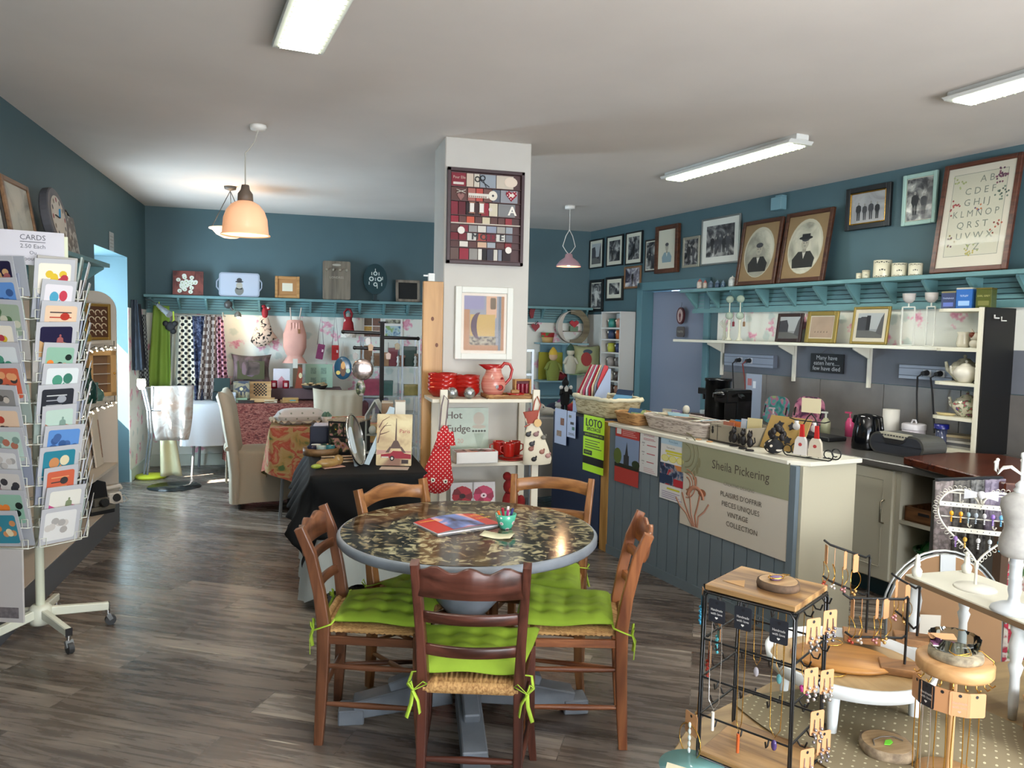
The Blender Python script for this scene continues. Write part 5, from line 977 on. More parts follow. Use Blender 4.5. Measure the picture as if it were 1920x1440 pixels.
spec=[[(.10,'#7c1c2c'),(.05,'#c5b3a0'),(.04,'#c9c0b0'),(.11,'#8f979f'),(.12,'#c3b7a6')],[(.11,'#5a3a36'),(.055,'#a5645a'),(.05,'#b0483e'),(.06,'#6d4a44'),(.055,'#5a5f6a'),(.12,'#8f9096')],[(.05,'#7a2230'),(.05,'#5a1a24'),(.05,'#2a1a1c'),(.05,'#3c2524'),(.055,'#8b2030'),(.06,'#c9bfa8'),(.12,'#7a7a7a')],[(.055,'#8b1f30'),(.05,'#5f3c38'),(.055,'#c0563e'),(.05,'#5a3a38'),(.055,'#c9bca0'),(.05,'#5c3c38'),(.05,'#5c3c38'),(.05,'#8b3036')],[(.06,'#553634'),(.06,'#7a2432'),(.06,'#8d8a88'),(.06,'#c9c4ba'),(.07,'#8a90a0'),(.06,'#9a958e'),(.05,'#90969c')],[(.055,'#6d1c28'),(.055,'#6d1c28'),(.065,'#c3c0b8'),(.065,'#a4463c'),(.065,'#7a2030'),(.065,'#c9c6be'),(.05,'#6a6d74')],[(.06,'#553634'),(.06,'#d0c9be'),(.06,'#5a3a38'),(.065,'#c6a58a'),(.06,'#9aa0a6'),(.06,'#5a3a38'),(.05,'#7a2a30')],[(.06,'#5f4a44'),(.065,'#8b2434'),(.06,'#8a8680'),(.03,'#d0ccc2'),(.03,'#1a1a1c'),(.045,'#3a3a44'),(.03,'#c3bfb4'),(.03,'#7a7f8a'),(.06,'#2a1c1e')]]
b=B()
for(z1,z0),row in zip(rows,spec):
 x=-w/2+.026
 for ww,c_ in row:b.box(x,x+ww-.005,y,-.006,z0,z1-.004,C(c_,.7));x+=ww
b.mk('blocks',t)
b=B(C('#d6d0c4',.6));y=-.0225
b.at((0,0,0));[b.text(q[0],.06,q[1],.178,y-.002,q[2],None,1.2)for q in(('M',-.07,D0),('O',-.012,D0),('D',.052,C('#4a1420')),('E',.11,D0))];b.text('A',.085,.178,.355,y-.002,C('#e6e0d4'),None,1);b.text('Pour Elle',.026,-.18,.555,y,C('#c9b0a0'),.08);b.box(-.22,-.15,y,y+.002,.51,.525,C('#cfc6bc'))
for dx in(-.09,-.055):b.tube([(dx+.03+.016*math.cos(a*PI/5)-.0,y-.002,.56-.01*(dx<-.06)+.016*math.sin(a*PI/5))for a in range(10)],.004,C('#20242c'),5,closed=True)
b.bar((-.05,y-.002,.55),(.02,y-.002,.505),.008,.004,C('#20242c'));b.bar((-.022,y-.002,.545),(.0,y-.002,.50),.006,.004,C('#20242c'))
b.ell(.165,.545,.045,.033,y-.001,C('#d8c6b4'));hx=[(.0,-.035),(.036,.005),(.036,.022),(.02,.034),(.0,.02),(-.02,.034),(-.036,.022),(-.036,.005)]
b.prism([(x_+.17,z_+.455)for x_,z_ in hx],y-.008,y,dotm('#8e1a2c','#e0c9c9',60,.25));b.box(.155,.185,y-.010,y-.007,.45,.468)
b.prism([(x_*.6-.17,z_*.7+.43)for x_,z_ in hx],y-.006,y,C('#8a5a54'));b.bar((-.2,y-.008,.475),(-.14,y-.008,.455),.014,.003,C('#d9d2c6'));b.bar((-.2,y-.008,.455),(-.14,y-.008,.475),.014,.003,C('#d9d2c6'))
b.box(-.12,.015,y-.006,y,.43,.458,C('#d0cbc0'));[b.ell(-.112+i*.0135,.437,.0055,.006,y-.0065,C('#8a6a5c'),8)for i in range(9)]
b.ell(.045,.45,.03,.032,y-.002,C('#d8cfbe'));b.ell(.045,.45,.008,.008,y-.003,D1)
for x_ in(-.095,-.03):b.box(x_-.014,x_+.014,y-.008,y,.335,.395,C('#d9d4cc'));b.box(x_-.02,x_+.02,y-.009,y,.328,.336,C('#8a5a44'));b.box(x_-.02,x_+.02,y-.009,y,.394,.402,C('#8a5a44'))
b.ell(.03,.36,.013,.013,y-.002,C('#cfc6bc'));b.ell(-.165,.215,.024,.024,y-.012,C('#d9d3c9'));b.ell(.155,.10,.022,.022,y-.012,C('#d9d3c9'));b.mk('ornaments',t)
t=T('framed_picture','white-framed vintage perfume advert under glass on the lower pillar','picture',(1.146,PY,1.36))
w,h=.392,.48
def art_(b,x,z0,z1,y):
 H_=z1-z0;b.rect(-x,x,z0,z1,y,C('#a87c5a'));b.rect(-x*.72,x*.85,z0+.035,z1,y-.0003,C('#8f8f94'));b.rect(-x*.7,x*.55,z0+H_*.26,z0+H_*.66,y-.0006,C('#b99a5a'));b.rect(-x*.72,x*.6,z0+.035,z0+H_*.25,y-.0007,blotch([(.42,'#4c463e'),(.55,'#a59a84')],60));b.rect(-x,x*.0,z0+H_*.75,z1,y-.0006,C('#8a84a0'));b.rect(x*.1,x*.62,z0+H_*.6,z1,y-.0005,C('#c9a184'));b.rect(x*.72,x*.84,z0,z1,y-.0008,C('#6d7680'));b.prism(rrect(x*.3,x*.58,z0+H_*.76,z0+H_*.97,.01),y-.002,y-.001,C('#6e5a44'))
 b.flat([(-.03+.06*math.cos(R(a)),z0+H_*.45+.09*math.sin(R(a)))for a in range(100,270,15)]+[(-.02+.03*math.cos(R(a)),z0+H_*.45+.09*math.sin(R(a)))for a in range(265,95,-15)],y-.0011,C('#5a4650'))
frame_parts(t,w,h,.042,.025,C('#d8d8cf',.5),.018,C('#d9cdbf'),C('#a8835f'),art_)
b=B(wood('#c99a5e','#a97a42',3,2));b.box(.738,.869,4.985,5.03,0,1.862)
for z,x in((1.62,.80),(1.45,.83),(1.22,.79),(1.1,.78),(.8,.84)):b.ell(x,z,.010,.014,4.984,C('#6a3a1c'))
one(b,'pine_board','tall knotty pine board standing against the left of the pillar','board',(0,0,.001),bev=.003)
b=B(C('#cfd0cc',.4));b.box(-.02,.02,-.02,.02,0,.05);b.box(-.05,.02,-.01,.01,.03,.04);one(b,'socket_bracket','small white bracket on top of the pine board','bracket',(.79,5.0,1.864))
# ================================================================ ladder shelf in front of the pillar
LX0,LX1,LY0,LY1=.795,1.415,4.58,4.93
t=T('shelf_unit','cream-painted wooden shelf unit holding red crockery in front of the pillar','shelving',(0,0,0));CRM=C('#d2cbb8',.5)
for x in(LX0+.018,LX1-.018):
 for y in(LY0+.012,LY1-.012):b=B(CRM);b.box(x-.022,x+.022,y-.012,y+.012,0,1.19 if y<4.7 else 1.10);b.mk('post',t,bev=.002)
SHZ=(1.13,.735,.36)
for z in SHZ:b=B(CRM);b.box(LX0-(.05 if z>1 else-.04),LX1-.03,LY0+.025,LY1,z-.022,z);b.mk('shelf_board',t,bev=.002)
b=B(C('#c3bfb4'));b.box(LX0+.03,LX1-.03,LY1,LY1+.01,.2,1.10);b.mk('back_panel',t)
RED1=C('#a31c14',.18,nz=.1,sc=5)
def sq_bowl(b,w,h,z,m):
 P_=[]
 for k,(f,zz)in enumerate(((.62,0),(.95,h*.55),(1,h),(.93,h),(.88,h*.5),(.5,.01))):
  P_.append([(math.copysign(abs(math.cos(a))**.55,math.cos(a))*w*f,math.copysign(abs(math.sin(a))**.55,math.sin(a))*w*f,z+zz+(.007*abs(math.cos(2*a))if k in(2,3)else 0))for a in[2*PI*i/32 for i in range(32)]])
 vs=sum(P_,[]);b.add(vs,[(k*32+i,k*32+(i+1)%32,(k+1)*32+(i+1)%32,(k+1)*32+i)for k in range(5)for i in range(32)]+[tuple(range(32))[::-1],tuple(range(160,192))],m,True)
def ls(px,py,z,Y=4.7):p=atz(px,py,z);return p
for sx,(px,lab)in enumerate(((832,'left'),(878,'right'))):
 x=atY(px,720,4.76).x
 for k in range(4 if sx==0 else 4):
  b=B(RED1);sq_bowl(b,.082 if sx==0 else.073,.062 if sx==0 else.05,0,RED1)
  one(b,'square_bowl',('lowest','second','third','topmost')[k]+' red square bowl of the %s stack on the shelf unit'%lab,'bowl',(x,4.80,SHZ[0]+.001+k*.027),R(45 if sx==0 else 42)+R(k*3),'stacked red square bowls')
for px,lab in((848,'left'),(880,'right')):
 p=atz(px,750,SHZ[0]);b=B(blotch([(.4,'#7d7f80'),(.55,'#c2c4c4'),(.6,'#8c8e8e')],60,.25));b.mats and None;b.sph((0,0,.035),.036,C('#a9abab',.22,.85,nz=.35,sc=60,bump=.6),24,14);one(b,'silver_ball','crackled silver ball candle holder, the %s of two in front of the bowls'%lab,'ball',(atY(px,745,4.655).x,4.655,SHZ[0]),group='crackled silver balls')
t=T('jug','tall red and pink striped pottery jug painted with a red cat','jug',(atY(925,720,4.74).x,4.74,SHZ[0]+.012))
STR=C('#b14a44',.25,nz=.5,sc=5,st=(.4,.4,14),nc='#d6a08c');b=B(STR)
pr=[(0,0),(.05,0),(.056,.006),(.073,.04),(.078,.075),(.068,.115),(.052,.145),(.049,.165),(.056,.195),(.05,.193),(.044,.165),(.045,.145),(.06,.11),(0,.02)]
b.lathe(pr,n=36);b.mk('body',t)
b=B(C('#9e1a1a',.2));b.lathe([(.0485,.165),(.0575,.197),(.0515,.197),(.0455,.165)],n=36,fn=lambda a,z:1+(.75*max(0,math.cos(a-PI))**6 if z>.18 else.1*max(0,math.cos(a-PI))**6));b.mk('spout_rim',t)
b=B(C('#a32420',.25));b.tube([(.045,0,.175),(.07,0,.205),(.105,0,.20),(.122,0,.165),(.11,0,.11),(.075,0,.07)],[.010,.011,.010,.009,.009,.009]);b.mk('handle',t)
b=B(C('#8a1414',.3));yy=lambda x,z:-math.sqrt(max(0,(.079 if 0<z<.09 else.070)**2-x*x))-.0015
def patch(cx,cz,a_,c_,m):b.add([(cx+a_*math.cos(i*PI/8),yy(cx+a_*math.cos(i*PI/8),cz),cz+c_*math.sin(i*PI/8))for i in range(16)],[tuple(range(16))],m)
patch(.028,.055,.022,.018,C('#1a0e0e'));patch(.025,.056,.019,.015,C('#a01c1c'));patch(.042,.092,.012,.018,C('#a01c1c'));patch(.042,.11,.012,.010,C('#7a1414'));patch(.006,.06,.010,.012,C('#8f9a9c'));patch(-.02,.115,.008,.01,C('#c9988a'));b.mk('painted_cat',t)
p=(atY(948,745,4.72).x+.015,4.73);t=T('wicker_tray','shallow woven wicker tray under the jug and the red dish','tray',(p[0],4.72,SHZ[0]))
b=B(wood('#b98a58','#7d5630',20,0,.7));b.box(-.15,.15,-.10,.10,0,.008)
for k in range(2):
 for s_ in(0,PI):b.tube([(.155*math.copysign(min(1,abs(math.cos(a*PI/24))*1.3),math.cos(a*PI/24)),.105*math.copysign(min(1,abs(math.sin(a*PI/24))*1.3),math.sin(a*PI/24)),.012+k*.006+.005*math.sin(a*1.6+s_))for a in range(48)],.0055,n=6,closed=True)
b.mk('weave',t)
t=T('oval_dish','low red dish with a small wooden roll on the wicker tray','dish',(p[0]+.035,4.66,SHZ[0]+.012));b=B(RED1);b.lathe([(0,0),(.035,0),(.06,.022),(.055,.022),(.03,.006),(0,.006)],sx=1.0);b.mk('dish_body',t);b=B(wood('#b98f58','#8a6236',9,0));b.rod((-.03,0,.03),(.02,0,.03),.014);b.mk('wooden_roll',t)
t=T('candle_box','open wooden-framed box of dark red candles standing at the right of the tray','box',(p[0]+.095,4.77,SHZ[0]+.012),R(12));frame_parts(t,.12,.105,.012,.04,wood('#b98f58','#94693a',6,0),0,None,C('#5a2028'),glass=False)
for i in range(3):b=B(C('#7d1a2c',.3));b.rod((-.03+i*.03,-.026,.014),(-.03+i*.03,-.026,.075),.014);b.mk('candle',t)
# middle shelf
z=SHZ[1];a_,c_,q0_,q1_=onY(840,918,768,835,4.86);t=T('metal_sign','pale green metal sign reading Hot Fudge on the middle shelf','sign',((a_+c_)/2,4.89,z+.002),rx=-R(4));w=c_-a_+.0;h=.31
b=B(C('#a5b3a0',.4,nz=.12,sc=12));b.prism(rrect(-w/2,w/2,0,h,.004),-.006,0);b.mk('panel',t);b=B(C('#5a5148'));b.text('Hot',.066,-w*.33,h*.84,-.007,None,None,.8);b.text('Fudge',.066,-w*.22,h*.56,-.007,None,None,.8);b.text('20',.042,-w*.18,h*.3,-.007,C('#b08a7c'))
b.ell(w*.27,h*.77,w*.14,h*.14,-.007,C('#b9b0a0'));b.ell(w*.27,h*.60,w*.17,h*.04,-.0072,C('#b5ab9a'));[b.ell(w*(.13+i*.07),h*.51,w*.03,h*.022,-.0074,C('#3f4238'),8)for i in range(5)];b.flat([(w*.15,h*.46),(w*.4,h*.46),(w*.3,h*.15),(w*.24,h*.15)],-.0072,C('#9aa897'));b.mk('lettering',t)
t=T('card_box','open white cardboard box of wrapped red sweets on the middle shelf','box',(atY(890,850,4.64).x,4.64,z+.001),R(3));w,d,h=.265,.13,.072;b=B(C('#d3d0ca',.5));[b.box(*q)for q in((-w/2,w/2,-d/2,-d/2+.004,0,h),(-w/2,w/2,d/2-.004,d/2,0,h),(-w/2,-w/2+.004,-d/2,d/2,0,h),(w/2-.004,w/2,-d/2,d/2,0,h),(-w/2,w/2,-d/2,d/2,0,.004))];b.mk('carton',t)
for i in range(4):b=B(C(('#8e1c1c','#a5553c','#7c2a22','#9a2420')[i],.25));b.at((-.09+i*.055,0,h-.006),rz=.3*i);b.box(-.035,.035,-.05,.05,-.006,.006);b.mk('packet',t,bev=.003)
for i,(dx,dy,lab)in enumerate(((-.025,-.04,'red mug in front on the stacked red plates'),(.035,.04,'red mug at the back right of the middle shelf'),(-.07,.05,'red mug at the back left of the stacked plates'))):
 b=B(RED1);cup(b,(0,0,0),.038,.088,hd=(PI,0,PI)[i],n=28);one(b,'mug',lab,'mug',(atY(958,850,4.72).x+dx,4.72+dy,z+(.022 if 1 else 0)),group='red mugs on the shelf unit')
for k in range(2):b=B(RED1);b.lathe([(0,0),(.08,0),(.098,.009),(.094,.01),(.078,.003),(0,.003)],n=36);one(b,'plate',('lower red plate under the mugs on the middle shelf','upper red plate under the mugs on the middle shelf')[k],'plate',(atY(958,860,4.72).x,4.72,z+.001+k*.0095),group='red plates under the mugs')
# bottom: two poppy canvases and a red plush
z=SHZ[2]
for i,(px,cf,cb)in enumerate(((868,'#9c1426','#6f1220'),(908,'#b23258','#8a1c3c'))):
 w=.150;t=T('picture_canvas',('square canvas of a dark red poppy on the bottom shelf','square canvas of a magenta poppy beside the dark red one')[i],'picture',(atY(px,900,4.72).x,4.74,z+.002),group='poppy canvases on the shelf unit',rx=-R(4));b=B(C('#c9c6c6'));b.box(-w/2,w/2,-.02,0,0,w*1.5);b.mk('canvas',t);b=B(C(cf,.6))
 for k in range(7):a=k*2*PI/7+.3;b.flat([(x_*math.cos(a)-z_*math.sin(a),w*.95+x_*math.sin(a)*.9+z_*math.cos(a)*.9)for x_,z_ in((0,0),(.02,.02),(.038,.05),(.02,.066),(-.02,.064),(-.036,.045),(-.02,.02))],-.0205-k*.0002,C((cf,cb)[k%2]))
 b.ell(0,w*.93,.02,.016,-.0225,C(('#2a0a10','#e0c0c8')[i]));b.ell(0,w*.93,.007,.006,-.023,D0);b.mk('poppy',t)
t=T('plush_toy','dark red plush toy with an orange face on the bottom shelf','soft toy',(atY(958,915,4.72).x,4.71,z+.001));PR=C('#7e1414',.95,nz=.2,sc=50);b=B(PR);b.sph((0,0,.09),(.06,.05,.09));b.sph((-.005,-.01,.20),(.052,.045,.05));b.sph((-.03,0,.265),(.028,.025,.028));b.sph((.06,-.02,.1),(.028,.03,.045));b.mk('body',t);b=B(C('#c24a20',.8));b.sph((.005,-.045,.185),(.035,.02,.03));b.mk('face',t);b=B(D0);b.sph((.0,-.066,.195),.006);b.sph((.02,-.064,.195),.006);b.mk('eye',t)
# bags hanging from the two front posts
t=T('fish_bag','red polka-dot fabric bag with two button eyes hanging from the left post','bag',(LX0+.012,LY0-.03,1.15))
RD=dotm('#ad1218','#e0c0b8',52,.2);b=B(RD)
b.sweep([(.005,-.03,-.17),(.0,-.03,-.20),(-.005,-.035,-.25),(-.02,-.045,-.33),(-.035,-.05,-.42),(-.04,-.05,-.50),(-.04,-.04,-.555),(-.04,-.035,-.575)],[(.098*math.cos(i*PI/12),.036*math.sin(i*PI/12))for i in range(24)],scl=[.12,.3,.42,.58,.82,1,.72,.3],upv=(0,1,0));b.mk('bag_body',t)
b=B(RD);hang(b,-.05,.045,-.285,-.20,-.075,2,.008,None,-.06,.06);b.mk('ruffle',t)
for x in(-.075,.0):b=B(C('#e6dfce',.3));b.rod((x,-.088,-.485-.01*(x==0)),(x,-.096,-.485-.01*(x==0)),.013,n=18);b.rod((x,-.094,-.485-.01*(x==0)),(x,-.099,-.485-.01*(x==0)),.006,D0);b.mk('button_eye',t)
b=B(C('#6a5a5c'));b.tube([(-.03,-.03,-.2),(-.015,-.012,-.05),(0,-.005,.01),(.025,-.012,-.02),(.005,-.03,-.2)],.0045,n=5);b.mk('cord',t)
t=T('drawstring_bag','cream drawstring bag printed with hens hanging from the right post','bag',(LX1-.015,LY0-.005,1.12))
b=B(C('#cfc6b0',.85));b.sweep([(-.04,-.02,-.10),(-.035,-.025,-.14),(-.03,-.03,-.20),(-.015,-.035,-.29),(.0,-.03,-.37),(.0,-.025,-.385)],[(.095*math.cos(i*PI/12),.028*math.sin(i*PI/12))for i in range(24)],scl=[.5,.36,.62,.85,1.0,.95],upv=(0,1,0));b.mk('bag_body',t)
b=B(C('#9a4a3c',.8));b.sweep([(-.045,-.02,-.06),(-.04,-.022,-.1),(-.035,-.025,-.135)],[(.07*math.cos(i*PI/12),.025*math.sin(i*PI/12))for i in range(24)],scl=[.75,.6,.5],upv=(0,1,0));b.tube([(-.04,-.02,-.1),(-.02,-.01,0),(0,0,.03),(.02,-.01,-.02),(-.02,-.04,-.12)],.004);b.tube([(-.05,-.03,-.14),(-.09,-.04,-.155)],.004);b.mk('drawstring',t)
b=B(C('#c9a36a'));b.at((-.01,-.055,-.13));b.prism([(.026*math.cos(i*PI/4),.026*math.sin(i*PI/4))for i in range(8)],-.002,.001);b.mk('label_tag',t)
b=B()
for i,(x,z_,c_)in enumerate(((-.07,-.2,D1),(.03,-.22,C('#6d6a60')),(-.045,-.26,D1),(-.05,-.29,C('#8a5a50')),(.02,-.31,C('#9a6a5c')),(-.03,-.355,D0),(.06,-.335,C('#a8807a')),(-.02,-.2,C('#8a6a6a')))):b.sph((x,-.058-.0*(x),z_),(.018,.008,.015),c_,8,6);b.sph((x+.014,-.058,z_+.014),(.006,.005,.008),c_,6,4)
b.mk('hen_print',t)
# ================================================================ back right corner
slz=1.86
def bk(name,label,cat,px,py,Y=8.85,z=None,**k):p=atY(px,py,Y);return T(name,label,cat,(p.x,Y,p.z if z is None else z),**k)
sx0,sx1=atY(1008,700,8.8).x,atY(1098,700,8.8).x
sz=[atY(1050,y_,8.8).z for y_ in(643,697,713,770)]
t=T('shelf_unit','pale blue open shelf unit of toys against the back wall, right of the pillar','shelving',((sx0+sx1)/2,8.85,0));w=sx1-sx0;BL=C('#7ea0a8',.5)
for z_ in(sz[0],sz[2],.78,.4):b=B(BL);b.box(-w/2,w/2 if z_!=sz[2]else.06,-.13,.12,z_-.018,z_);b.mk('shelf_board',t)
b=B(BL);b.box(.05,.068,-.13,.12,0,sz[0]-.018);b.mk('divider',t);b=B(C('#5d808c',.6));b.box(-w/2+.08,w/2-.05,.12,.135,0,sz[0]-.02);b.mk('back_panel',t)
b=B(C('#7b9a6e'));b.box(.068,w/2-.04,-.12,.12,sz[1]-.035,sz[1]-.02);b.mk('green_shelf',t)
t=bk('moon_shelf','crescent moon shelf with a white moon and a wooden ring on the blue unit','shelf',1072,608,8.88);t.location.z=sz[0]+.195;r_=.195
b=B(C('#b9b2a6',.6));b.prism([(r_*math.cos(R(a)),r_*math.sin(R(a)))for a in range(80,281,10)]+[(-.02+.115*math.cos(R(a))-.0,r_*.97*math.sin(R(a)))for a in range(270,89,-12)],-.05,.03);b.mk('crescent',t)
b=B(wood('#7f7458','#5f553f',8,0));b.sweep([(r_*math.cos(R(a)),0,r_*math.sin(R(a)))for a in range(-95,96,10)],[(-.04,-.005),(.04,-.005),(.04,.005),(-.04,.005)],sm=False,upv=(1,0,0));b.box(-.11,.16,-.04,.03,-.06,-.05);b.mk('ring',t)
t=T('money_box','small red and green heart-shaped pot standing on the moon shelf bar','ornament',(t.location.x+.02,8.87,t.location.z-.0495));b=B(C('#5f7a5f'));b.box(-.05,.05,-.03,.03,0,.06);b.mk('pot',t);b=B(C('#a8202a'));b.prism([(x_*1.5,z_*1.3+.085)for x_,z_ in hx],-.034,.0);b.mk('heart',t)
t=T('cloth_basket','small cloth basket in red, green and tan on the blue shelf unit','basket',(sx0+.12,8.82,sz[0]+.001));b=B(C('#b08f5a',.8));b.lathe([(0,0),(.06,0),(.075,.07),(.07,.07),(.055,.01),(0,.01)]);b.mk('body',t);b=B(blotch([(0,'#8a1c1c'),(.5,'#4f6a2f'),(.8,'#a8201c')],22,.8,kind='cell'));b.lathe([(.076,.065),(.083,.12),(.078,.12),(.071,.065)]);b.mk('cuff',t)
def doll(label,x,Y,z,h,cb,ch,chat,nm='soft_doll'):
 t=T(nm,label,'soft toy',(x,Y,z));b=B(C(cb,.95));b.sweep([(0,0,0),(0,0,h*.25),(0,0,h*.55),(0,0,h*.62)],[(h*.2*math.cos(i*PI/6),h*.13*math.sin(i*PI/6))for i in range(12)],scl=[.9,1.1,.75,.3],upv=(0,1,0))
 for s_ in(-1,1):b.tube([(s_*h*.13,-.01,h*.52),(s_*h*.24,-.02,h*.33)],h*.055)
 b.mk('body',t);b=B(C(ch,.9));b.sph((0,-.005,h*.72),(h*.13,h*.12,h*.13));b.mk('head',t);b=B(C(chat,.9));b.lathe([(h*.135,h*.77),(h*.11,h*.88),(h*.03,h*.99),(0,h)]);b.mk('hat',t);return t
doll('white dotted knitted duck doll sitting at the middle of the blue unit',sx0+.38,8.72,sz[1]-.018,.36,'#b9b6a4','#c2bda8','#2f4a3c')
doll('yellow-hatted knitted gnome doll on the left of the blue unit',sx0+.17,8.74,sz[2]+.001,.40,'#77803c','#c0a080','#c9a63c')
t=T('throw_cushion','pale green square cushion with a red patch at the right of the blue unit','cushion',(sx0+.60,8.74,sz[1]+.15),rx=R(-8));b=B(C('#9fa47a',.85));cushion(b,.36,.36,.12,pinch=.12);b.mk('cover',t);b=B(C('#8e2420'));b.ell(-.03,-.0,.07,.085,-.063);b.ell(-.01,.09,.06,.03,-.0625,C('#2c4050'));b.mk('patch',t)
b=B(C('#8f8a24',.8));b.box(-.15,.15,-.01,.01,0,.33);one(b,'wall_hanging','mustard yellow felt panel behind the gnome doll','panel',(sx0+.20,8.93,sz[2]+.003))
t=T('handbag','dark red crocheted bag lying on the blue shelf','bag',(sx0+.24,8.78,sz[2]+.001));t.location.x+=.02;b=B(C('#6f1820',.9,nz=.3,sc=50));b.sph((0,0,.05),(.11,.05,.05));b.mk('body',t);b=B(C('#b98a86'));b.tube([(-.04,-.04,.07),(0,-.05,.12),(.05,-.04,.08)],.006);b.mk('strap',t)
t=bk('hanging_bird','red bird ornament on a twig hook beside the pillar','ornament',997,588,8.95);b=B(C('#7a1a22',.6));b.prism([(-.01,-.06),(.02,-.05),(.03,.02),(.05,.07),(.01,.05),(-.02,.07),(-.03,.0)],-.01,.01);b.mk('bird',t);b=B(BLACK);b.tube([(-.06,.02,-.13),(.05,.02,-.13),(.09,.02,-.09)],.005);b.mk('twig',t)
t=bk('hanging_heart','red heart hanging from the twig beside the pillar','ornament',1004,614,8.95);b=B(C('#8a1a24',.5));b.prism([(x_*1.4,z_*1.4)for x_,z_ in hx],-.01,.01);b.mk('heart',t);b=B(BLACK);b.tube([(0,0,.03),(0,0,.08)],.002,n=4);b.mk('thread',t)
# rail and grey metal trolley edge glimpsed beside the pillar
b=B(C('#8f9599',.3,.6));b.bar((0,0,0),(0,0,atY(998,655,6.2).z),.02,.02);b.box(-.25,.0,-.02,.02,atY(998,655,6.2).z-.02,atY(998,655,6.2).z);b.box(-.25,.0,-.02,.02,atY(998,700,6.2).z-.02,atY(998,700,6.2).z);b.bar((-.24,0,0),(-.24,0,atY(998,655,6.2).z),.02,.02);one(b,'metal_shelving','thin grey metal shelving end showing beside the pillar','shelving',(atY(998,700,6.2).x,6.2,0))
# grey draped table with soft toys
g0=atY(1003,780,6.3);g1=atY(1100,780,6.3);b=B(C('#8f8c88',.85));drape(b,g0.x-.1,g1.x+.25,6.35,6.95,.80,.12,amp=.015,fl=.02);one(b,'tablecloth','grey cloth over the toy table behind the navy panel','tablecloth')
legtable('table under the grey cloth behind the navy panel',g0.x-.08,g1.x+.23,6.37,6.93,.78)
def toyat(px,Y=6.5):return atY(px,760,Y).x
t=T('plush_toy','long white plush seal lying on the grey cloth','soft toy',(toyat(1022),6.5,.805));b=B(C('#b9b5aa',.95));b.sweep([(.14,0,.02),(.05,0,.04),(-.03,0,.05),(-.06,0,.06)],[(.045*math.cos(i*PI/6),.04*math.sin(i*PI/6))for i in range(12)],scl=[.4,.9,1,.8],upv=(0,0,1));b.sph((-.045,-.01,.075),(.045,.04,.04));b.mk('body',t);b=B(D0);b.sph((-.03,-.045,.085),.007);b.sph((-.07,-.04,.07),.008);b.mk('eye',t)
t=T('plush_toy','small white plush bear sitting by the black cat doll','soft toy',(toyat(1044),6.46,.805));b=B(C('#b5b6b2',.95));b.sph((0,0,.045),(.035,.03,.045));b.sph((0,0,.10),(.03,.028,.028));b.sph((-.02,0,.125),.01);b.sph((.02,0,.125),.01);b.mk('body',t)
x_=toyat(1059,6.44);t=T('cat_doll','tall thin black and white cat doll standing on the grey cloth','soft toy',(x_,6.44,.803));b=B(C('#08080a',.9));b.tube([(-.015,0,0),(-.012,0,.12)],.011);b.tube([(.018,0,0),(.012,0,.12)],.011);b.sweep([(0,0,.11),(0,0,.16),(0,0,.24),(0,0,.27)],[(.045*math.cos(i*PI/6),.03*math.sin(i*PI/6))for i in range(12)],scl=[.8,1,1,.6],upv=(0,1,0));b.sph((0,0,.30),(.032,.028,.03));b.prism([(-.03,.31),(.0,.36),(.03,.31)],-.01,.01)
for s_ in(-1,1):b.tube([(s_*.04,-.01,.26),(s_*.055,-.03,.2),(s_*.03,-.04,.22)],.011)
b.mk('body',t);b=B(C('#c9c9c6',.9));b.prism([(-.012,.23),(.012,.23),(.02,.26),(0,.285),(-.02,.26)],-.034,-.028);b.sph((-.045,-.02,.265),(.018,.01,.018));b.sph((.045,-.02,.265),(.018,.01,.018));b.mk('bib',t)
for i,(px,c_,lab)in enumerate(((1040,'#20263c','navy and purple knitted lump'),(1086,'#b57f2c','orange knitted toy'),(1078,'#8a2430','red and white striped knitted toy'))):
 t=T('knitted_toy',lab+' among the soft toys behind the cat doll','soft toy',(toyat(px,6.75),6.75,.803),group='knitted toys on the grey cloth');b=B(C(c_,.95,nz=.3,sc=30));b.sph((0,0,.05+.02*(i==1)),(.085,.06,.05+.02*(i==1)));b.mk('body',t);b=B(C(('#5a2a5a','#c9a28c','#b9b6b0')[i],.95));b.sph((.05,-.03,.1),.035);b.mk('head',t)
 # ================================================================ right wall: frames
TW_=5.035
def rq(pts,t0):
 TL,TR2,BR_,BL_=[att(x,y,t0)for x,y in pts];s0=(TL[0]+BL_[0])/2;s1=(TR2[0]+BR_[0])/2
 z1=(TL[1]+TR2[1])/2;z0=(BR_[1]+BL_[1])/2;return(s0+s1)/2,abs(s0-s1),z0,z1-z0
def wframe(label,pts,fm,fw_,mat_w=0,mm=None,pm=None,art=None,d=.02,lean=None,name='framed_picture',rim=None,glass=False,t0=None):
 s_,w,z0,h=rq(pts,t0 or TW_-.01)
 if lean:t=T(name,label,'picture',RT(s_,lean[0],lean[1]),RZ,'framed pictures on the right wall',rx=-lean[2])
 else:t=T(name,label,'picture',RT(s_,TW_,z0),RZ,'framed pictures on the right wall')
 frame_parts(t,w,h,fw_*w,d,fm,mat_w*w,mm or C('#c9c6b4'),pm or GREYP(),art,glass,rim);return t
def ar_people(n,h=.6,z=.12):
 def f(b,x,z0,z1,y):
  H_=z1-z0
  for i in range(n):person(b,-x*.7+1.4*x*(i+.5)/n,z0+H_*z,H_*h*(1-.1*(i%2)),y-.0004*i,(D0,D1,D1)[i%3],C('#8a8880'))
 return f
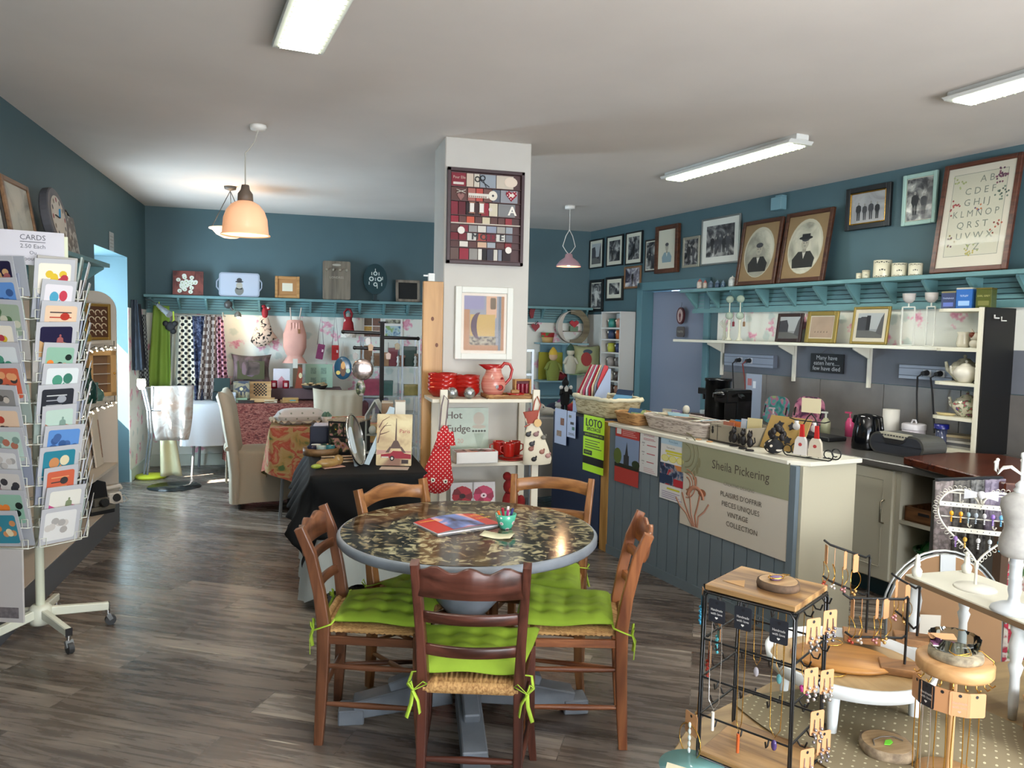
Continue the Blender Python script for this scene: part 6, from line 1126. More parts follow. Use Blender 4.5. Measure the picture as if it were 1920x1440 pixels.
def ar_street(b,x,z0,z1,y):
 H_=z1-z0;b.rect(-x,x,z0+H_*.35,z1,y,C('#a5a8a8'));b.flat([(-x,z0),(x,z0),(x,z0+H_*.2),(-x,z0+H_*.38)],y-.0002,C('#5d5c58'));b.flat([(-x,z0+H_*.3),(-x*.1,z0+H_*.3),(-x*.1,z0+H_*.6),(-x*.3,z0+H_*.85),(-x,z0+H_*.8)],y-.0004,D1);b.flat([(x*.5,z0+H_*.2),(x,z0+H_*.1),(x,z1),(x*.8,z0+H_*.8)],y-.0004,C('#4c4c4c'))
def ar_portrait(cb,hat=False,oval=True):
 def f(b,x,z0,z1,y):
  H_=z1-z0;c=(z0+z1)/2
  if oval:b.ell(0,c,x*.86,H_*.44,y,C('#b9b4a0'),28);b.ell(0,c-H_*.02,x*.80,H_*.41,y-.0003,blotch([(.4,'#8a887a'),(.6,'#c6c2b0')],4),28)
  b.flat([(-x*.5,z0+H_*.16),(x*.5,z0+H_*.16),(x*.56,z0+H_*.3),(x*.3,z0+H_*.42),(-x*.3,z0+H_*.42),(-x*.56,z0+H_*.3)],y-.0006,C(cb));b.flat([(-x*.08,z0+H_*.40),(x*.08,z0+H_*.40),(0,z0+H_*.3)],y-.0009,C('#c4c0b4'));b.rect(-x*.09,x*.09,z0+H_*.40,z0+H_*.48,y-.0008,C('#8f8a7c'));b.ell(0,z0+H_*.55,x*.19,H_*.10,y-.001,C('#a39d8c'));b.ell(0,z0+H_*.62,x*.2,H_*.045,y-.0012,D1)
  b.ell(-x*.07,z0+H_*.555,x*.025,H_*.009,y-.0014,D1,8);b.ell(x*.07,z0+H_*.555,x*.025,H_*.009,y-.0014,D1,8);b.ell(0,z0+H_*.505,x*.06,H_*.008,y-.0014,D2,8)
  if hat:b.ell(0,z0+H_*.635,x*.34,H_*.03,y-.0015,D0);b.rect(-x*.2,x*.2,z0+H_*.635,z0+H_*.70,y-.0016,D0)
 return f
BKF,BRF=C('#101214',.35),wood('#4a2c1c','#2f1a10',8,0,.35)
wframe('thin black framed photo of a road, leftmost in the upper row',[(1105.7,449.7),(1131.5,448),(1131,502.5),(1105.7,503.9)],BKF,.05,.12,pm=GREYP(),art=ar_street)
wframe('thin black framed photo of a horse cart, second in the upper row',[(1137.7,443),(1169.4,439.7),(1167,497),(1137,501)],BKF,.05,.12,art=ar_people(2,.5))
wframe('thin black framed dark photo, third in the upper row',[(1173.4,436),(1206,432.6),(1203,494.4),(1173,497)],BKF,.05,.12,art=ar_people(1,.7))
wframe('dark group photo partly behind the brown child portrait',[(1208.7,449.7),(1236,447.5),(1235,508),(1208.7,510.6)],C('#2c2420'),.07,.04,pm=GREYP(2),art=ar_people(3,.5),d=.012)
wframe('brown framed vignette portrait of a child in pale blue',[(1233,424),(1275,420.7),(1273.7,511),(1230,513)],wood('#5a3420','#3c2012',8,0,.35),.12,0,pm=C('#c0bca8'),art=ar_portrait('#7a9096',oval=False),d=.04)
wframe('silver framed photo of a couple right of the child portrait',[(1281,445.6),(1313.5,441.6),(1311.6,499.8),(1280,502.5)],C('#a8a494',.3,.5),.1,0,pm=GREYP(4),art=ar_people(2,.75))
wframe('large silver framed photo of a crowd with a wide white mount',[(1317,411.8),(1390,400),(1386,493),(1313.5,498)],C('#7c807e',.3,.5),.03,.11,C('#cfcfc4'),art=ar_people(5,.6))
wframe('black framed photo of a woman in white, leftmost in the lower row',[(1105.7,525.5),(1131.5,523.6),(1130,583.8),(1105.7,585)],BKF,.12,.03,pm=GREYP(3),art=lambda b,x,z0,z1,y:person(b,0,z0+.02,(z1-z0)*.8,y,C('#b9b6ae'),C('#8d8a84')))
wframe('black framed group photo with a pale mount in the lower row',[(1136.3,520),(1169.4,517.4),(1167.2,562),(1135.5,565.3)],BKF,.08,.12,art=ar_people(4,.55))
wframe('small brown framed photo of a person with an animal, by the door',[(1170.7,500.3),(1203.2,497.6),(1200.5,539.9),(1170.7,541.7)],C('#7a5a3c',.4),.07,0,pm=blotch([(.4,'#33313c'),(.55,'#8d8a92'),(.65,'#c6c4c0')],10,.25),art=ar_people(1,.7))
wframe('thick black framed photo of four workers in caps with a gold edge',[(1588.3,356.8),(1673.3,340.3),(1671,422.9),(1587,434.7)],BKF,.10,0,pm=blotch([(.3,'#8a8a8a'),(.6,'#b9b8b8')],5,.25),art=ar_people(4,.6),d=.03,rim=GOLD,glass=True)
wframe('pale mint framed photo of people by a tree',[(1695.7,330.8),(1760.7,317.8),(1754.7,417),(1690.6,425.3)],C('#9fbdb2',.5),.11,.02,pm=GREYP(5),art=ar_people(2,.6),d=.025,glass=True)
# large leaning portraits and sampler on the shelf (z 2.0)
ZR=2.0
for lab,pts,hat in(('large brown framed oval portrait of a woman leaning on the right shelf',[(1398.2,414.5),(1475,402.8),(1462,531),(1383.4,535)],False),('large brown framed oval portrait of a man in a hat leaning beside the woman',[(1479.5,398),(1570.8,386),(1551,526.9),(1460.5,531)],True)):
 s_,w,z0,h=rq(pts,4.94);t=T('framed_portrait',lab,'picture',RT(s_,4.885,ZR+.002),RZ,'large oval portraits on the right shelf',rx=-R(9 if hat else 8))
 frame_parts(t,w*.97,h*1.01,.035,.03,wood('#4c2e1e','#33190f',8,0,.35),0,None,C('#8c7350',.5,nz=.08,sc=10),ar_portrait('#22221f',hat),True)
s_,w,z0,h=rq([(1778.4,307.2),(1922,281),(1899,507),(1743,515)],4.94);t=T('framed_sampler','big brown framed alphabet sampler with embroidered flowers leaning on the right shelf','picture',RT(s_,4.885,ZR+.002),RZ,rx=-R(8))
def ar_s(b,x,z0,z1,y):
 H_=z1-z0;g=C('#7d8478');x0,x1,a,c=-x*.80,x*.80,z0+H_*.11,z0+H_*.93
 b.rect(x0,x1,a,c,y,C('#c6c2ae'))
 for q in((x0,x1,a,a+.003),(x0,x1,c-.003,c),(x0,x0+.003,a,c),(x1-.003,x1,a,c)):b.rect(*q,y-.0003,g)
 L_=c-a
 for i,(tx_,ox)in enumerate((('A B',.22),('C D E F',.05),('G H I J',.0),('K L M N O P',.0),('Q R S T',-.05),('U V W X',.05),('Y Z',.05))):b.text(tx_,L_*.115,ox*x,c-L_*(.09+i*.135),y-.0005,g,x*1.35)
 r_=random.Random(5)
 for cx,cz,n_,cl in((.6,.92,26,('#5a3c50','#7a4a5c')),(.66,.7,16,('#6a7a6c','#4a5a50')),(-.62,.62,12,('#8e3a3c','#a8504c')),(.62,.33,8,('#b0604a','#8a4a3c')),(-.6,.9,12,('#9aa06c','#a8b07c')),(-.62,.18,8,('#8a7a3c','#6a4a5a')),(0,.07,16,('#9aa06c','#b0a05c')),(.1,.55,5,('#c07a54','#6a5a7a'))):
  for i in range(n_):b.ell(x*(cx+r_.gauss(0,.09)),a+L_*(cz+r_.gauss(0,.035)),.007,.007,y-.0007-i*.00002,C(cl[i%2]),6)
frame_parts(t,w*.97,h,.032,.03,wood('#5a3020','#3a1c10',8,0,.35),0,None,C('#d0c9b8',.6),ar_s,True)
b=B(C('#6d929b',.5));b.box(-.06,.06,-.07,0,0,.11);b.box(-.02,.06,-.06,0,.11,.125);s_,w,z0,h=rq([(1436,366),(1475,361),(1473,392),(1436,395)],4.97);one(b,'junction_box','painted teal junction box under the ceiling on the right wall','box',RT(s_,TW_+.003,z0),RZ,bev=.004)
o_=slat_shelf('long teal bracket shelf with slatted apron on the right wall',RT(6.20,5.036),RZ,4.6,2.0,.19,.215,15)
# crockery on that shelf
def sh(px,py,tt,z=ZR):s_=att(px,py,tt)[0];return RT(s_,tt,z+.001)
for i,(px,r_,h_,lab)in enumerate(((1611,.022,.045,'tiny'),(1624,.028,.062,'small'),(1654,.062,.125,'largest'),(1686,.052,.095,'medium'),(1716,.046,.085,'rightmost'))):
 b=B(C('#cdc7ae',.25));p_=sh(px,515,4.90);b.lathe([(0,0),(r_*.96,0),(r_,.006),(r_,h_),(r_*.94,h_),(r_*.9,.01),(0,.01)],n=32)
 fc=math.atan2(CP.y-p_.y,CP.x-p_.x)
 for k,(z_,hh)in enumerate(((.86,.06),(.42,.09),(.05,.04))):
  for q in range(7):
   a=fc-.9+q*.26+(.1 if k==1 else 0)
   if k==1 and not 2<=q<=4:continue
   c_,s2=math.cos(a),math.sin(a);rr_=r_+.0006;tx_,ty_=-s2,c_;ww=r_*(.11 if q%2 else.06);zz_=h_*(z_+(.03 if q%2 else 0))
   b.add([(c_*rr_-tx_*ww,s2*rr_-ty_*ww,zz_-h_*hh*.5),(c_*rr_+tx_*ww,s2*rr_+ty_*ww,zz_-h_*hh*.5),(c_*rr_+tx_*ww,s2*rr_+ty_*ww,zz_+h_*hh*.5),(c_*rr_-tx_*ww,s2*rr_-ty_*ww,zz_+h_*hh*.5)],[(0,1,2,3)],C('#3a3a34'))
 one(b,'canister','%s cream canister with black key-pattern print of the five on the right shelf'%lab,'canister',p_,group='cream printed canisters')
for i,(px,r_,h_,c_,lab)in enumerate(((1312,.028,.07,'#b9aca0','white and red lidded jar at the left end of the right shelf'),(1322,.022,.055,'#bdb0a2','shorter white lidded jar beside the first'),(1333,.026,.045,'#4a5f70','first dark blue patterned pot'),(1345,.026,.045,'#30465c','second dark blue patterned pot'),(1356,.024,.04,'#3c5468','third dark blue patterned pot'),(1373,.035,.075,'#b5b9b6','white jar with blue motif nearest the portraits'))):
 t=T('lidded_jar',lab,'jar',sh(px,535,4.9),group='small jars on the right shelf');b=B(C(c_,.3,nz=.35,sc=60));b.lathe([(0,0),(r_*.9,0),(r_,h_*.2),(r_,h_*.8),(r_*.8,h_),(0,h_)]);b.mk('body',t);b=B(C(('#a8605a','#a8605a','#6d8090','#6d8090','#6d8090','#d0d0c8')[i],.3));b.lathe([(r_*.85,h_),(r_*.6,h_+.012),(.006,h_+.018),(.006,h_+.026),(0,h_+.028)]);b.mk('lid',t)
 # white shelf with brackets
t=T('wall_shelf','long white wall shelf on slotted brackets under the teal shelf','shelf',RT(6.22,5.036,0),RZ);WS=C('#d9d6c6',.4);b=B(WS);b.box(0,3.135,-.235,-.03,1.485,1.51);b.mk('shelf_board',t,bev=.003)
for s_ in(5.74,4.84,4.09):
 x=6.22-s_;b=B(WS);b.box(x-.012,x+.012,-.027,-.002,1.18,1.50);b.mk('slotted_rail',t);b=B(WS);b.at((x,0,0),rz=PI/2);b.prism([(-.2,1.484),(-.2,1.47),(-.03,1.40),(-.03,1.484)][::-1],-.006,.006);b.mk('bracket',t)
def wsh(px,py,tt=4.88):return RT(att(px,py,tt)[0],tt,1.511)
def lf(lab,pts,fm,fw_,mw_,pm,art,tl=4.93):
 s_,w,z0,h=rq(pts,tl);t=T('framed_picture',lab,'picture',RT(s_,tl,1.511),RZ,'small frames on the white shelf',rx=-R(7));frame_parts(t,w,h,fw_*w,.02,fm,mw_*w,C('#c9c0aa'),pm,art,True)
lf('small dark brown framed photo of a village street on the white shelf',[(1456.6,575),(1504.4,576),(1504,630.6),(1456.6,629)],C('#2a1612',.3),.10,0,C('#8a8c8c'),ar_street)
lf('gold framed sepia photo in the middle of the white shelf',[(1511,574),(1570,574),(1570,634.4),(1512.8,633.5)],C('#8f7a3c',.3,.5),.11,.03,C('#a8917c',.3,nz=.15,sc=8),lambda b,x,z0,z1,y:[b.flat([(-x*.6+i*.03,z0+.04),(-x*.5+i*.03,z0+.04),(-x*.52+i*.03,z0+.055)],y,C('#5c4c40'))for i in range(5)])
lf('gold framed photo of a castle gate at the right of the white shelf',[(1598,567),(1668,566),(1664.4,639),(1596,637)],C('#8a7434',.35,.4),.06,.09,C('#8f9292'),lambda b,x,z0,z1,y:(ar_street(b,x,z0,z1,y),b.rect(-x*.75,-x*.35,z0+(z1-z0)*.3,z0+(z1-z0)*.85,y-.0008,D1),b.rect(-x*.3,x*.0,z0+(z1-z0)*.3,z0+(z1-z0)*.9,y-.0008,D0)))
for px,lab in((1366,'left of the pair by the door'),(1386,'right of the pair by the door')):
 p_=wsh(px,628,4.86);t=T('candlestick','tall white candlestick with a pearly glass globe, %s'%lab,'candle holder',p_,group='tall white candlesticks');b=B(C('#c9c6b0',.5));b.lathe([(0,0),(.028,0),(.03,.01),(.012,.03),(.009,.16),(.014,.17),(.007,.19)]);b.rod((0,0,.25),(0,0,.35),.005);b.mk('stem',t)
 b=B(C('#a9b7a4',.08,alpha=.75));b.sph((0,0,.225),(.036,.036,.034),n=20);b.sph((0,0,.375),(.036,.036,.034),n=20);b.mk('globe',t)
t=T('white_ornament','bundle of white dried twigs and ribbons leaning by the candlesticks','ornament',wsh(1358,628,4.90));b=B(C('#c2c4b4',.7))
for i in range(14):a=i*.7;b.tube([(.02*math.cos(a),.012*math.sin(a),0),(.012*math.sin(a*2),.0,.10),(-.05+.014*i*.5,.01*math.cos(a),.16+.01*(i%5))],.0035,n=4)
b.mk('twigs',t)
for px,py,lab,c_ in((1375,607,'red beaded charm hanging between the candlesticks','#8a2a34'),(1395,607,'small tan wooden tag hanging right of the candlesticks','#9a7450')):
 s_,z_=att(px,py,4.99);t=T('hanging_charm',lab,'ornament',RT(s_,4.99,z_),RZ,'charms under the teal shelf');b=B(C(c_));b.prism([(-.012,-.025),(.012,-.025),(.012,.015),(0,.022),(-.012,.015)],-.004,.004);b.mk('charm',t);b=B(C('#b06070'));b.tube([(0,0,.02),(0,0,.11)],.002,n=4);b.mk('thread',t)
for i,px in enumerate((1700,1742)):
 p_=wsh(px,645,4.86);t=T('candlestick',('white open metal lantern stand with a cut-glass cup, nearer the castle photo','white open metal lantern stand with a cut-glass cup, nearer the tea tins')[i],'candle holder',p_,RZ,group='white metal stands with glass cups');w=.048 if i==0 else.03;b=B(C('#cfcfc4',.5))
 for sx_ in(-1,1):b.bar((sx_*w,0,0),(sx_*w,0,.27),.008,.008)
 b.bar((-w,0,.27),(w,0,.27),.008,.008);b.bar((-w,0,.004),(w,0,.004),.02,.008);b.rod((0,0,.27),(0,0,.30),.005);b.mk('metal_stand',t)
 b=B(C('#d0c9c4',.05,alpha=.6));b.lathe([(0,.295),(.02,.30),(.038,.32),(.042,.365),(.037,.365),(.033,.322),(0,.305)],n=16,fn=lambda a,z:1+.05*math.cos(8*a));b.mk('glass_cup',t)
 # hanging door plaques
s_,z_=att(1278,592,4.90);t=T('door_plaque','oval red-rimmed plaque hanging on the grey door','plaque',RT(att(1278,592,5.12)[0],5.12,att(1278,592,5.12)[1]),RZ);b=B(C('#4a1c20',.4));b.prism([(.06*math.cos(i*PI/12),.088*math.sin(i*PI/12))for i in range(24)],-.02,0);b.mk('rim',t);b=B(C('#b09a92'));b.ell(0,0,.045,.07,-.021);person(b,0,-.055,.1,-.022,C('#5a1c22'),D1);b.mk('picture',t);b=B(BLACK);b.tube([(-.01,-.005,.085),(.005,-.005,.12),(0,-.002,.14)],.002,n=4);b.mk('hanger',t)
t=T('door_sign','small rounded grey sign reading TOILETTES on the grey door','sign',RT(att(1277,621,5.12)[0],5.12,att(1277,632,5.12)[1]),RZ);b=B(C('#4f4a48'));b.prism(rrect(-.062,.062,0,.11,.025),-.012,0);b.text('TOILETTES',.026,0,.055,-.0125,C('#a9a49a'),.09);b.mk('panel',t)
# socket strips, slate
for i,pts in enumerate(([(1361,662.5),(1453,667),(1453,689.5),(1361,685)],[(1689,684),(1790,688),(1788,714),(1689,710)])):
 s_,w,z0,h=rq(pts,5.0);t=T('socket_strip',('grey wall trunking with two black plugs, near the coffee machines','grey wall trunking with two black plugs, above the radio')[i],'socket',RT(s_,5.03,z0),RZ,'socket trunking over the worktop');b=B(C('#8f98a8',.4));b.box(-w/2,w/2,-.05,0,0,h)
 for z_ in(.22,.75):b.box(-w/2,w/2,-.051,-.049,h*z_,h*z_+.004,C('#454b55'))
 b.box(w/2,w/2+.0,-.05,0,0,h);b.mk('trunking',t,bev=.002)
 for k in range(2):x_=(-.10+.13*k)if i==0 else(.02+.10*k);b=B(C('#cfd2d6'));b.box(x_-.03,x_+.03,-.053,-.05,h*.25,h*.72);b.mk('socket_plate',t);b=B(D0);b.rod((x_,-.052,h*.5),(x_,-.10,h*.46),.022,r2=.016);b.mk('plug',t)
 b=B(D0)
 for k in range(2):x_=(-.10+.13*k)if i==0 else(.02+.10*k);b=B(D0 if k==0 or i==1 else C('#7a2c26'));b.tube([(x_,-.10,h*.46),(x_-.03,-.11,h*.2),(x_-.05+.02*k,-.08,-.1),(x_-.05+.03*k,-.06,-.3),(x_+.0,-.08,-.36)],.006,n=6);b.mk('cable',t)
s_,w,z0,h=rq([(1519.5,662),(1580.5,665),(1578,701.5),(1516,697)],5.0);t=T('slate_sign','black slate sign: Many have eaten here few have died','sign',RT(s_,5.025,z0),RZ);b=B(C('#16181b',.6));b.prism(rrect(-w/2,w/2,0,h,.006),-.014,0);b.mk('slate',t);b=B(C('#c3c6c8'));b.text('Many have',.05,0,h*.78,-.015,wmax=w*.7);b.text('eaten here.....',.05,0,h*.5,-.015,wmax=w*.78);b.text('few have died',.05,0,h*.22,-.015,wmax=w*.86);b.mk('lettering',t);b=B(C('#6a6a6a'));b.tube([(-w*.2,-.006,h),(0,-.006,h+.045),(w*.2,-.006,h)],.003);b.mk('cord',t)
# tall white shelving tower by the door
t=T('shelf_tower','narrow white shelving tower of animal mugs by the grey door','shelving',RT(7.60,5.03,0),RZ);WT=C('#c3c3be',.5);b=B(WT);b.box(.38,.40,-.20,0,0,1.80);b.mk('side_panel',t);b=B(WT);b.box(0,.02,-.2,0,0,1.80);b.mk('side_panel',t)
b=B(WT);b.box(.02,.38,-.008,0,0,1.8);b.mk('back_panel',t)
TZ=[.86,1.02,1.18,1.34,1.49,1.62,1.80]
for z_ in TZ:b=B(WT);b.box(.02,.38,-.2,-.008,z_-.016,z_);b.mk('shelf_board',t)
for k,z_ in enumerate(TZ[:-1]):
 for j in range(2):
  cl=[('#b98a7a','#2f7a70'),('#b5602c','#2c3c5a'),('#22305a','#a9a83c'),('#6f6a68','#8a8480'),('#4a3a34','#b9b4aa'),('#8a5a44','#6a5a50')][5-k]
  t=T('animal_mug',('round-eyed pot, %s one, shelf %s of the white tower'%(('near','far')[j],('one from the bottom','two from the bottom','three from the bottom','three from the top','two from the top','one from the top')[k])),'mug',RT(7.60-(.28 if j==0 else.12),4.91,z_+.001),RZ-R(50),group='animal mugs in the white tower');b=B(C(cl[j],.4));b.lathe([(0,0),(.045,0),(.052,.05),(.045,.10),(0,.105)]);b.mk('body',t);b=B(C('#d0cfc4',.3));[b.sph((x_,-.044,.075),(.015,.01,.015),None,8,6)for x_ in(-.02,.02)];[b.sph((x_,-.055,.075),.006,D0,6,4)for x_ in(-.02,.02)];b.mk('eyes',t)
  # ================================================================ counter and navy panel
s0,s1,t0=2.80,4.53,2.98
def rbox(b,sa,sb,ta,tb,za,zb,m=None):b.box(-sb,-sa,ta,tb,za,zb,m)
GBL=C('#66737b',.5,nz=.05,sc=4)
t=T('shop_counter','grey-blue boarded serving counter with a white top and white end','counter',(0,0,0),RZ)
b=B(GBL);rbox(b,s0+.02,s1,t0+.012,t0+.36,.02,.90)
s_=s0+.05
while s_<s1-.02:rbox(b,s_,min(s1,s_+.093),t0,t0+.014,.02,.90);s_+=.1
b.mk('boarded_front',t)
b=B(GBL);rbox(b,s0+.015,s0+.06,t0-.012,t0+.01,.0,.905);rbox(b,s0+.015,s1,t0-.008,t0+.012,0,.06);b.mk('trim_boards',t)
b=B(C('#b9b39c',.5));rbox(b,s0,s0+.02,t0+.02,t0+.40,0,.905);b.mk('end_panel',t)
b=B(C('#d8d5c6',.4));b.slab([(-s1,t0-.02),(-s0-.07,t0-.02),(-s0+.02,t0+.05),(-s0+.02,t0+.42),(-s1,t0+.42)],.905,.928);b.mk('countertop',t,bev=.003)
b=B(wood('#b98a4a','#94692f',4,2));rbox(b,4.535,4.625,2.975,3.06,0,.925);one(b,'wooden_post','upright pine post between the counter and the navy panel','post',(0,0,.001),RZ)
t=T('navy_cabinet','navy blue cabinet end on small white wheels with leaflets stuck on it','cabinet',(0,0,0),RZ);NV=C('#15233f',.5)
b=B(NV);rbox(b,4.635,5.335,2.97,3.45,.06,.925);b.mk('body',t);b=B(NV);rbox(b,4.635,5.345,2.955,2.97,.0,.12);b.mk('kick_board',t)
for s_ in(4.75,5.25):
 b=B(WHITE);b.rod((-s_,2.95,.03),(-s_,2.93,.03),.028);b.mk('caster',t)
 # sheets stuck on the fronts
def sheet(name,label,cat,pts,tt,paint,m=None,curl=0,z_=None):
 TL,TR2,BR_,BL_=[att(x,y,tt)for x,y in pts];sc_,w=(TL[0]+TR2[0])/2,TL[0]-TR2[0];z1,z0=(TL[1]+TR2[1])/2,(BR_[1]+BL_[1])/2;h=z1-z0
 b=B(m or C('#d5d5d3',.5));b.grid(lambda u,v:((u-.5)*w,0,v*h),2,10);paint(b,w,h)
 return one(b,name,label,cat,RT(sc_,tt,z0),RZ)
TF=2.968
GT=C('#8a8a8a')
def lines(b,x0,x1,z0,z1,n,m,y=-.0015):[b.rect(x0,x1-(i*.37%.25)*(x1-x0),z0+(z1-z0)*i/n,z0+(z1-z0)*(i+.35)/n,y,m)for i in range(n)]
def p_church(b,w,h):
 y=-.0015;R_=C('#b03a34',.5);b.rect(-w/2,w/2,.0+h*.0,h*.26,-.001-.0,R_);b.rect(-w/2,w/2,h*.80,h,y,R_);b.rect(-w/2,w/2,h*.27,h*.80,y,C('#7f93b4',.5));b.rect(-w/2,w/2,h*.27,h*.34,y-.0002,C('#20241c'));b.ell(-w*.38,h*.46,w*.17,h*.14,y-.0003,C('#5a6a30'));b.ell(w*.38,h*.38,w*.16,h*.07,y-.0003,C('#26341c'));b.rect(-w*.12,w*.1,h*.33,h*.5,y-.0005,C('#2c3036'));b.flat([(-w*.07,h*.5),(w*.06,h*.5),(0,h*.74)],y-.0005,C('#2c3036'));b.rect(-w*.44,-w*.25,h*.85,h*.95,y-.0004,C('#d8d5d3'));lines(b,-w*.2,w*.4,h*.84,h*.96,4,C('#dba8a4'),y-.0004)
sheet('poster','red bordered poster with a church spire on the counter front','poster',[(1155,795),(1200,806),(1198,915),(1148,900)],TF,p_church,C('#b03a34'),.03)
def p_txt(b,w,h):
 y=-.0015;b.text('La COQUILLE',h*.07,0,h*.92,y,C('#b05a6a'),w*.8);RR=C('#b8525e')
 for i in range(3):b.text('09/09',h*.05,-w*.3,h*(.72-i*.22),y,D1);b.text('16H',h*.035,-w*.3,h*(.66-i*.22),y,D1);b.rect(-w*.1,w*.4-.01*i,h*(.67-i*.2),h*(.69-i*.2),y,RR)
 lines(b,-w*.3,w*.35,h*.80,h*.86,2,RR);lines(b,-w*.25,w*.4,h*.04,h*.16,3,C('#c9a0a4'))
sheet('poster','white poster with red and black event dates beside the church poster','poster',[(1201,806),(1235,815),(1232,893),(1199,884)],TF,p_txt)
def p_yel(b,w,h):
 y=-.0015;Y_=C('#c9c23a');b.text('Pont-Saint',h*.055,0,h*.93,y,C('#4a7a9a'),w*.8);b.rect(-w/2,w/2,h*.88,h*.985,-.0008,C('#a9c4d4'));b.text('Tout est bon',h*.04,-w*.1,h*.83,y,D1,w*.5);b.rect(-w*.3,w*.4,h*.755,h*.79,y,Y_);b.rect(-w*.25,w*.35,h*.72,h*.745,y,Y_)
 for i in range(3):b.ell(-w*.31+i*w*.3,h*.66,w*.15,h*.055,y-.0002*i,Y_,18);b.ell(-w*.31+i*w*.3,h*.66,w*.13,h*.048,y-.0002*i-.0001,C('#d9d48a'),18)
 b.rect(-w/2,w*.42,h*.24,h*.58,y,blotch([(.38,'#1a2440'),(.48,'#4a5a78'),(.55,'#8d8f94'),(.62,'#a8303a')],22));b.rect(-w*.5,0,h*.26,h*.4,y-.0004,C('#1c3050'));b.rect(w*.05,w*.42,h*.25,h*.36,y-.0004,C('#a82430'));b.flat([(w*.05,h*.58),(w*.42,h*.58),(w*.42,h*.5),(w*.2,h*.5)],y-.0004,C('#c07a44'));b.rect(-w*.2,w*.3,h*.17,h*.2,y,Y_);lines(b,-w*.4,w*.4,h*.03,h*.15,4,C('#8a7aa0'))
sheet('poster','white poster with three yellow circles over a market photo','poster',[(1240,815),(1288,828),(1281,952),(1233,926)],TF,p_yel,curl=.008)
def p_ban(b,w,h):
 y=-.002;b.rect(-w/2,w/2,h*.62,h,y,C('#8f9075'));y-=.0005
 S_=C('#7d7a5c');BRN=C('#a8735a');DK=C('#4a4238')
 for cx,cz,r0,m in((-.46,.86,.12,S_),(-.44,.50,.085,BRN)):
  for k in range(3):b.sweep([(w*cx+r0*(1-k*.28)*math.cos(R(a)),y,h*cz+r0*(1-k*.28)*math.sin(R(a)))for a in range(-90,100,12)],[(-.004,-.0005),(.004,-.0005),(.004,.0005),(-.004,.0005)],m,upv=(0,1,0))
 for k,(x_,z_)in enumerate(((-.36,.62),(-.33,.7),(-.31,.78),(-.34,.55))):b.ell(w*x_,h*z_,.012,.03,y-.0001,S_ if z_>.6 else BRN)
 for i,(dx,L_)in enumerate(((-.14,.30),(-.09,.38),(-.03,.42),(.05,.40),(.12,.33))):
  x_=-w*.36;b.sweep([(x_+dx*w*.0+i*.012,y,h*.02),(x_+dx*w*.5,y,h*.15),(x_+dx*w*1.0,y,h*L_*.7),(x_+dx*w*1.35,y,h*L_)],[(-.006,-.0005),(.006,-.0005),(.006,.0005),(-.006,.0005)],BRN if i%2 else C('#b98a74'),upv=(0,1,0))
 b.sweep([(-w*.34+.07*math.cos(R(a)),y-.0003,h*.36+.06*math.sin(R(a)))for a in range(0,190,12)],[(-.012,-.0005),(.012,-.0005),(.012,.0005),(-.012,.0005)],BRN,upv=(0,1,0));b.ell(-w*.27,h*.44,.035,.022,y-.0006,C('#94593c'))
 b.text('Sheila Pickering',.072,w*.08,h*.80,y,DK,w*.52);b.text('CREATIVE DESIGNS',.028,w*.08,h*.62,y,C('#7a756a'),w*.33)
 for i,s_ in enumerate(("PLAISIRS D'OFFRIR",'PIECES UNIQUES','VINTAGE','COLLECTION')):b.text(s_,.040,w*(.10,.10,.08,.12)[i],h*(.50-i*.105),y,DK,w*.44)
b=B(C('#c3bcae',.7));w,h=.86,.51
b.rect(-w/2,w/2,0,h,0);p_ban(b,w,h)
one(b,'fabric_banner','fabric banner with scroll ornament reading Sheila Pickering Creative Designs','banner',RT(3.285,2.968,.405),RZ)
sheet('poster','fluorescent yellow LOTO SPECTACLE poster on the navy cabinet','poster',[(1095,776),(1134,786),(1124,892),(1088,877)],2.95,lambda b,w,h:(b.rect(-w/2,w/2,h*.62,h*.70,-.0012,BLACK),b.rect(-w/2,w/2,h*.13,h*.27,-.0012,BLACK),b.text('LOTO',h*.2,0,h*.87,-.0015,D0,w*.85,1.2),b.text('SPECTACLE',h*.09,0,h*.76,-.0015,D0,w*.85,1),b.text('SAMEDI 5 NOVEMBRE 2022',h*.05,0,h*.66,-.0015,C('#b8d820'),w*.85),b.rect(-w*.45,-w*.05,h*.30,h*.38,-.0014,D0),b.text('GRATUIT',h*.05,-w*.25,h*.34,-.0018,C('#b8e02a'),w*.36),lines(b,-w*.4,w*.4,h*.42,h*.60,4,C('#5a6a20'))),C('#b5e61d',.6))
for lab,pts,k in(('white sheet with two brown pictures stuck on the navy cabinet',[(1041,764),(1063,770),(1058,836),(1038,828)],0),('narrow white leaflet with small pictures stuck right of the first sheet',[(1064,770),(1080,773),(1077,822),(1061,818)],1)):
 sheet('leaflet',lab,'leaflet',pts,2.952,(lambda b,w,h:(b.rect(-.0,w*.3,h*.55,h*.75,-.0015,C('#8a5a44',nz=.4,sc=60)),b.rect(-w*.3,w*.1,h*.22,h*.38,-.0015,C('#a08878',nz=.4,sc=60))))if k==0 else(lambda b,w,h:(b.rect(-w*.3,0,h*.75,h*.85,-.0015,D2),b.rect(-w*.1,w*.3,h*.5,h*.6,-.0015,D1),b.rect(w*.1,w*.4,h*.3,h*.42,-.0015,C('#4a7a6a')),lines(b,-w*.3,w*.4,h*.1,h*.2,2,D1))),C('#b9c4de',.5))
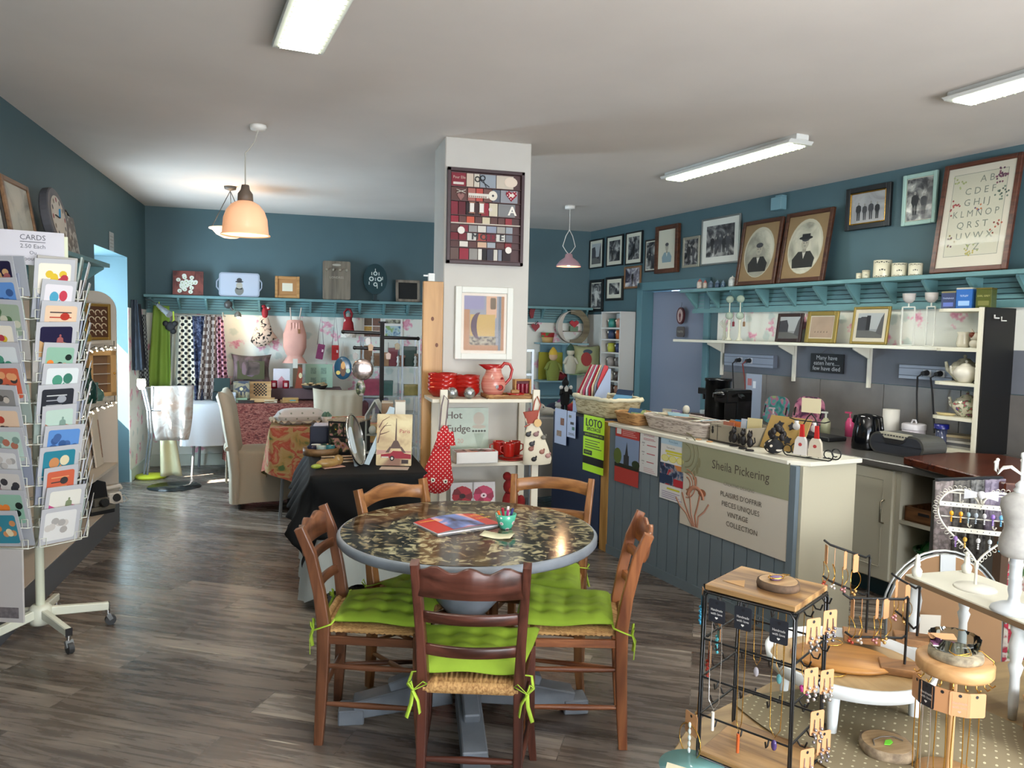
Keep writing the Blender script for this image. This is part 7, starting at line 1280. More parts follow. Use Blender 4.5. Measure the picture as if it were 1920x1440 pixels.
 # ---- on the navy cabinet / counter
ZK=.930
def ct(name,label,cat,s_,t_,rz=0,z=ZK,**k):return T(name,label,cat,RT(s_,t_,z),RZ+rz,**k)
def basket(label,s_,t_,w,d,h,rz,c1,c2,flare=1.12,lin_=None,handles=False,n_rib=0):
 t=ct('wicker_basket',label,'basket',s_,t_,rz,group='wicker baskets on the counter');b=B(blotch([(.4,c2),(.5,c1),(.6,c1)],30,.8,3,(.5,.5,4)))
 def sec(a,k,z,n=5):c,s2=math.cos(a),math.sin(a);return(w/2*k*math.copysign(abs(c)**(2/n),c),d/2*k*math.copysign(abs(s2)**(2/n),s2),z)
 N=64;L_=9;vs=[]
 for j in range(L_):
  f=j/(L_-1)
  for i in range(N):p=sec(2*PI*i/N,1+(flare-1)*f+.012*((i+j)%2),h*f);vs.append(p)
 for j in range(L_):
  f=1-j/(L_-1)
  for i in range(N):vs.append(sec(2*PI*i/N,.94*(1+(flare-1)*f),max(.006,h*f)))
 K=2*L_;b.add(vs,[(k*N+i,k*N+(i+1)%N,(k+1)*N+(i+1)%N,(k+1)*N+i)for k in range(K-1)for i in range(N)]+[tuple(range(N))[::-1],tuple(range((K-1)*N,K*N))],None,True)
 b.mk('woven_body',t)
 b=B(C(c1,.7));b.tube([Vector(sec(2*PI*i/40,flare,h+.003*math.sin(i*1.9)))for i in range(40)],.009,n=6,closed=True);b.mk('rim',t)
 if lin_:b=B(C(lin_,.85));b.tube([Vector(sec(2*PI*i/40,flare*1.03,h+.004+.004*math.sin(i*2.3)))for i in range(40)],.016,n=6,closed=True);b.mk('cloth_liner',t)
 return t
basket('large cream basket with a cloth liner on a brown wicker base, on the navy cabinet',4.95,3.22,.50,.30,.13,0,'#c3b18a','#8a7650',1.1,'#cfc6a8')
basket('small brown wicker basket of postcards at the far end of the counter',4.41,3.12,.24,.20,.075,0,'#a87e4e','#76502c',1.15)
basket('long white-washed wicker basket filled with packets on the counter',3.93,3.17,.58,.24,.085,0,'#bfb4aa','#8d8078',1.15)
for i in range(9):b=B(C(('#cfd0c0','#c6b79a','#7fa0ac','#d6cdb4','#c9a08a','#bfc6a4','#d8d2c4','#5f93ae','#d4c6b8')[i],.4));b.box(-.07,.07,-.045,.045,0,.004);one(b,'packet','%s flat packet in the white-washed basket'%('pale green','buff','soft blue','cream','peach','lime white','ivory','bright blue','blush')[i],'packet',RT(3.93+.23-.058*i,3.17+.02*((i%3)-1),ZK+.088+.004*(i%3)),RZ+i*.5,'packets in the white-washed basket',rx=.12*((i%3)-1),ry=.1)
for i in range(4):b=B(C(('#3a5a7a','#8fa06a','#c9b48a','#6a9a8a')[i],.35,nz=.3,sc=40));b.box(-.055,.055,-.004,.004,0,.08);one(b,'postcard','%s postcard in the small brown basket'%('navy','green','sandy','teal')[i],'postcard',RT(4.47-.03*i,3.12,ZK+.03),RZ+.3,'postcards in the small brown basket',rx=-R(35+8*i))
for i,(c_,lab)in enumerate((('#1f3048','dark blue booklet sticking up from the cream basket'),('#5f8fae','pale blue booklet in the cream basket'),('#c98a94','pink leaflet at the edge of the cream basket'))):b=B(C(c_,.35));b.box(-.08,.08,-.003,.003,0,.11-.03*i);one(b,'booklet',lab,'booklet',RT(4.86-.03*i,3.28-.03*i,ZK+.10),RZ+.2+i*.15,rx=-R(30+15*i))
t=ct('magazine_file','white cardboard magazine file of coloured papers on the navy cabinet','magazine file',5.21,3.24,-R(65));b=B(C('#a5b3cf',.6))
for y in(-.085,.085):b.prism([(-.14,0),(.13,0),(.13,.09),(-.11,.34),(-.14,.34)],y-.002,y+.002)
b.box(-.142,-.138,-.085,.085,0,.34);b.box(.128,.132,-.085,.085,0,.09);b.box(-.13,.14,-.085,.085,0,.004);b.mk('file',t)
for i in range(8):b=B(C(('#9a2f3a','#c9b9b0','#b0506a','#c6c9cf','#a02c3c','#d0bfa0','#8a8f9a','#c24a50')[i],.45));b.prism([(-.12,.02),(.10-.012*i,.02),(.10-.012*i,.15+.01*i),(-.08,.37),(-.13,.36)],-.07+i*.019,-.066+i*.019);b.mk('paper',t)
t=ct('black_box','black box behind the magazine file on the navy cabinet','box',5.28,3.36,0);b=B(D0);b.box(-.09,.02,-.02,.06,0,.26);b.mk('case',t)
# counter ornaments
for i,(s_,c_,lab)in enumerate(((4.28,'#8a7fa8','lilac framed card'),(4.18,'#b9b4a4','small white bust figurine'),(4.06,'#3a2c2c','dark photo in a shell frame'),(4.36,'#a9a596','beige stand-up frame'))):
 t=ct('card_ornament',lab+' behind the long white-washed basket','ornament',s_,3.36,.2*i,group='little ornaments behind the white-washed basket');b=B(C(c_,.5))
 if i==1:b.sweep([(0,0,0),(0,0,.07),(0,0,.085)],[(.035*math.cos(a*PI/5),.025*math.sin(a*PI/5))for a in range(10)],scl=[1,.7,.35],upv=(0,1,0));b.sph((0,0,.115),(.025,.025,.03))
 else:b.box(-.05,.05,-.006,.006,0,.10);b.rect(-.038,.038,.012,.088,-.007,C('#c9c3b6',nz=.3,sc=50))
 b.mk('figure',t)
t=ct('cup','blue and white china cup behind the counter basket','cup',3.92,3.38);b=B(C('#8f9cae',.25,nz=.4,sc=60));cup(b,(0,0,0),.04,.05,hd=PI);b.mk('body',t)
t=ct('card_holder','grey display box printed with black cats on the counter','box',3.43,3.14,0);b=B(C('#98907f',.6,nz=.06,sc=12));w,d,h=.30,.16,.105
b.prism([(0,0)]*0 or[(-w/2,0),(w/2,0),(w/2,h),(-w/2,h)],-d/2,-d/2+.006);b.box(-w/2,w/2,d/2-.006,d/2,0,h*1.15);b.box(-w/2,-w/2+.006,-d/2,d/2,0,h);b.box(w/2-.006,w/2,-d/2,d/2,0,h);b.box(-w/2,w/2,-d/2,d/2,0,.005);b.mk('case',t)
b=B(D0);y=-d/2-.001
def cat2(x,z,k):b.ell(x,z,.012*k,.018*k,y);b.ell(x,z+.022*k,.010*k,.009*k,y-.0002);b.flat([(x-.009*k,z+.026*k),(x+.009*k,z+.026*k),(x,z+.034*k)],y-.0003)
b.rect(-.085,-.08,.01,.10,y);b.rect(-.105,-.05,.09,.093,y);cat2(.03,.035,1.3);cat2(-.125,.06,.9);cat2(.10,.03,1);b.mk('cat_print',t)
b=B(C('#2c2824'));b.box(-w/2,w/2,-d/2-.012,-d/2,0,.008);b.mk('base_strip',t)
for i,(c_,lab)in enumerate((('#b5705c','salmon'),('#c06a35','orange'),('#3f7fa6','bright blue'),('#b9c1cc','pale grey'),('#cfc08f','straw coloured'))):b=B(C(c_,.4));b.box(-.045,.045,-.003,.003,0,.10+.01*i);one(b,'card','%s card standing in the cat-printed box'%lab,'card',RT(3.53-.045*i,3.15+.008*i,ZK+.012),RZ+.08*i,'cards in the cat-printed box',rx=-R(6))
for i,(s_,lab)in enumerate(((3.345,'first'),(3.25,'second'),(3.175,'third'))):
 t=ct('cat_figurine','small black wire-and-bead cat figurine on a round foot, %s from the cat-printed box'%lab,'figurine',s_,3.035-.02*i,.1,group='black cat figurines on the counter');b=B(C('#141114',.5));b.lathe([(0,0),(.024,0),(.022,.006),(0,.008)]);b.sph((0,0,.045),(.02,.016,.028));b.sph((0,-.004,.085),.015);b.tube([(.015,0,.03),(.035,0,.05),(.03,0,.075)],.004);b.prism([(-.014,.092),(.0,.096),(-.008,.112)],-.004,.004);b.prism([(.0,.096),(.014,.092),(.008,.112)],-.004,.004);b.mk('cat_body',t)
t=ct('candle_holder','round black spotted ornament bristling with little black figures at the counter front','ornament',3.05,3.045);b=B(dotm('#101013','#c8c0b0',30,.2));b.sph((0,0,.04),(.052,.05,.04),n=24,k=12);b.mk('spotted_ball',t);b=B(C('#1c181a',.5))
for i in range(8):a=i*.8;b.sph((.035*math.cos(a),.03*math.sin(a)+.02,.09+.016*(i%4)),(.018,.014,.02))
b.mk('figures',t)
t=ct('display_easel','tan display wedge with four dark brooches on the counter','display',3.13,3.17,.15);b=B(C('#a98a4e',.7));b.at((0,0,0),rx=-R(28));b.box(-.13,.13,-.006,.0,0,.20);b.mk('board',t);b=B(wood('#94703a','#6d4f26',8));b.bar((.12,-.02,0),(.06,.10,.17),.012,.012);b.mk('strut',t)
for i in range(4):b=B(C('#25262c',.5));b.at((0,0,0),rx=-R(28));x_,z_=-.07+.08*(i%2)+.02,.06+.085*(i//2);b.prism([(x_+.026*math.cos(a*PI/5)*(1 if a%2 else.6),z_+.026*math.sin(a*PI/5)*(1 if a%2 else.6))for a in range(10)],-.014,-.006);b.mk('brooch',t)
t=ct('wire_stand','black scrolled wire stand with hanging pottery figures and a note card','stand',2.885,3.13,.25);b=B(BLACK);q=.0035
for y in(-.04,.04):
 b.tube([(-.10,y,.004),(.12,y,.004)],q,n=6);b.tube([(.12+.028*math.cos(R(a))*(1-a/700),y,.034+.028*math.sin(R(a))*(1-a/700))for a in range(-90,330,30)],q,n=5);b.tube([(-.10-.028*math.cos(R(a))*(1-a/700),y,.034+.028*math.sin(R(a))*(1-a/700))for a in range(-90,330,30)],q,n=5)
b.rod((0,-.04,.004),(0,.04,.004),q);b.tube([(-.05,0,.004),(-.045,0,.16),(-.02,0,.21),(0,0,.23)],q,n=6);b.tube([(.05,0,.004),(.045,0,.16),(.02,0,.21),(0,0,.23)],q,n=6);b.tube([(-.11,-.02,.20),(-.08,-.01,.19),(.08,-.01,.19),(.11,-.02,.20)],q,n=6);b.mk('wire_frame',t)
for i,(x_,c_)in enumerate(((-.025,'#c9c4bf'),(.055,'#c6bca8'))):b=B(C(c_,.3));b.prism([(x_-.038,.015),(x_+.038,.015),(x_+.03,.09),(x_+.018,.11),(x_-.018,.11),(x_-.03,.09)],-.052,-.034);b.prism([(x_-.012+.004,.105),(x_+.012+.004,.105),(x_+.010,.175),(x_-.006,.175)],-.050,-.038,C('#b3201c'));b.ell(x_,.07,.010,.009,-.053,C('#a83a3a'));b.mk('pottery_figure',t)
for x_ in(-.10,.0):b=B(C('#d5d3cf',.3));b.sph((x_+.02,.0,.155),(.02,.015,.02));b.sph((x_+.02,0,.18),.012);b.mk('porcelain_bell',t)
b=B(C('#d6cba6',.5));b.box(-.05,.055,-.012,-.010,.235,.31);b.mk('note_card',t)
for i in range(2):b=B(C('#b98a5a',.5));b.lathe([(0,0),(.02,0),(.018,.004),(0,.005)]);one(b,'coaster',('small wooden disc lying on the counter by the cat-printed box','second small wooden disc lying on the counter edge')[i],'coaster',RT(3.62-.1*i,3.01,ZK))
# ================================================================ kitchen behind
ZW=.83
t=T('kitchen_worktop','dark grey kitchen worktop along the right wall','worktop',(0,0,0),RZ);b=B(C('#55534f',.3,nz=.1,sc=8));rbox(b,1.9,5.74,3.955,5.03,ZW-.04,ZW);b.mk('worktop',t,bev=.005)
CB=C('#c2bda8',.45)
t=T('kitchen_cabinet','cream kitchen base cabinet with a panelled door and bar handle','cabinet',(0,0,0),RZ);b=B(CB);rbox(b,3.03,5.7,4.0,5.02,.11,ZW-.041);b.mk('carcass',t)
b=B(C('#1c3a40',.5));rbox(b,2.1,5.7,4.05,4.08,0,.11);b.mk('plinth',t)
for k,(sa,sb)in enumerate(((3.04,3.50),(3.51,3.97),(3.98,4.45))):
 b=B(CB);rbox(b,sa,sb,3.98,4.0,.12,ZW-.05);
 for q in((sa+.06,sb-.06,.19,.195),(sa+.06,sb-.06,.715,.72),(sa+.06,sa+.065,.19,.72),(sb-.065,sb-.06,.19,.72)):rbox(b,q[0],q[1],3.977,3.981,q[2],q[3],C('#a8a390'))
 dr=b.mk('door',t,bev=.002);b=B(C('#77705f',.3,.7));x_=-(sa+.05);b.tube([(x_,3.98,.60),(x_,3.95,.59),(x_,3.95,.47),(x_,3.98,.46)],.006);b.mk('handle',dr)
t=T('kitchen_shelf_unit','cream open kitchen unit with a tray and a green bin beside the cabinet','cabinet',(0,0,0),RZ);CBI=C('#a3a29a',.5)
b=B(CB);rbox(b,3.0,3.028,4.0,5.02,.11,ZW-.041);rbox(b,2.70,2.725,4.0,5.02,.11,ZW-.041);b.mk('side_panel',t);b=B(CBI);rbox(b,2.725,3.0,4.6,4.62,.11,ZW-.041);b.mk('back_panel',t)
b=B(CB);rbox(b,2.725,3.0,4.0,4.6,.48,.50);b.mk('shelf_board',t);b=B(CB);rbox(b,2.725,3.0,4.0,4.6,.11,.13);b.mk('bottom_board',t);b=B(C('#1c3a40',.5));rbox(b,2.70,3.03,4.02,4.04,0,.11);b.mk('plinth',t)
b=B(C('#4f4b46',.6));rbox(b,1.95,2.70,4.25,4.27,.0,ZW-.041);rbox(b,1.95,1.97,4.0,4.25,0,ZW-.041,C('#8f8d84'));b.mk('end_gable',t)
t=ct('wooden_tray','brown wooden tray with a slot handle on the open kitchen shelf','tray',2.86,4.16,0,.501);b=B(wood('#7a5230','#54361c',8));w,d,h=.24,.28,.085
b.box(-w/2,w/2,-d/2,-d/2+.01,0,h);b.box(-w/2,w/2,d/2-.01,d/2,0,h);b.box(-w/2,-w/2+.01,-d/2,d/2,0,h);b.box(w/2-.01,w/2,-d/2,d/2,0,h);b.box(-w/2,w/2,-d/2,d/2,0,.008);b.box(-.035,.035,-d/2-.001,-d/2,.045,.062,D0);b.mk('tray_body',t)
t=ct('roller','wooden rolling pin standing in the open kitchen unit','rolling pin',2.76,4.2,0,.588);b=B(wood('#a8845c','#7d5c3a',8,2));b.rod((0,0,0.0),(0,0,.12),.028);b.mk('barrel',t);b=B(C('#8b8d90'));b.rod((-.045,0,.13),(-.02,0,.13),.02);b.rod((-.02,0,.13),(0,0,.12),.008);b.mk('knob_end',t)
t=ct('waste_bin','shiny green plastic bin in the lower part of the open kitchen unit','bin',2.87,4.22,0,.131);b=B(C('#0c5a24',.15));b.sph((0,0,.14),(.12,.14,.14),n=24,k=12,fn=lambda a,tt:1);b.mk('body',t);b=B(C('#0a4a1e',.15));b.tube([(.1*math.cos(i*PI/12),-.05+.1*math.sin(i*PI/12)-.03,.20)for i in range(24)],.012,closed=True);b.mk('rim',t)
t=ct('serving_board','thick reddish brown wooden board projecting over the end of the worktop','board',0,0,0,ZW+.001);t.location=(0,0,ZW+.001);b=B(wood('#5a2a18','#3f1a0e',5,1,.25));b.slab([(-2.98,3.98),(-2.25,3.74),(-2.1,3.9),(-2.1,4.5),(-2.85,4.66),(-3.0,4.5)],0,.045);b.mk('slab',t,bev=.006)
# machines
def mach(name,label,s_,t_,w,d,h,tower):
 t=ct(name,label,'coffee machine',s_,t_,0,ZW+.001,group='black coffee machines on the worktop');K_=C('#090a0c',.2)
 b=B(K_);b.box(-w/2,w/2,-d*.1,d/2,0,h*.96);b.box(-w/2,w/2,-d/2,d*.5,h*.66,h);b.mk('body',t,bev=.012,seg=3)if not tower else 0
 if tower:
  b=B(K_);b.lathe([(0,0),(w*.5,0),(w*.5,h*.93),(w*.54,h*.95),(w*.54,h),(0,h*1.01)],n=28);b.mk('body',t);b=B(K_);b.box(-w*.95,-w*.4,-.05,.05,h*.62,h*.76);b.rod((-w*.75,-.01,h*.5),(-w*.75,-.01,h*.62),.018);b.mk('spout',t,bev=.004);b=B(K_);b.box(-w*1.1,0,-.08,.08,0,.02);b.mk('drip_tray',t);b=B(C('#c9d2d4',.1));cup(b,(-w*.75,-.01,.021),.035,.07,hd=False);b.mk('glass_cup',t)
 else:
  b=B(K_);b.sph((-.01,-d*.12,h*.88),(w*.5,d*.55,h*.15));b.mk('head',t);b=B(SILVER);b.tube([(-w*.35,-d*.6,h*.80),(-w*.1,-d*.72,h*.9),(w*.2,-d*.6,h*.93)],.007);b.mk('lever',t);b=B(K_);b.bar((w*.3,0,h*.92),(w*.9,-.02,h*.82),.03,.02);b.mk('handle',t);b=B(K_);b.box(-w/2,w/2,-d*.6,-d*.1,0,.03);b.mk('drip_tray',t)
mach('coffee_machine','tall black cylindrical coffee machine by the wall',4.97,4.32,.21,.2,.37,True)
mach('coffee_machine','rounded black pod coffee machine in front of the cylindrical one',4.70,4.24,.15,.26,.30,False)
t=ct('picture_card','small clear-framed leaflet behind the coffee machines','leaflet',5.02,4.75,0,ZW+.001);b=B(C('#8b94a4',.3));b.box(-.09,.09,-.004,.004,0,.40);b.rect(-.07,-.02,.30,.36,-.005,C('#9a5a5a'));b.rect(-.005,.03,.28,.34,-.005,C('#c9cdd2'));b.mk('panel',t)
def cb(label,s_,w,h,cols,rz):
 t=ct('chopping_board',label,'board',s_,4.74,rz,ZW+.001,group='flowered melamine trays on the worktop');t.rotation_euler[0]=-R(12);b=B(blotch(cols,14,.3,2));hw=w/2
 b.prism([(hw*math.copysign(abs(math.cos(2*PI*i/32))**.55,math.cos(2*PI*i/32)),h/2+h/2*math.copysign(abs(math.sin(2*PI*i/32))**.75,math.sin(2*PI*i/32)))for i in range(32)],-.012,0);b.mk('board_face',t);b=B(D0)
 for s2 in(-1,1):b.prism(rrect(s2*hw*.88-.008,s2*hw*.88+.008,h*.36,h*.64,.007),-.014,-.012)
 b.mk('handle_slot',t)
cb('teal oval-ended tray with pink roses leaning on the tiles',4.76,.27,.235,[(.4,'#2d6a6a'),(.52,'#4c8f8a'),(.6,'#a84c7c'),(.68,'#7c9a6a')],0)
cb('pink oval-ended tray with dark flowers leaning on the tiles',4.42,.30,.26,[(.4,'#4a2c44'),(.5,'#a8607c'),(.62,'#b8808e'),(.7,'#5a4a3a')],0)
for nm,lab,s_,t_,r_,h_,c_,pc in(('soap_bottle','pump bottle of pale liquid soap beside the pink tray',4.12,4.62,.036,.12,'#a9a98a','#c9c9c0'),('soap_bottle','pink washing-up bottle half hidden by the kettle',3.99,4.72,.03,.13,'#b8406a','#a83a5a'),('soap_bottle','small clear bottle with a pink pump behind the coffee machine',4.48,4.45,.025,.12,'#8a8484','#b0a0a4')):
 t=ct(nm,lab,'bottle',s_,t_,.3,ZW+.001);b=B(C(c_,.2));b.lathe([(0,0),(r_,0),(r_,h_*.8),(r_*.5,h_),(r_*.4,h_*1.05),(0,h_*1.05)]);b.mk('bottle_body',t);b=B(C(pc,.3));b.rod((0,0,h_),(0,0,h_+.045),.007);b.box(-.035,.012,-.008,.008,h_+.04,h_+.052);b.mk('pump',t)
t=ct('kettle','glossy black electric kettle on the worktop','kettle',3.50,4.30,0,ZW+.001);K_=C('#08090c',.12);b=B(K_);b.lathe([(0,0),(.085,0),(.088,.02),(.082,.12),(.066,.20),(.055,.225),(.0,.235)],n=32);b.mk('body',t);b=B(K_);b.prism([(-.10,.17),(-.06,.15),(-.05,.22),(-.085,.215)],-.02,.02);b.mk('spout',t);b=B(K_);b.tube([(.05,0,.22),(.105,0,.215),(.118,0,.14),(.10,0,.05),(.08,0,.04)],.013);b.mk('handle',t)
b=B(C('#c6c2b8',.8));b.lathe([(.018,0),(.056,0),(.056,.22),(.018,.22)],n=28);one(b,'paper_roll','white kitchen paper roll standing behind the kettle','roll',RT(3.77,4.88,ZW+.001))
t=ct('storage_tin','round white lidded tin beside the paper roll','tin',3.57,4.86,0,ZW+.001);b=B(C('#b5aeb4',.35));b.lathe([(0,0),(.075,0),(.075,.11),(0,.11)],n=32);b.mk('tin_body',t);b=B(C('#c3bfc2',.3));b.lathe([(.078,.10),(.078,.135),(.07,.14),(.0,.142)],n=32);b.tube([(-.02,0,.142),(-.01,0,.165),(.01,0,.165),(.02,0,.142)],.006);b.mk('lid',t)
t=ct('radio','long grey portable radio with rounded ends on the worktop','radio',3.215,4.32,-.08,ZW+.001);b=B(C('#4a4a46',.3));w,d,h=.41,.19,.135;b.prism(rrect(-w/2,w/2,0,h,.07,8),-d/2,d/2);b.mk('case',t,bev=.008,seg=2)
b=B(C('#32343a',.3));b.prism(rrect(-w/2+.015,w/2-.015,.012,h-.012,.058,8),-d/2-.004,-d/2);b.mk('speaker_grille',t);b=B(C('#b5b09c',.35));b.prism([(-.12,.14),(.10,.14),(.06,.105),(-.08,.105)],-d/2-.008,-d/2+.03);[b.box(-.10+.022*i,-.088+.022*i,-d/2-.011,-d/2-.007,.120,.128,D1)for i in range(9)];b.mk('control_panel',t);b=B(D0);b.prism([(-.10,.103),(.08,.103),(.04,.075),(-.07,.075)],-d/2-.007,-d/2);b.mk('display',t)
t=ct('black_tray','flat black tray with soap things between the pink tray and the kettle','tray',3.98,4.40,0,ZW+.001);b=B(D0);b.box(-.17,.17,-.09,.09,0,.03);b.mk('tray_body',t,bev=.006)
# end shelf tower with tea things
t=T('end_shelf','white open end shelves of teapots with a tall black side panel','shelving',(0,0,0),RZ);ES=C('#d2cdb8',.45);sa=3.03;tz=[1.76,1.505,1.285,1.06,ZW+.02]
b=B(C('#060606',.6));rbox(b,sa,sa+.012,4.735,5.035,ZW+.001,1.765);b.mk('black_panel',t);b=B(ES);rbox(b,sa+.012,sa+.035,4.715,5.035,ZW+.001,1.765);b.mk('side_panel',t)
for z_ in tz:
 b=B(ES);dd=.30;b.slab([(-sa-.035,4.72)]+[(-sa-.035-dd+.06-.06*math.sin(R(a)),4.72+.06-.06*math.cos(R(a)))for a in(0,30,60,90)]+[(-sa-.035-dd,5.03),(-sa-.035,5.03)],z_-.02,z_);b.mk('shelf_board',t)
b=B(C('#d0cfc8'));b.rod((-sa-.04,5.0,1.4),(-sa-.04,5.0,1.4),.001)if 0 else b.tube([(-sa+.002,4.86,1.70),(-sa+.012,4.80,1.70),(-sa+.012,4.80,1.72)],.005);b.tube([(-sa+.006,4.93,1.685),(-sa+.006,4.88,1.685),(-sa+.006,4.88,1.71)],.004);b.mk('hook',t)
def es(name,label,cat,ds,dt,k,rz=0,**kw):return T(name,label,cat,RT(sa+ds,dt,tz[k]+.001),RZ+rz,**kw)
for i,(ds,w,c_,lab,h_)in enumerate(((.30,.10,'#141a4a','dark blue tea tin on top of the end shelves',.105),(.20,.10,'#2f62a6','bright blue tea box on top of the end shelves',.125),(.08,.09,'#4a501e','olive green tea tin on top of the end shelves',.12))):
 t=es('tea_tin',lab,'tin',ds,4.85,0,.12*i,group='tea tins on the end shelves');b=B(C(c_,.3));b.box(-w/2,w/2,-w/2,w/2,0,h_);b.rect(-w*.35,w*.35,h_*.15,h_*.4,-w/2-.001,C(('#5a6ab0','#8fb0d8','#6a6a34')[i]));b.text(('TWININGS','TETLEY','EARL GREY')[i],.016,0,h_*.65,-w/2-.001,C(('#a9b4d8','#d4e0ee','#a8a46a')[i]),w*.8);b.mk('tin_body',t,bev=.003);b=B(C(('#7a6a3c','#c6c4b0','#6a6030')[i],.3,.4));b.box(-w/2,w/2,-w/2,w/2,h_,h_+.01);b.mk('lid',t)
def teapot(lab,ds,dt,k,sc_,m,rz=0):
 t=es('teapot',lab,'teapot',ds,dt,k,rz,group='teapots on the end shelves');q=sc_;b=B(m);b.lathe([(0,0),(.045*q,0),(.05*q,.008*q),(.085*q,.05*q),(.088*q,.08*q),(.06*q,.12*q),(.04*q,.128*q),(0,.13*q)],n=32);b.mk('body',t);b=B(m);b.tube([(-.07*q,0,.05*q),(-.11*q,0,.07*q),(-.125*q,0,.12*q)],[.02*q,.014*q,.009*q]);b.mk('spout',t);b=B(m);b.tube([(.07*q,0,.11*q),(.12*q,0,.11*q),(.125*q,0,.06*q),(.08*q,0,.04*q)],.008*q);b.mk('handle',t);b=B(m);b.lathe([(.045*q,.126*q),(.03*q,.142*q),(.006*q,.148*q),(.012*q,.162*q),(0,.17*q)]);b.mk('lid',t)
POT=C('#c3bca8',.2,nz=.05,sc=4);FLW=blotch([(.52,'#c6bfa8'),(.6,'#4f7a5a'),(.66,'#a84c54'),(.74,'#3f4c7c')],34,.25,1)
teapot('tall patterned cream teapot on the middle end shelf',.215,4.88,2,1.05,C('#b0aa94',.25,nz=.3,sc=50));teapot('plain white teapot nearest the edge of the middle end shelf',.15,4.80,2,.85,C('#ccc7b8',.2));teapot('flowered cream teapot on the lower end shelf',.17,4.86,3,.98,FLW)
t=es('jug','plain white china jug on the upper end shelf','jug',.22,4.86,1,.4);b=B(POT);b.lathe([(0,0),(.035,0),(.042,.03),(.035,.085),(.04,.105),(.035,.105),(.03,.085),(0,.01)],n=24);b.mk('body',t);b=B(POT);b.tube([(.033,0,.09),(.065,0,.085),(.06,0,.04),(.038,0,.03)],.006);b.mk('handle',t)
t=es('animal_mug','brown and white cat-faced china jug on the upper end shelf','jug',.11,4.83,1,.2);b=B(C('#cdc5b4',.2));b.sph((0,0,.03),(.045,.04,.032));b.sph((0,0,.075),(.042,.036,.03));b.prism([(-.04,.085),(-.015,.1),(-.035,.125)],-.006,.006);b.prism([(.015,.1),(.04,.085),(.035,.125)],-.006,.006);b.mk('body',t);b=B(C('#6a2c18',.3));b.sph((-.022,-.014,.085),(.022,.026,.02));b.mk('brown_patch',t)
t=es('dish','yellow butter dish on the lowest but one end shelf','dish',.27,4.80,3,.1);b=B(C('#b5a474',.3));b.lathe([(0,0),(.05,0),(.065,.015),(0,.016)],sy=.6);b.mk('body',t)
t=es('jar','blue-lidded glass jar at the back of the worktop end','jar',.28,4.78,4);b=B(C('#3a3f55',.15));b.lathe([(0,0),(.035,0),(.035,.12),(0,.12)]);b.mk('body',t);b=B(C('#141a6a',.3));b.lathe([(.045,.12),(.045,.15),(0,.15)]);b.mk('lid',t)
for i in range(5):b=B(C(('#8d8a84','#4a4a4c','#a09c94','#6a665e','#9a8a6a')[i],.5));b.box(-.10,.10,-.07,.07,0,.016);one(b,'book','%s flat book in the stack under the end shelves'%('lowest grey','black second','pale third','taupe fourth','topmost buff')[i],'book',RT(sa+.17,4.87,tz[4]+.001+i*.0175),RZ+.05*i,'books stacked under the end shelves')
# ================================================================ foreground jewellery table
ZJ=.515
b=B(wood('#a58a5e','#7d6440',4,0));b.slab([(.84,1.25),(2.25,1.0),(2.34,1.93),(1.36,1.97),(1.0,1.80),(.84,1.63)],ZJ-.03,ZJ-.001)
t=T('jewellery_table','low wooden table carrying the jewellery displays at the lower right','table',(0,0,0));b.mk('tabletop',t,bev=.004)
for x,y in((.95,1.35),(2.15,1.15),(2.2,1.85),(1.25,1.82)):b=B(wood('#a58a5e','#7d6440',4,2));b.bar((x,y,0),(x,y,ZJ-.03),.05,.05);b.mk('leg',t)
VEIL2=dotm('#857a60','#c4bc9c',40,.13,1)
b=B(VEIL2);b.grid(lambda u,v:(1.20+.66*u+.03*math.sin(5*v),1.16+.72*v+.02*math.sin(6*u),ZJ+.004+.035*(math.sin(u*5+v*3)**2)*math.sin(PI*u)*math.sin(PI*v)),30,30);one(b,'dotted_cloth','translucent beige dotted cloth crumpled over the jewellery table','cloth')
# wire cage
KR=wood('#b08a58','#6f5030',7,0);WB=C('#111214',.35)
t=T('jewellery_cage','black wire jewellery cage with wooden top and base plates','jewellery stand',(1.085,1.607,ZJ),R(-56));w,d,h=.222,.205,.435
b=B(KR);b.box(-w/2,w/2,-d/2,d/2,h-.014,h);b.mk('top_plate',t,bev=.002);b=B(KR);b.box(-w/2,w/2,-d/2,d/2,.006,.018);b.mk('base_plate',t,bev=.002)
for sy in(-1,1):
 for off in(0,.012):
  b=B(WB);y=sy*(d/2+.003-off);b.tube([(-w/2,y,.004),(w/2,y,.004),(w/2+.002,y,.02),(w/2-.001,y,h-.03),(w/2-.01,y,h-.018),(-w/2+.01,y,h-.018),(-w/2+.001,y,h-.03),(-w/2-.002,y,.02)],.0028,n=6,closed=True);b.mk('wire_frame',t)
for sx in(-1,1):
 b=B(WB);x=sx*(w/2+.003);b.tube([(x,-d/2,.004),(x,d/2,.004),(x,d/2,h-.03),(x,d/2-.01,h-.018),(x,-d/2+.01,h-.018),(x,-d/2,h-.03)],.0028,n=6,closed=True);b.mk('wire_frame',t)
def hook(b,x,y,z,dx,dy):b.tube([(x,y,z),(x+dx*.35,y+dy*.35,z-.012),(x+dx*.8,y+dy*.8,z-.012),(x+dx,y+dy,z+.002)],.0022,n=5)
for z in(.11,.205,.30,h-.018):
 for sy in(-1,1):
  b=B(WB);b.rod((-w/2,sy*d/2,z),(w/2,sy*d/2,z),.0026)
  for k in range(3):hook(b,-w/2+.045+k*.065,sy*d/2,z,0,sy*.022)
  b.mk('hook_bar',t)
 for sx in(-1,1):
  b=B(WB);b.rod((sx*w/2,-d/2,z),(sx*w/2,d/2,z),.0026)
  for k in range(3):hook(b,sx*w/2,-d/2+.045+k*.06,z,sx*.024,0)
  b.mk('hook_bar',t)
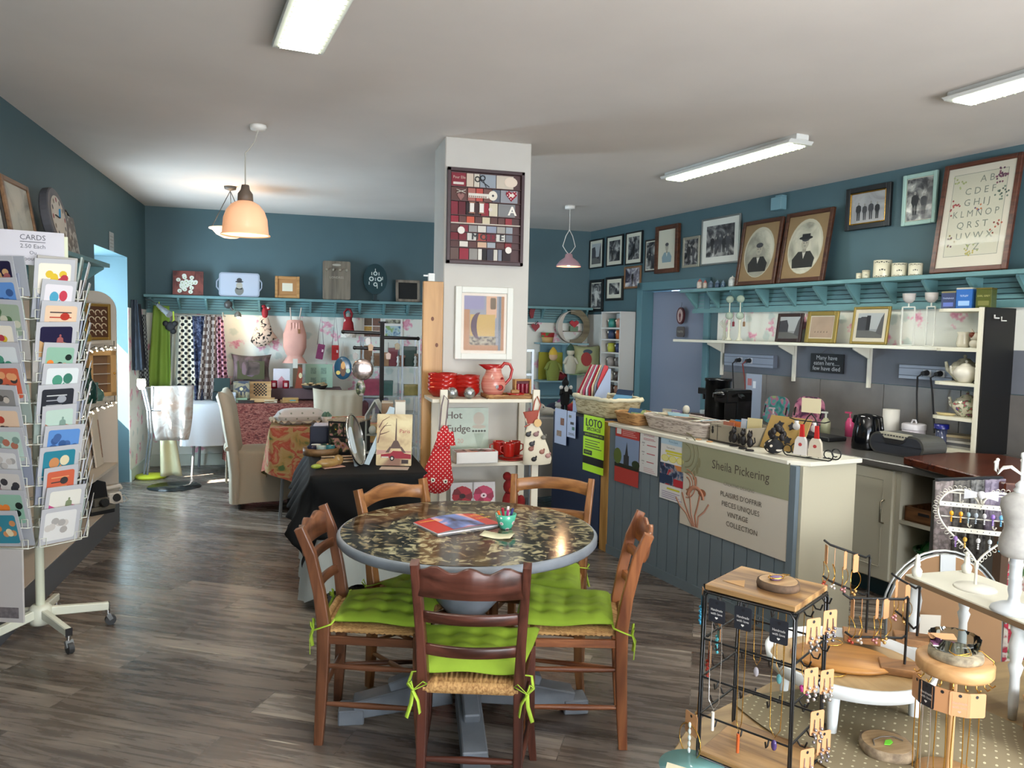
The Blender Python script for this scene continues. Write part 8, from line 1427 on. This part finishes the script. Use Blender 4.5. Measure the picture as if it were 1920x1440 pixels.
cage=t;CGM=Matrix.Translation(cage.location)@Matrix.Rotation(R(-56),4,'Z')
def cg(x,y,z):return CGM@Vector((x,y,z))
GLD=C('#d2a24c',.25,.9);SLV=C('#d9d6d2',.2,.9);KFT=C('#c48f62',.6);DKC=C('#23252c',.5)
def tagcard(t,m,w=.042,h=.055,txt=True,y=-.002):
 b=B(m);b.prism(rrect(-w/2,w/2,-h,0,.004,2),y,y+.0012);b.ell(0,-.008,.004,.004,y-.0003,D0,8)
 if txt:tm=C('#d9d6d0' if m is DKC else '#b9a090');b.text('Handmade',.0085,0,-h*.45,y-.0004,tm,w*.7);b.text('with love',.0085,0,-h*.62,y-.0004,tm,w*.7);b.flat([(0,-h*.86),(.004,-h*.79),(.002,-h*.75),(0,-h*.77),(-.002,-h*.75),(-.004,-h*.79)],y-.0004,tm)
 b.mk('price_card',t)
def necklace(label,p,rz,L,w,cm,chain,pend,card=.055,g='necklaces on the black wire cage'):
 t=T('necklace',label,'necklace',p,rz,g)
 if cm:tagcard(t,cm)
 b=B(chain);b.tube([(-.009,.002,-.01),(-w/2,.002,-L*.5),(-w/2+.002,.002,-L*.92),(0,.002,-L),(w/2-.002,.002,-L*.92),(w/2,.002,-L*.5),(.009,.002,-.01)],.0011,n=5);b.mk('chain',t)
 b=B(pend[0]);z0=-L-.004
 if pend[1]=='drop':b.sph((0,0,z0-.012),(.007,.005,.013),n=10,k=6)
 elif pend[1]=='bar':b.rod((0,0,z0),(0,0,z0-.045),.004)
 else:[b.sph((.008*math.cos(a*1.3),0,z0-.006-.009*a*.5),.007,n=6,k=4)for a in range(5)]
 b.mk('pendant',t)
rz0=R(-56)
necklace('silver necklace with a white bar pendant on the left black card of the cage',cg(-.065,-d/2-.024,h-.022),rz0,.27,.03,DKC,SLV,(C('#d5cfc4',.3),'bar'))
necklace('gold necklace with an amber bar pendant on the middle black card of the cage',cg(.0,-d/2-.024,h-.022),rz0,.30,.016,DKC,GLD,(C('#b5562a',.2),'bar'))
necklace('gold necklace with a purple stone pendant on the right black card of the cage',cg(.085,-d/2-.024,h-.030),rz0,.275,.028,DKC,GLD,(C('#4a3a6a',.15),'drop'))
for i,(x,c_,lab)in enumerate(((-.05,'#b5b3bc','white quartz'),(.01,'#5fa0a6','turquoise'),(.075,'#c23f8e','magenta cluster'))):
 necklace('gold chain with a %s pendant hanging inside the back of the cage'%lab,cg(x,d/2-.02,h-.03),rz0,.215,.022,None,GLD,(C(c_,.2),('drop','drop','cluster')[i]))
def earrings(label,p,rz,m,cm=KFT,L=.05,g='earrings on kraft cards'):
 t=T('earrings',label,'earrings',p,rz,g);tagcard(t,cm,.040,.058,False)
 for s_ in(-1,1):
  b=B(m);b.tube([(s_*.008,-.003,-.02),(s_*.009,-.004,-.02-L*.4)],.0012,n=4)
  for k in range(4):b.sph((s_*.009+.002*(-1)**k,-.006,-.02-L*(.4+.16*k)),.0045,n=6,k=4)
  b.mk('earring',t)
es_=[(.300,0,'#3c9ac4','blue bead'),(.300,2,'#7ad0d8','turquoise bead'),(.205,1,'#a83226','red and gold bead'),(.11,0,'#c9a46a','gold hoop')]
for z,k,c_,lab in((h-.03,0,'#3f9fc6','blue and white beaded'),(.30,2,'#55b5c4','turquoise beaded'),(.25,1,'#a5352a','red and gold beaded'),(.13,0,'#caa66e','thin gold hoop')):
 earrings('%s earrings on a kraft card at the left side of the cage'%lab,cg(-w/2-.026,-d/2+.05+.055*k*.9,z),rz0-PI/2+.6,C(c_,.25,.2),L=.075)
for i,(z,k,c_,lab)in enumerate(((h-.03,0,'#b9b5b4','upper grey pearl'),(h-.04,2,'#8a8690','smoky disc'),(.29,0,'#cfc9c9','silver chain'),(.25,2,'#d5d0cc','round white'),(.17,1,'#a9a5a8','crystal drop'),(.10,0,'#c2bcc2','lowest silver drop'),(.10,2,'#9a96a0','lowest crystal'))):
 earrings('%s earrings on a kraft card at the right side of the cage'%lab,cg(w/2+.026,-d/2+.04+.055*k,z),rz0+R(62),C(c_,.15,.8),L=.06)
t=T('wood_slice','bark-edged wood slice with a brooch on top of the black wire cage','wood slice',cg(.03,-.0,h+.0005),R(10));b=B(C('#5a4634',.8,nz=.4,sc=60));b.lathe([(0,0),(.048,0),(.05,.008),(.048,.018),(0,.018)],fn=lambda a,z:1+.04*math.sin(3*a),n=32);b.slab([(.044*(1+.04*math.sin(3*i*PI/16))*math.cos(i*PI/16),.044*(1+.04*math.sin(3*i*PI/16))*math.sin(i*PI/16))for i in range(32)],.0175,.0187,wood('#b5946a','#94744c',20,0));b.mk('slice',t)
sl=Vector(t.location);t=T('brooch','oval violet stone brooch in gold wire on the upper wood slice','brooch',sl+Vector((-.008,0,.0187)));b=B(C('#6f5a78',.2));b.sph((0,0,.005),(.018,.011,.006));b.mk('stone',t);b=B(GLD);b.tube([(.02*math.cos(a*.6),.013*math.sin(a*.6),.006+.001*(a%3))for a in range(22)],.0011,n=5);b.tube([(.01,0,.006),(.045,.01,.006),(.03,.02,.006)],.001,n=4);b.mk('gold_wire',t)
b=B(C('#b0895a',.7));b.prism([(0,0),(.05,0),(.02,.03)],0,.0008)if 0 else b.slab([(-.09,-.05),(-.03,-.06),(-.05,-.01)],0,.0008);one(b,'paper_card','folded triangular kraft card lying on the cage top','card',cg(0,0,h+.0005),rz0)
# round tray table
TRC=Vector((1.47,1.775,ZJ));t=T('round_tray','round white-rimmed tray table with short legs holding bracelet stands','tray',TRC)
b=B(C('#d6dbdc',.4));b.lathe([(0,.112),(.205,.112),(.215,.115),(.222,.15),(.214,.152),(.207,.124),(0,.124)],n=64);b.mk('rim',t)
b=B(wood('#b89a6c','#8f7448',4,1));b.slab([(.206*math.cos(i*PI/24),.206*math.sin(i*PI/24))for i in range(48)],.1235,.126);b.mk('boarded_base',t)
for a in(40,130,220,310):b=B(C('#cdd2d2',.4));b.rod((.17*math.cos(R(a)),.17*math.sin(R(a)),.0),(.17*math.cos(R(a)),.17*math.sin(R(a)),.112),.012,r2=.018);b.mk('leg',t)
ZT2=ZJ+.1265
b=B(wood('#b5803f','#8f5f2a',5,0));b.lathe([(0,0),(.13,0),(.14,.008),(.13,.016),(0,.016)],sy=.72,n=40);one(b,'oval_board','honey-coloured oval board lying in the round tray','board',(1.47,1.80,ZT2),R(-30))
def bstand(label,px,pt,pb_,Y,armspec,zb):
 q=atY(px,pb_,Y);t=T('bracelet_stand',label,'jewellery stand',(q.x,Y,zb),0,'black wire bracelet stands on the round tray');b=B(wood('#94693f','#6c4a2a',8,0));b.at((-.01,0,0),rz=R(-35));b.box(-.055,.045,-.035,.035,0,.022);b.mk('wood_base',t,bev=.002)
 top=atY(px,pt,Y).z-zb;b=B(BLACK);b.rod((0,0,.02),(0,0,top-.01),.0035);b.mk('post',t);res=[]
 for(x0,y0,x1,y1)in armspec:
  a0,a1=atY(x0,y0,Y),atY(x1,y1,Y);b=B(BLACK);dz0,dz1=a0.z-zb,a1.z-zb;X0,X1=a0.x-q.x,a1.x-q.x
  b.tube([(0,0,dz0-.012),(-.003,0,dz0),(-.018,-.004,dz0-.004),(X1+.02,-.008,dz1-.004),(X1,-.008,dz1+.010)],.0035,n=6);b.mk('arm',t);res.append((q.x+X1,q.x-.02,zb+dz1,zb+dz0))
 return res
rA=bstand('black wire bracelet stand at the back of the round tray, hung with gold bangles',1624,1040,1180,1.88,[(1623,1042,1542,1018),(1620,1112,1540,1085)],ZT2+.016)
rB=bstand('black wire bracelet stand at the front right of the round tray',1696,1115,1245,1.70,[(1692,1120,1577,1118),(1695,1192,1581,1190)],ZT2)
rC=bstand('black wire bracelet stand behind the front one, with two kraft cards',1718,1094,1215,1.86,[(1714,1100,1668,1080),(1716,1175,1675,1150)],ZT2)
def bangle(label,p,r_,cm,m,charm,rz=.3):
 t=T('bracelet',label,'bracelet',p,rz,'bracelets on the wire stands');b=B(cm);b.prism(rrect(-.0125,.0125,-.05,.004,.004,2),-.002,-.0008);b.mk('price_card',t)
 b=B(m);b.tube([(r_*math.sin(2*PI*i/20),.004*math.cos(2*PI*i/10),-.045-r_*1.25+r_*1.25*math.cos(2*PI*i/20))for i in range(20)],.0012,n=5,closed=True);b.mk('bangle',t)
 b=B(charm);[b.sph((.006*math.cos(k*2),.005*math.sin(k*2),-.047-r_*2.5-.004*(k%3)),.005,n=6,k=4)for k in range(4)];b.mk('charm',t)
nb=0
for(rr_,Y,idx,fr,nm)in((rA,1.872,0,(.25,.5,.75,.95),'back stand'),(rB,1.692,0,(.3,.45,.7,.85),'front stand'),(rC,1.852,0,(.35,.8),'hindmost stand')):
 x0,x1,z0,z1=rr_[idx]
 for k,f in enumerate(fr):bangle('%s bangle with a kraft tag on the upper arm of the %s'%(('first','second','third','fourth')[k],nm),(x0+(x1-x0)*(1-f),Y,z0+(z1-z0)*(1-f)-.006),.024,KFT,GLD,C(('#c9a060','#c98a8a','#d9d4cc','#b04a3a')[k],.2,.5),.3+.3*k)
for i,(px,py,lab)in enumerate(((1560,1205,'gold bangle with a round glass bead lying on the oval board'),(1565,1262,'thin gold bangle lying at the front of the round tray'))):
 z=ZT2+(.018 if i==0 else.002);p=atz(px,py,z);b=B(GLD);b.tube([(.032*math.cos(k*.42),.024*math.sin(k*.42),.0012)for k in range(15)],.0015,n=5,closed=True);b.sph((-.03,0,.005),.006,C('#8a9aa0',.1));one(b,'bracelet',lab,'bracelet',p,group='bangles lying on the round tray')
 # ring stand with glass dish
S0=Vector((1.476,1.425,ZJ));t=T('necklace_stand','round pine necklace stand with a pole, hung with gold chains, front right','jewellery stand',S0);b=B(wood('#c59a68','#a87c4c',6,0));b.lathe([(0,.262),(.078,.262),(.082,.268),(.082,.29),(.077,.294),(0,.294)],n=48);b.mk('top_disc',t);b=B(wood('#cfa878','#b58c5a',6,2));b.rod((0,0,.012),(0,0,.262),.0085);b.mk('pole',t);b=B(wood('#c59a68','#a87c4c',6,0));b.lathe([(0,0),(.07,0),(.07,.014),(0,.014)],n=32);b.mk('base',t)
ca=math.atan2(-S0.y,-S0.x)
for k in range(9):
 a=ca+R(-80+20*k);d_=Vector((math.cos(a),math.sin(a),0));b=B(GLD);b.tube([d_*.07+Vector((0,0,.262)),d_*.07+Vector((0,0,.252)),d_*.078+Vector((0,0,.246)),d_*.084+Vector((0,0,.253))],.0016,n=5);b.mk('hook',t)
for i,(k,cm,lab)in enumerate(((-60,KFT,'leftmost kraft card'),(-38,DKC,'dark grey card'),(-14,KFT,'middle kraft card'),(10,KFT,'large kraft card right of the middle'),(34,KFT,'rightmost kraft card'))):
 a=ca+R(k);d_=Vector((math.cos(a),math.sin(a),0));p=S0+d_*.083+Vector((0,0,.247));t=T('necklace','gold chain necklace on the %s of the pine stand'%lab,'necklace',p,a+PI/2,'necklaces on the pine stand');tagcard(t,cm,.042,.056,cm is DKC or i==3,-.002-.0008*(i%2))
 for s_ in(-1,1):b=B(GLD if i!=1 else SLV);b.tube([(.010*s_,.002,-.054),(.012*s_,.003,-.16),(.009*s_,.003,-.225)],.0014,n=5);b.mk('chain',t)
Zd=S0+Vector((0,0,.2945));t=T('wood_slice','bark-edged wood slice on the pine stand under the glass dish','wood slice',Zd);b=B(C('#6d6250',.7,nz=.4,sc=60,nc='#a59a80'));b.lathe([(0,0),(.056,0),(.058,.006),(.057,.018),(0,.018)],n=32,fn=lambda a,z:1+.02*math.sin(5*a));b.mk('slice',t)
t=T('glass_dish','low ribbed clear glass dish on the pine stand','dish',Zd+Vector((.008,.012,.0183)));b=B(pane_mat('#e6ecec',.8));b.lathe([(0,.001),(.05,.001),(.054,.03),(.053,.03),(.049,.003),(0,.003)],n=48,fn=lambda a,z:1+.03*math.cos(16*a));b.mk('glass_body',t)
t=T('necklace','violet stone pendant on a coiled gold cord lying on the wood slice','necklace',Zd+Vector((-.01,-.012,.0195)));b=B(C('#6a5a6a',.2));b.sph((.02,-.008,.006),(.016,.011,.006));b.mk('stone',t);b=B(GLD);b.tube([((.028+.006*math.sin(k))*math.cos(k*.5),-.01+(.022+.005*math.cos(k*1.3))*math.sin(k*.5),.004+.001*(k%4))for k in range(30)],.0012,n=5);b.tube([(.03,.0,.004),(.052,-.02,.004),(.062,-.045,-.01),(.07,-.035,-.04)],.0012,n=4);b.mk('cord',t)
b=B(C('#8a4a78',.3,nz=.5,sc=60));b.box(-.03,.022,-.010,.010,0,.004);b.box(-.03,.022,-.010,.010,-.003,0,C('#d9cfc4'));one(b,'hair_clip','sparkly pink and white hair clip on the wood slice','clip',Zd+Vector((-.022,.008,.0305)),R(-25))
b=B(KFT);b.prism(rrect(-.03,.03,0,.02,.003),0,.001);one(b,'price_card','blank kraft tag leaning across the glass dish','tag',Zd+Vector((-.02,.015,.040)),R(-20),rx=R(-70))
t=T('wood_slice','thick bark-edged wood slice with a green charm lying on the dotted cloth','wood slice',(atz(1662,1395,ZJ+.03).x,atz(1662,1395,ZJ+.03).y,ZJ+.012));ws=Vector(t.location);b=B(C('#6a5a48',.8,nz=.4,sc=60,nc='#a08e74'));b.lathe([(0,0),(.062,0),(.064,.01),(.062,.024),(0,.024)],n=32,fn=lambda a,z:1+.03*math.sin(4*a));b.slab([(.057*math.cos(i*PI/16),.057*math.sin(i*PI/16))for i in range(32)],.0235,.0247,wood('#a58c6a','#8a7252',20));b.mk('slice',t)
t=T('bracelet','grey cord bracelet with a lime green leaf charm on the lower wood slice','bracelet',ws+Vector((0,0,.0247)));b=B(C('#6a6258',.4));b.tube([(-.045,-.01,.002),(-.03,.012,.002),(0,.018,.003),(.03,.012,.003),(.04,-.01,.003)],.0018,n=5);b.mk('cord',t);b=B(C('#6fce3a',.4));b.slab([(-.02,-.015),(-.008,-.02),(.008,-.012),(.012,0),(-.004,.0)],.002,.004);b.mk('leaf_charm',t)
# glass plates at the left corner of the table
p=atz(1290,1425,ZJ+.01);t=T('glass_plate','round clear glass plate with a teal and cream pattern beside the cage','plate',(p.x,p.y-.02,ZJ+.001));b=B(C('#6fa0a0',.15));b.lathe([(0,0),(.075,0),(.078,.004),(0,.004)],n=40);b.slab([(-.07,.0),(.0,-.06),(.03,-.05),(-.05,.03)],.004,.0048,C('#d6d0b4'));b.mk('plate_body',t)
t=T('bangle','thin gold hoop bangle hung at the lower left of the cage on a kraft tag','bangle',cg(-w/2-.02,-d/2-.0,.105),rz0-.4);tagcard(t,KFT,.045,.055,False);b=B(GLD);b.tube([(.04*math.sin(i*PI/12),-.004,-.07+.042*math.cos(i*PI/12))for i in range(24)],.0014,n=5,closed=True);b.mk('hoop',t);b=B(C('#cfd8d4',.1));[b.sph((.0,-.006,-.03-.016*k),(.005,.004,.008),n=6,k=4)for k in range(5)];b.mk('crystal_drop',t)
# teal topped chest at the right
t=T('small_chest','small wooden chest with a pale teal top at the lower right corner','chest',(1.93,1.33,ZJ),R(-38));b=B(wood('#a8693c','#7c4624',9,0));b.box(-.20,.20,-.14,.14,0,.085);b.mk('case',t);b=B(wood('#c59a68','#a87c4c',6,0));b.box(-.206,.206,-.146,.146,.085,.097);b.mk('edge_board',t,bev=.002);b=B(C('#86a8a6',.5));b.box(-.195,.195,-.135,.135,.097,.0985);b.mk('painted_top',t);b=B(wood('#b5743f','#8a5028',12,0));b.box(-.18,.18,-.146,-.14,.012,.075);dr=b.mk('drawer',t);b=B(D0);b.sph((0,-.152,.045),.010);b.mk('knob',dr)
b=B(C('#b5925f',.8));b.lathe([(0,0),(.03,0),(.032,.012),(0,.014)]);one(b,'wood_slice','small pale wood slice on the teal-topped chest','wood slice',(2.02,1.30,ZJ+.099))
t=T('striped_pouch','dark navy finely striped bag standing behind the teal-topped chest','bag',(2.08,1.56,ZJ+.0));b=B(C('#14161e',.8));b.sweep([(0,0,0),(0,0,.06),(0,0,.15),(0,0,.20)],[(.055*math.cos(i*PI/8),.04*math.sin(i*PI/8))for i in range(16)],scl=[.8,1,.75,.35],upv=(0,1,0));b.mk('body',t);b=B(C('#4a4e5c',.7));[b.tube([(.057*(1-.004*k*k*.35)*math.cos(i*PI/8),.042*(1-.004*k*k*.35)*math.sin(i*PI/8),.03+.014*k)for i in range(16)],.0012,n=4,closed=True)for k in range(9)];b.mk('stripes',t)
t=T('black_dish','black dish of silver rings on a foot behind the chest','dish',(2.02,1.47,ZJ+.10));t.location.z=ZJ+.0995;t.location.x,t.location.y=1.98,1.42;b=B(BLACK);b.lathe([(0,0),(.02,0),(.008,.01),(.008,.03),(.05,.04),(.06,.055),(.055,.055),(.04,.045),(0,.043)],n=28);b.mk('dish_body',t);b=B(SLV);[b.tube([(.01*math.cos(i*.8)+.02*math.cos(k*2.1),.01*math.sin(i*.8)+.02*math.sin(k*2.1),.05)for i in range(8)],.002,n=4,closed=True)for k in range(3)];b.mk('ring',t)
# white shelf on turned legs
ZS=.80;t=T('white_shelf','white wooden shelf on turned spindle legs behind the pine stand','shelf',(0,0,0));XA,XB,YA,YB2=1.865,2.10,1.30,2.01;b=B(C('#d6d4c4',.5));b.box(XA,XB,YA,YB2,ZS-.016,ZS);b.mk('shelf_board',t);b=B(C('#7a6248',.7));b.box(XA,XB,YA,YB2,ZS-.020,ZS-.0162);b.box(XA-.002,XA,YA,YB2,ZS-.019,ZS-.004);b.mk('bare_underside',t)
spin=[(.010,0),(.013,.05),(.012,.12),(.019,.15),(.013,.16),(.017,.18),(.020,.21),(.014,.24),(.018,.25),(.018,ZS-.02-ZJ)]
for x,y in((XA+.02,YB2-.025),(XA+.02,1.62),(XB-.02,YB2-.025),(XA+.02,YA+.03),(XB-.02,YA+.03)):b=B(C('#cfd2d0',.5));b.lathe([(0,0)]+spin+[(0,ZS-.02-ZJ)],c=(x,y,ZJ),n=16);b.mk('spindle_leg',t)
for x,y in((XA+.02,YB2-.025),(XB-.02,YB2-.025),(XB-.02,YA+.03)):b=B(C('#d6d4c8',.5));b.lathe([(0,0),(.013,0),(.016,.02),(.008,.032),(.010,.038),(.006,.055),(.008,.065),(0,.073)],c=(x,y,ZS),n=16);b.mk('finial',t)
# heart earring stand
HS=Vector((1.975,1.85,ZS));hz=math.atan2(-HS.y,-HS.x)+PI/2;t=T('earring_stand','white heart-shaped wire earring stand with looped edging and a bow','jewellery stand',HS,hz+.15);WH=C('#d9d6c9',.4)
b=B(WH);b.lathe([(0,0),(.06,0),(.055,.006),(.02,.012),(0,.013)],n=28);b.rod((0,0,.01),(0,0,.085),.004);b.mk('stem_base',t)
def hp(a):s_,c_=math.sin(a),math.cos(a);return(.112*s_**3*1.0,0,.205+.0078*(13*c_-5*math.cos(2*a)-2*math.cos(3*a)-math.cos(4*a)))
HPt=[hp(2*PI*i/64)for i in range(64)]
b=B(WH);b.tube(HPt,.0032,n=6,closed=True);b.mk('heart_frame',t)
b=B(WH)
for i in range(0,64):q=Vector(HPt[i]);c=Vector((0,0,.2));dr=(q-c).normalized();tg=Vector((-dr.z,0,dr.x));q2=q+dr*.008;b.tube([q2+dr*.0065*math.cos(k*PI/4)+tg*.0048*math.sin(k*PI/4)for k in range(8)],.0011,n=4,closed=True)
b.mk('looped_edge',t)
for z,hw in((.252,.108),(.175,.082)):b=B(WH);b.box(-hw,hw,-.003,.001,z-.007,z+.007);[b.box(-hw+.014+k*.016-.0012,-hw+.014+k*.016+.0012,-.0034,-.003,z-.0015,z+.0015,D1)for k in range(int(hw*2/.016)-1)];b.mk('pierced_bar',t)
b=B(WH);b.rod((-.102,0,.213),(.102,0,.213),.0018);b.rod((-.1,0,.288),(.1,0,.288),.002);[b.tube([(x,-.002,z_),(x,-.004,z_-.022),(x+.004,-.010,z_-.026),(x+.008,-.012,z_-.018)],.0022,n=5)for x,z_ in((-.055,.286),(0,.286),(.055,.286),(-.03,.213),(.035,.213))];b.mk('hooks',t)
b=B(C('#d9dbe0',.4));b.grid(lambda u,v:((u-.5)*.09,-.006-.004*math.sin(u*6),.289+(v-.5)*(.010+.022*abs(u-.5)*2)),8,2);b.sph((0,-.008,.289),(.012,.008,.012));b.mk('bow',t)
for i,(x,c_,z_)in enumerate(((-.075,'#e0a020',.245),(-.05,'#dc9a28',.245),(-.03,'#8fa8b0',.245),(-.01,'#a0aab4',.245),(.012,'#c9c9cc',.245),(.034,'#8a6ac0',.245),(.055,'#5a9ac0',.245),(-.06,'#8a6aa8',.168),(-.035,'#c9a040',.168),(0,'#d0d0d2',.168),(.03,'#b9c0c6',.168),(.055,'#4fb0d0',.168))):
 tt=T('earring','%s drop earring on the %s bar of the heart stand'%(('amber','orange','pale blue','grey blue','silver','violet','sky blue','lilac','gold','pearl','steel','cyan')[i],'upper' if i<7 else 'lower'),'earring',HS+Matrix.Rotation(hz+.15,3,'Z')@Vector((x,-.004,z_)),hz,'earrings on the heart stand');b=B(SLV);b.rod((0,0,0),(0,0,-.012),.0008,n=4);b.mk('hook',tt);b=B(C(c_,.2));b.sph((0,-.001,-.020),(.006,.005,.008),n=8,k=6);[b.sph((0,-.001,-.032-.006*k),.003,n=6,k=4)for k in range(3)];b.mk('drop',tt)
 # mannequin
MS=Vector((1.915,1.665,ZS));t=T('jewellery_mannequin','small grey dressmaker bust on a pale turned stand with white hooks on top','jewellery stand',MS,hz);b=B(C('#c2c8cc',.45));b.lathe([(0,0),(.058,0),(.055,.008),(.035,.02),(.016,.026),(.013,.04),(.017,.06),(.015,.09),(.018,.095),(.015,.10),(.016,.13),(.019,.135),(.016,.14),(.017,.17)],n=28);b.mk('turned_stand',t)
b=B(C('#a3a19c',.9,nz=.12,sc=60));N=28;lv=[(.155,.036,.030),(.17,.046,.036),(.20,.046,.036),(.235,.034,.028),(.265,.040,.034),(.295,.048,.036),(.315,.046,.030),(.330,.030,.022),(.338,.014,.013)]
vs=[(w_*math.cos(2*PI*i/N),d_*math.sin(2*PI*i/N)-(.006 if.24<z<.3 else 0)*max(0,-math.sin(2*PI*i/N)),z)for z,w_,d_ in lv for i in range(N)]
b.add(vs,[(k*N+i,k*N+(i+1)%N,(k+1)*N+(i+1)%N,(k+1)*N+i)for k in range(len(lv)-1)for i in range(N)]+[tuple(range(N))[::-1]],None,True);b.mk('torso',t)
b=B(C('#d3d6d4',.4));b.lathe([(.016,.336),(.019,.342),(.013,.35),(.016,.357),(.008,.366),(.004,.37),(.004,.43),(.007,.436),(.006,.446),(0,.449)],n=20);b.mk('neck_cap',t)
for a in(150,200,20,-30,90):b=B(C('#e3e2dc',.35));c_,s_=math.cos(R(a)),math.sin(R(a));b.tube([(0,0,.385),(.03*c_,.03*s_,.405),(.05*c_,.05*s_,.40),(.062*c_,.062*s_,.385),(.068*c_,.068*s_,.395),(.068*c_,.068*s_,.415)],.0032,n=6);b.sph((.068*c_,.068*s_,.417),.005);b.mk('hook_arm',t)
b=B(C('#6d6c6a',.6));b.box(-.04,.05,-.04,.04,0,.018);b.box(.0,.05,-.03,.04,.018,.034);one(b,'grey_box','grey ring box at the right end of the white shelf','box',(1.93,1.46,ZS+.001),R(-20))
b=B(C('#d0561c',.6));[b.sph((.03*k,.01*math.sin(k*2),.008),(.02,.012,.008),n=8,k=5)for k in range(3)];one(b,'flower_garland','orange felt flower spray at the back of the white shelf','flowers',(2.03,1.70,ZS+.001))
# things behind the shelf: arched panel, rack with bags and floral cloth
yb=2.5;c0=atY(1770,1240,yb);t=T('arched_mirror','oval brown-backed mirror with a metal rim standing behind the white shelf','mirror',(c0.x,yb,0),R(-20),rx=-R(4));zt=atY(1770,1047,yb).z;ra=.225;b=B(C('#8b6a48',.8,nz=.08,sc=3));pts=[(ra*math.cos(R(a)),zt-ra*1.2+ra*1.2*math.sin(R(a)))for a in range(0,181,10)];b.prism([(-ra,0.01),(ra,0.01)]+pts,-.01,.01);b.mk('backing',t);b=B(C('#a9acaa',.3,.8));b.tube([(ra,0,.01)]+[(x*1.0,0,z)for x,z in pts]+[(-ra,0,.01)],.009);b.tube([((x)*1.09,0,(z-zt+ra*1.2)*1.07+zt-ra*1.2)for x,z in pts],.005);b.mk('metal_rim',t);b=B(C('#9a9c9a',.4,.5));b.box(-.025,.035,-.018,-.008,zt-.08,zt+.005);b.mk('clasp',t)
b=B(C('#c9c3b4'));b.box(-.04,.04,-.013,-.012,zt-.32,zt-.22);one(b,'paper_label','white paper label on the brown mirror back','label',(c0.x-.10,yb-.012,0),R(-20))
q0_=atY(1800,920,2.9);q1_=atY(1885,920,2.9)
t=T('garment_rack','dark jewellery and scarf rack behind the white shelf','rack',((q0_.x+q1_.x)/2,2.98,0));w=q1_.x-q0_.x+.12;zt=atY(1840,905,2.9).z;b=B(C('#2a2c30',.4));b.bar((-w/2,0,0),(-w/2,0,zt),.02,.02);b.bar((w/2,0,0),(w/2,0,zt),.02,.02);b.bar((-w/2,0,zt),(w/2,0,zt),.02,.02);b.mk('frame',t);rkx=t.location.x
for i,(x0,x1,y0,y1,c_,nc,lab)in enumerate(((1752,1790,925,1045,'#8d8280','#6f6764','taupe gauzy scarf hanging behind the left of the heart stand'),(1786,1822,922,1075,'#1a1a1c','#7a7670','black beaded scarf hanging behind the middle of the heart stand'),(1818,1850,925,1060,'#0c0c0e','#8a8a88','black and silver scarf hanging behind the right of the heart stand'),(1846,1885,925,1000,'#6f6678','#8d8494','dusty lilac scarf hanging beside the grey bust'))):
 a_,c_2,z0_,z1_=onY(x0,x1,y0,y1,2.95);b=B(C(c_,.85,nz=.5 if i in(1,2)else.1,sc=50,nc=nc));hang(b,-(c_2-a_)/2,(c_2-a_)/2,z0_,zt-.0,0,2,.015);one(b,'scarf',lab,'scarf',((a_+c_2)/2,2.965,0),group='scarves on the rack behind the heart stand',solid=.004)
a_,c_2,z0_,z1_=onY(1872,1940,1000,1300,2.6);b=B(blotch([(.36,'#3c5c34'),(.44,'#b0a898'),(.52,'#a59c90'),(.56,'#7a1426'),(.66,'#a8223c'),(.76,'#5c3a34')],16,.8,2));hang(b,0,c_2-a_+.1,z0_,z1_+.05,0,4,.02);one(b,'floral_curtain','red rose-patterned cloth hanging at the right edge of the photo','cloth',(a_,2.6,0),solid=.004)
t=T('brown_post','dark brown upright board beside the rose-patterned cloth','post',(a_-.03,2.58,0));b=B(C('#4a3626',.6));b.box(-.02,.02,-.02,.02,0,z1_+.06);b.mk('post',t);b=B(C('#4a3626',.6));b.box(.0,c_2-a_+.15,-.015,.015,z1_+.04,z1_+.06);b.mk('rail',t)
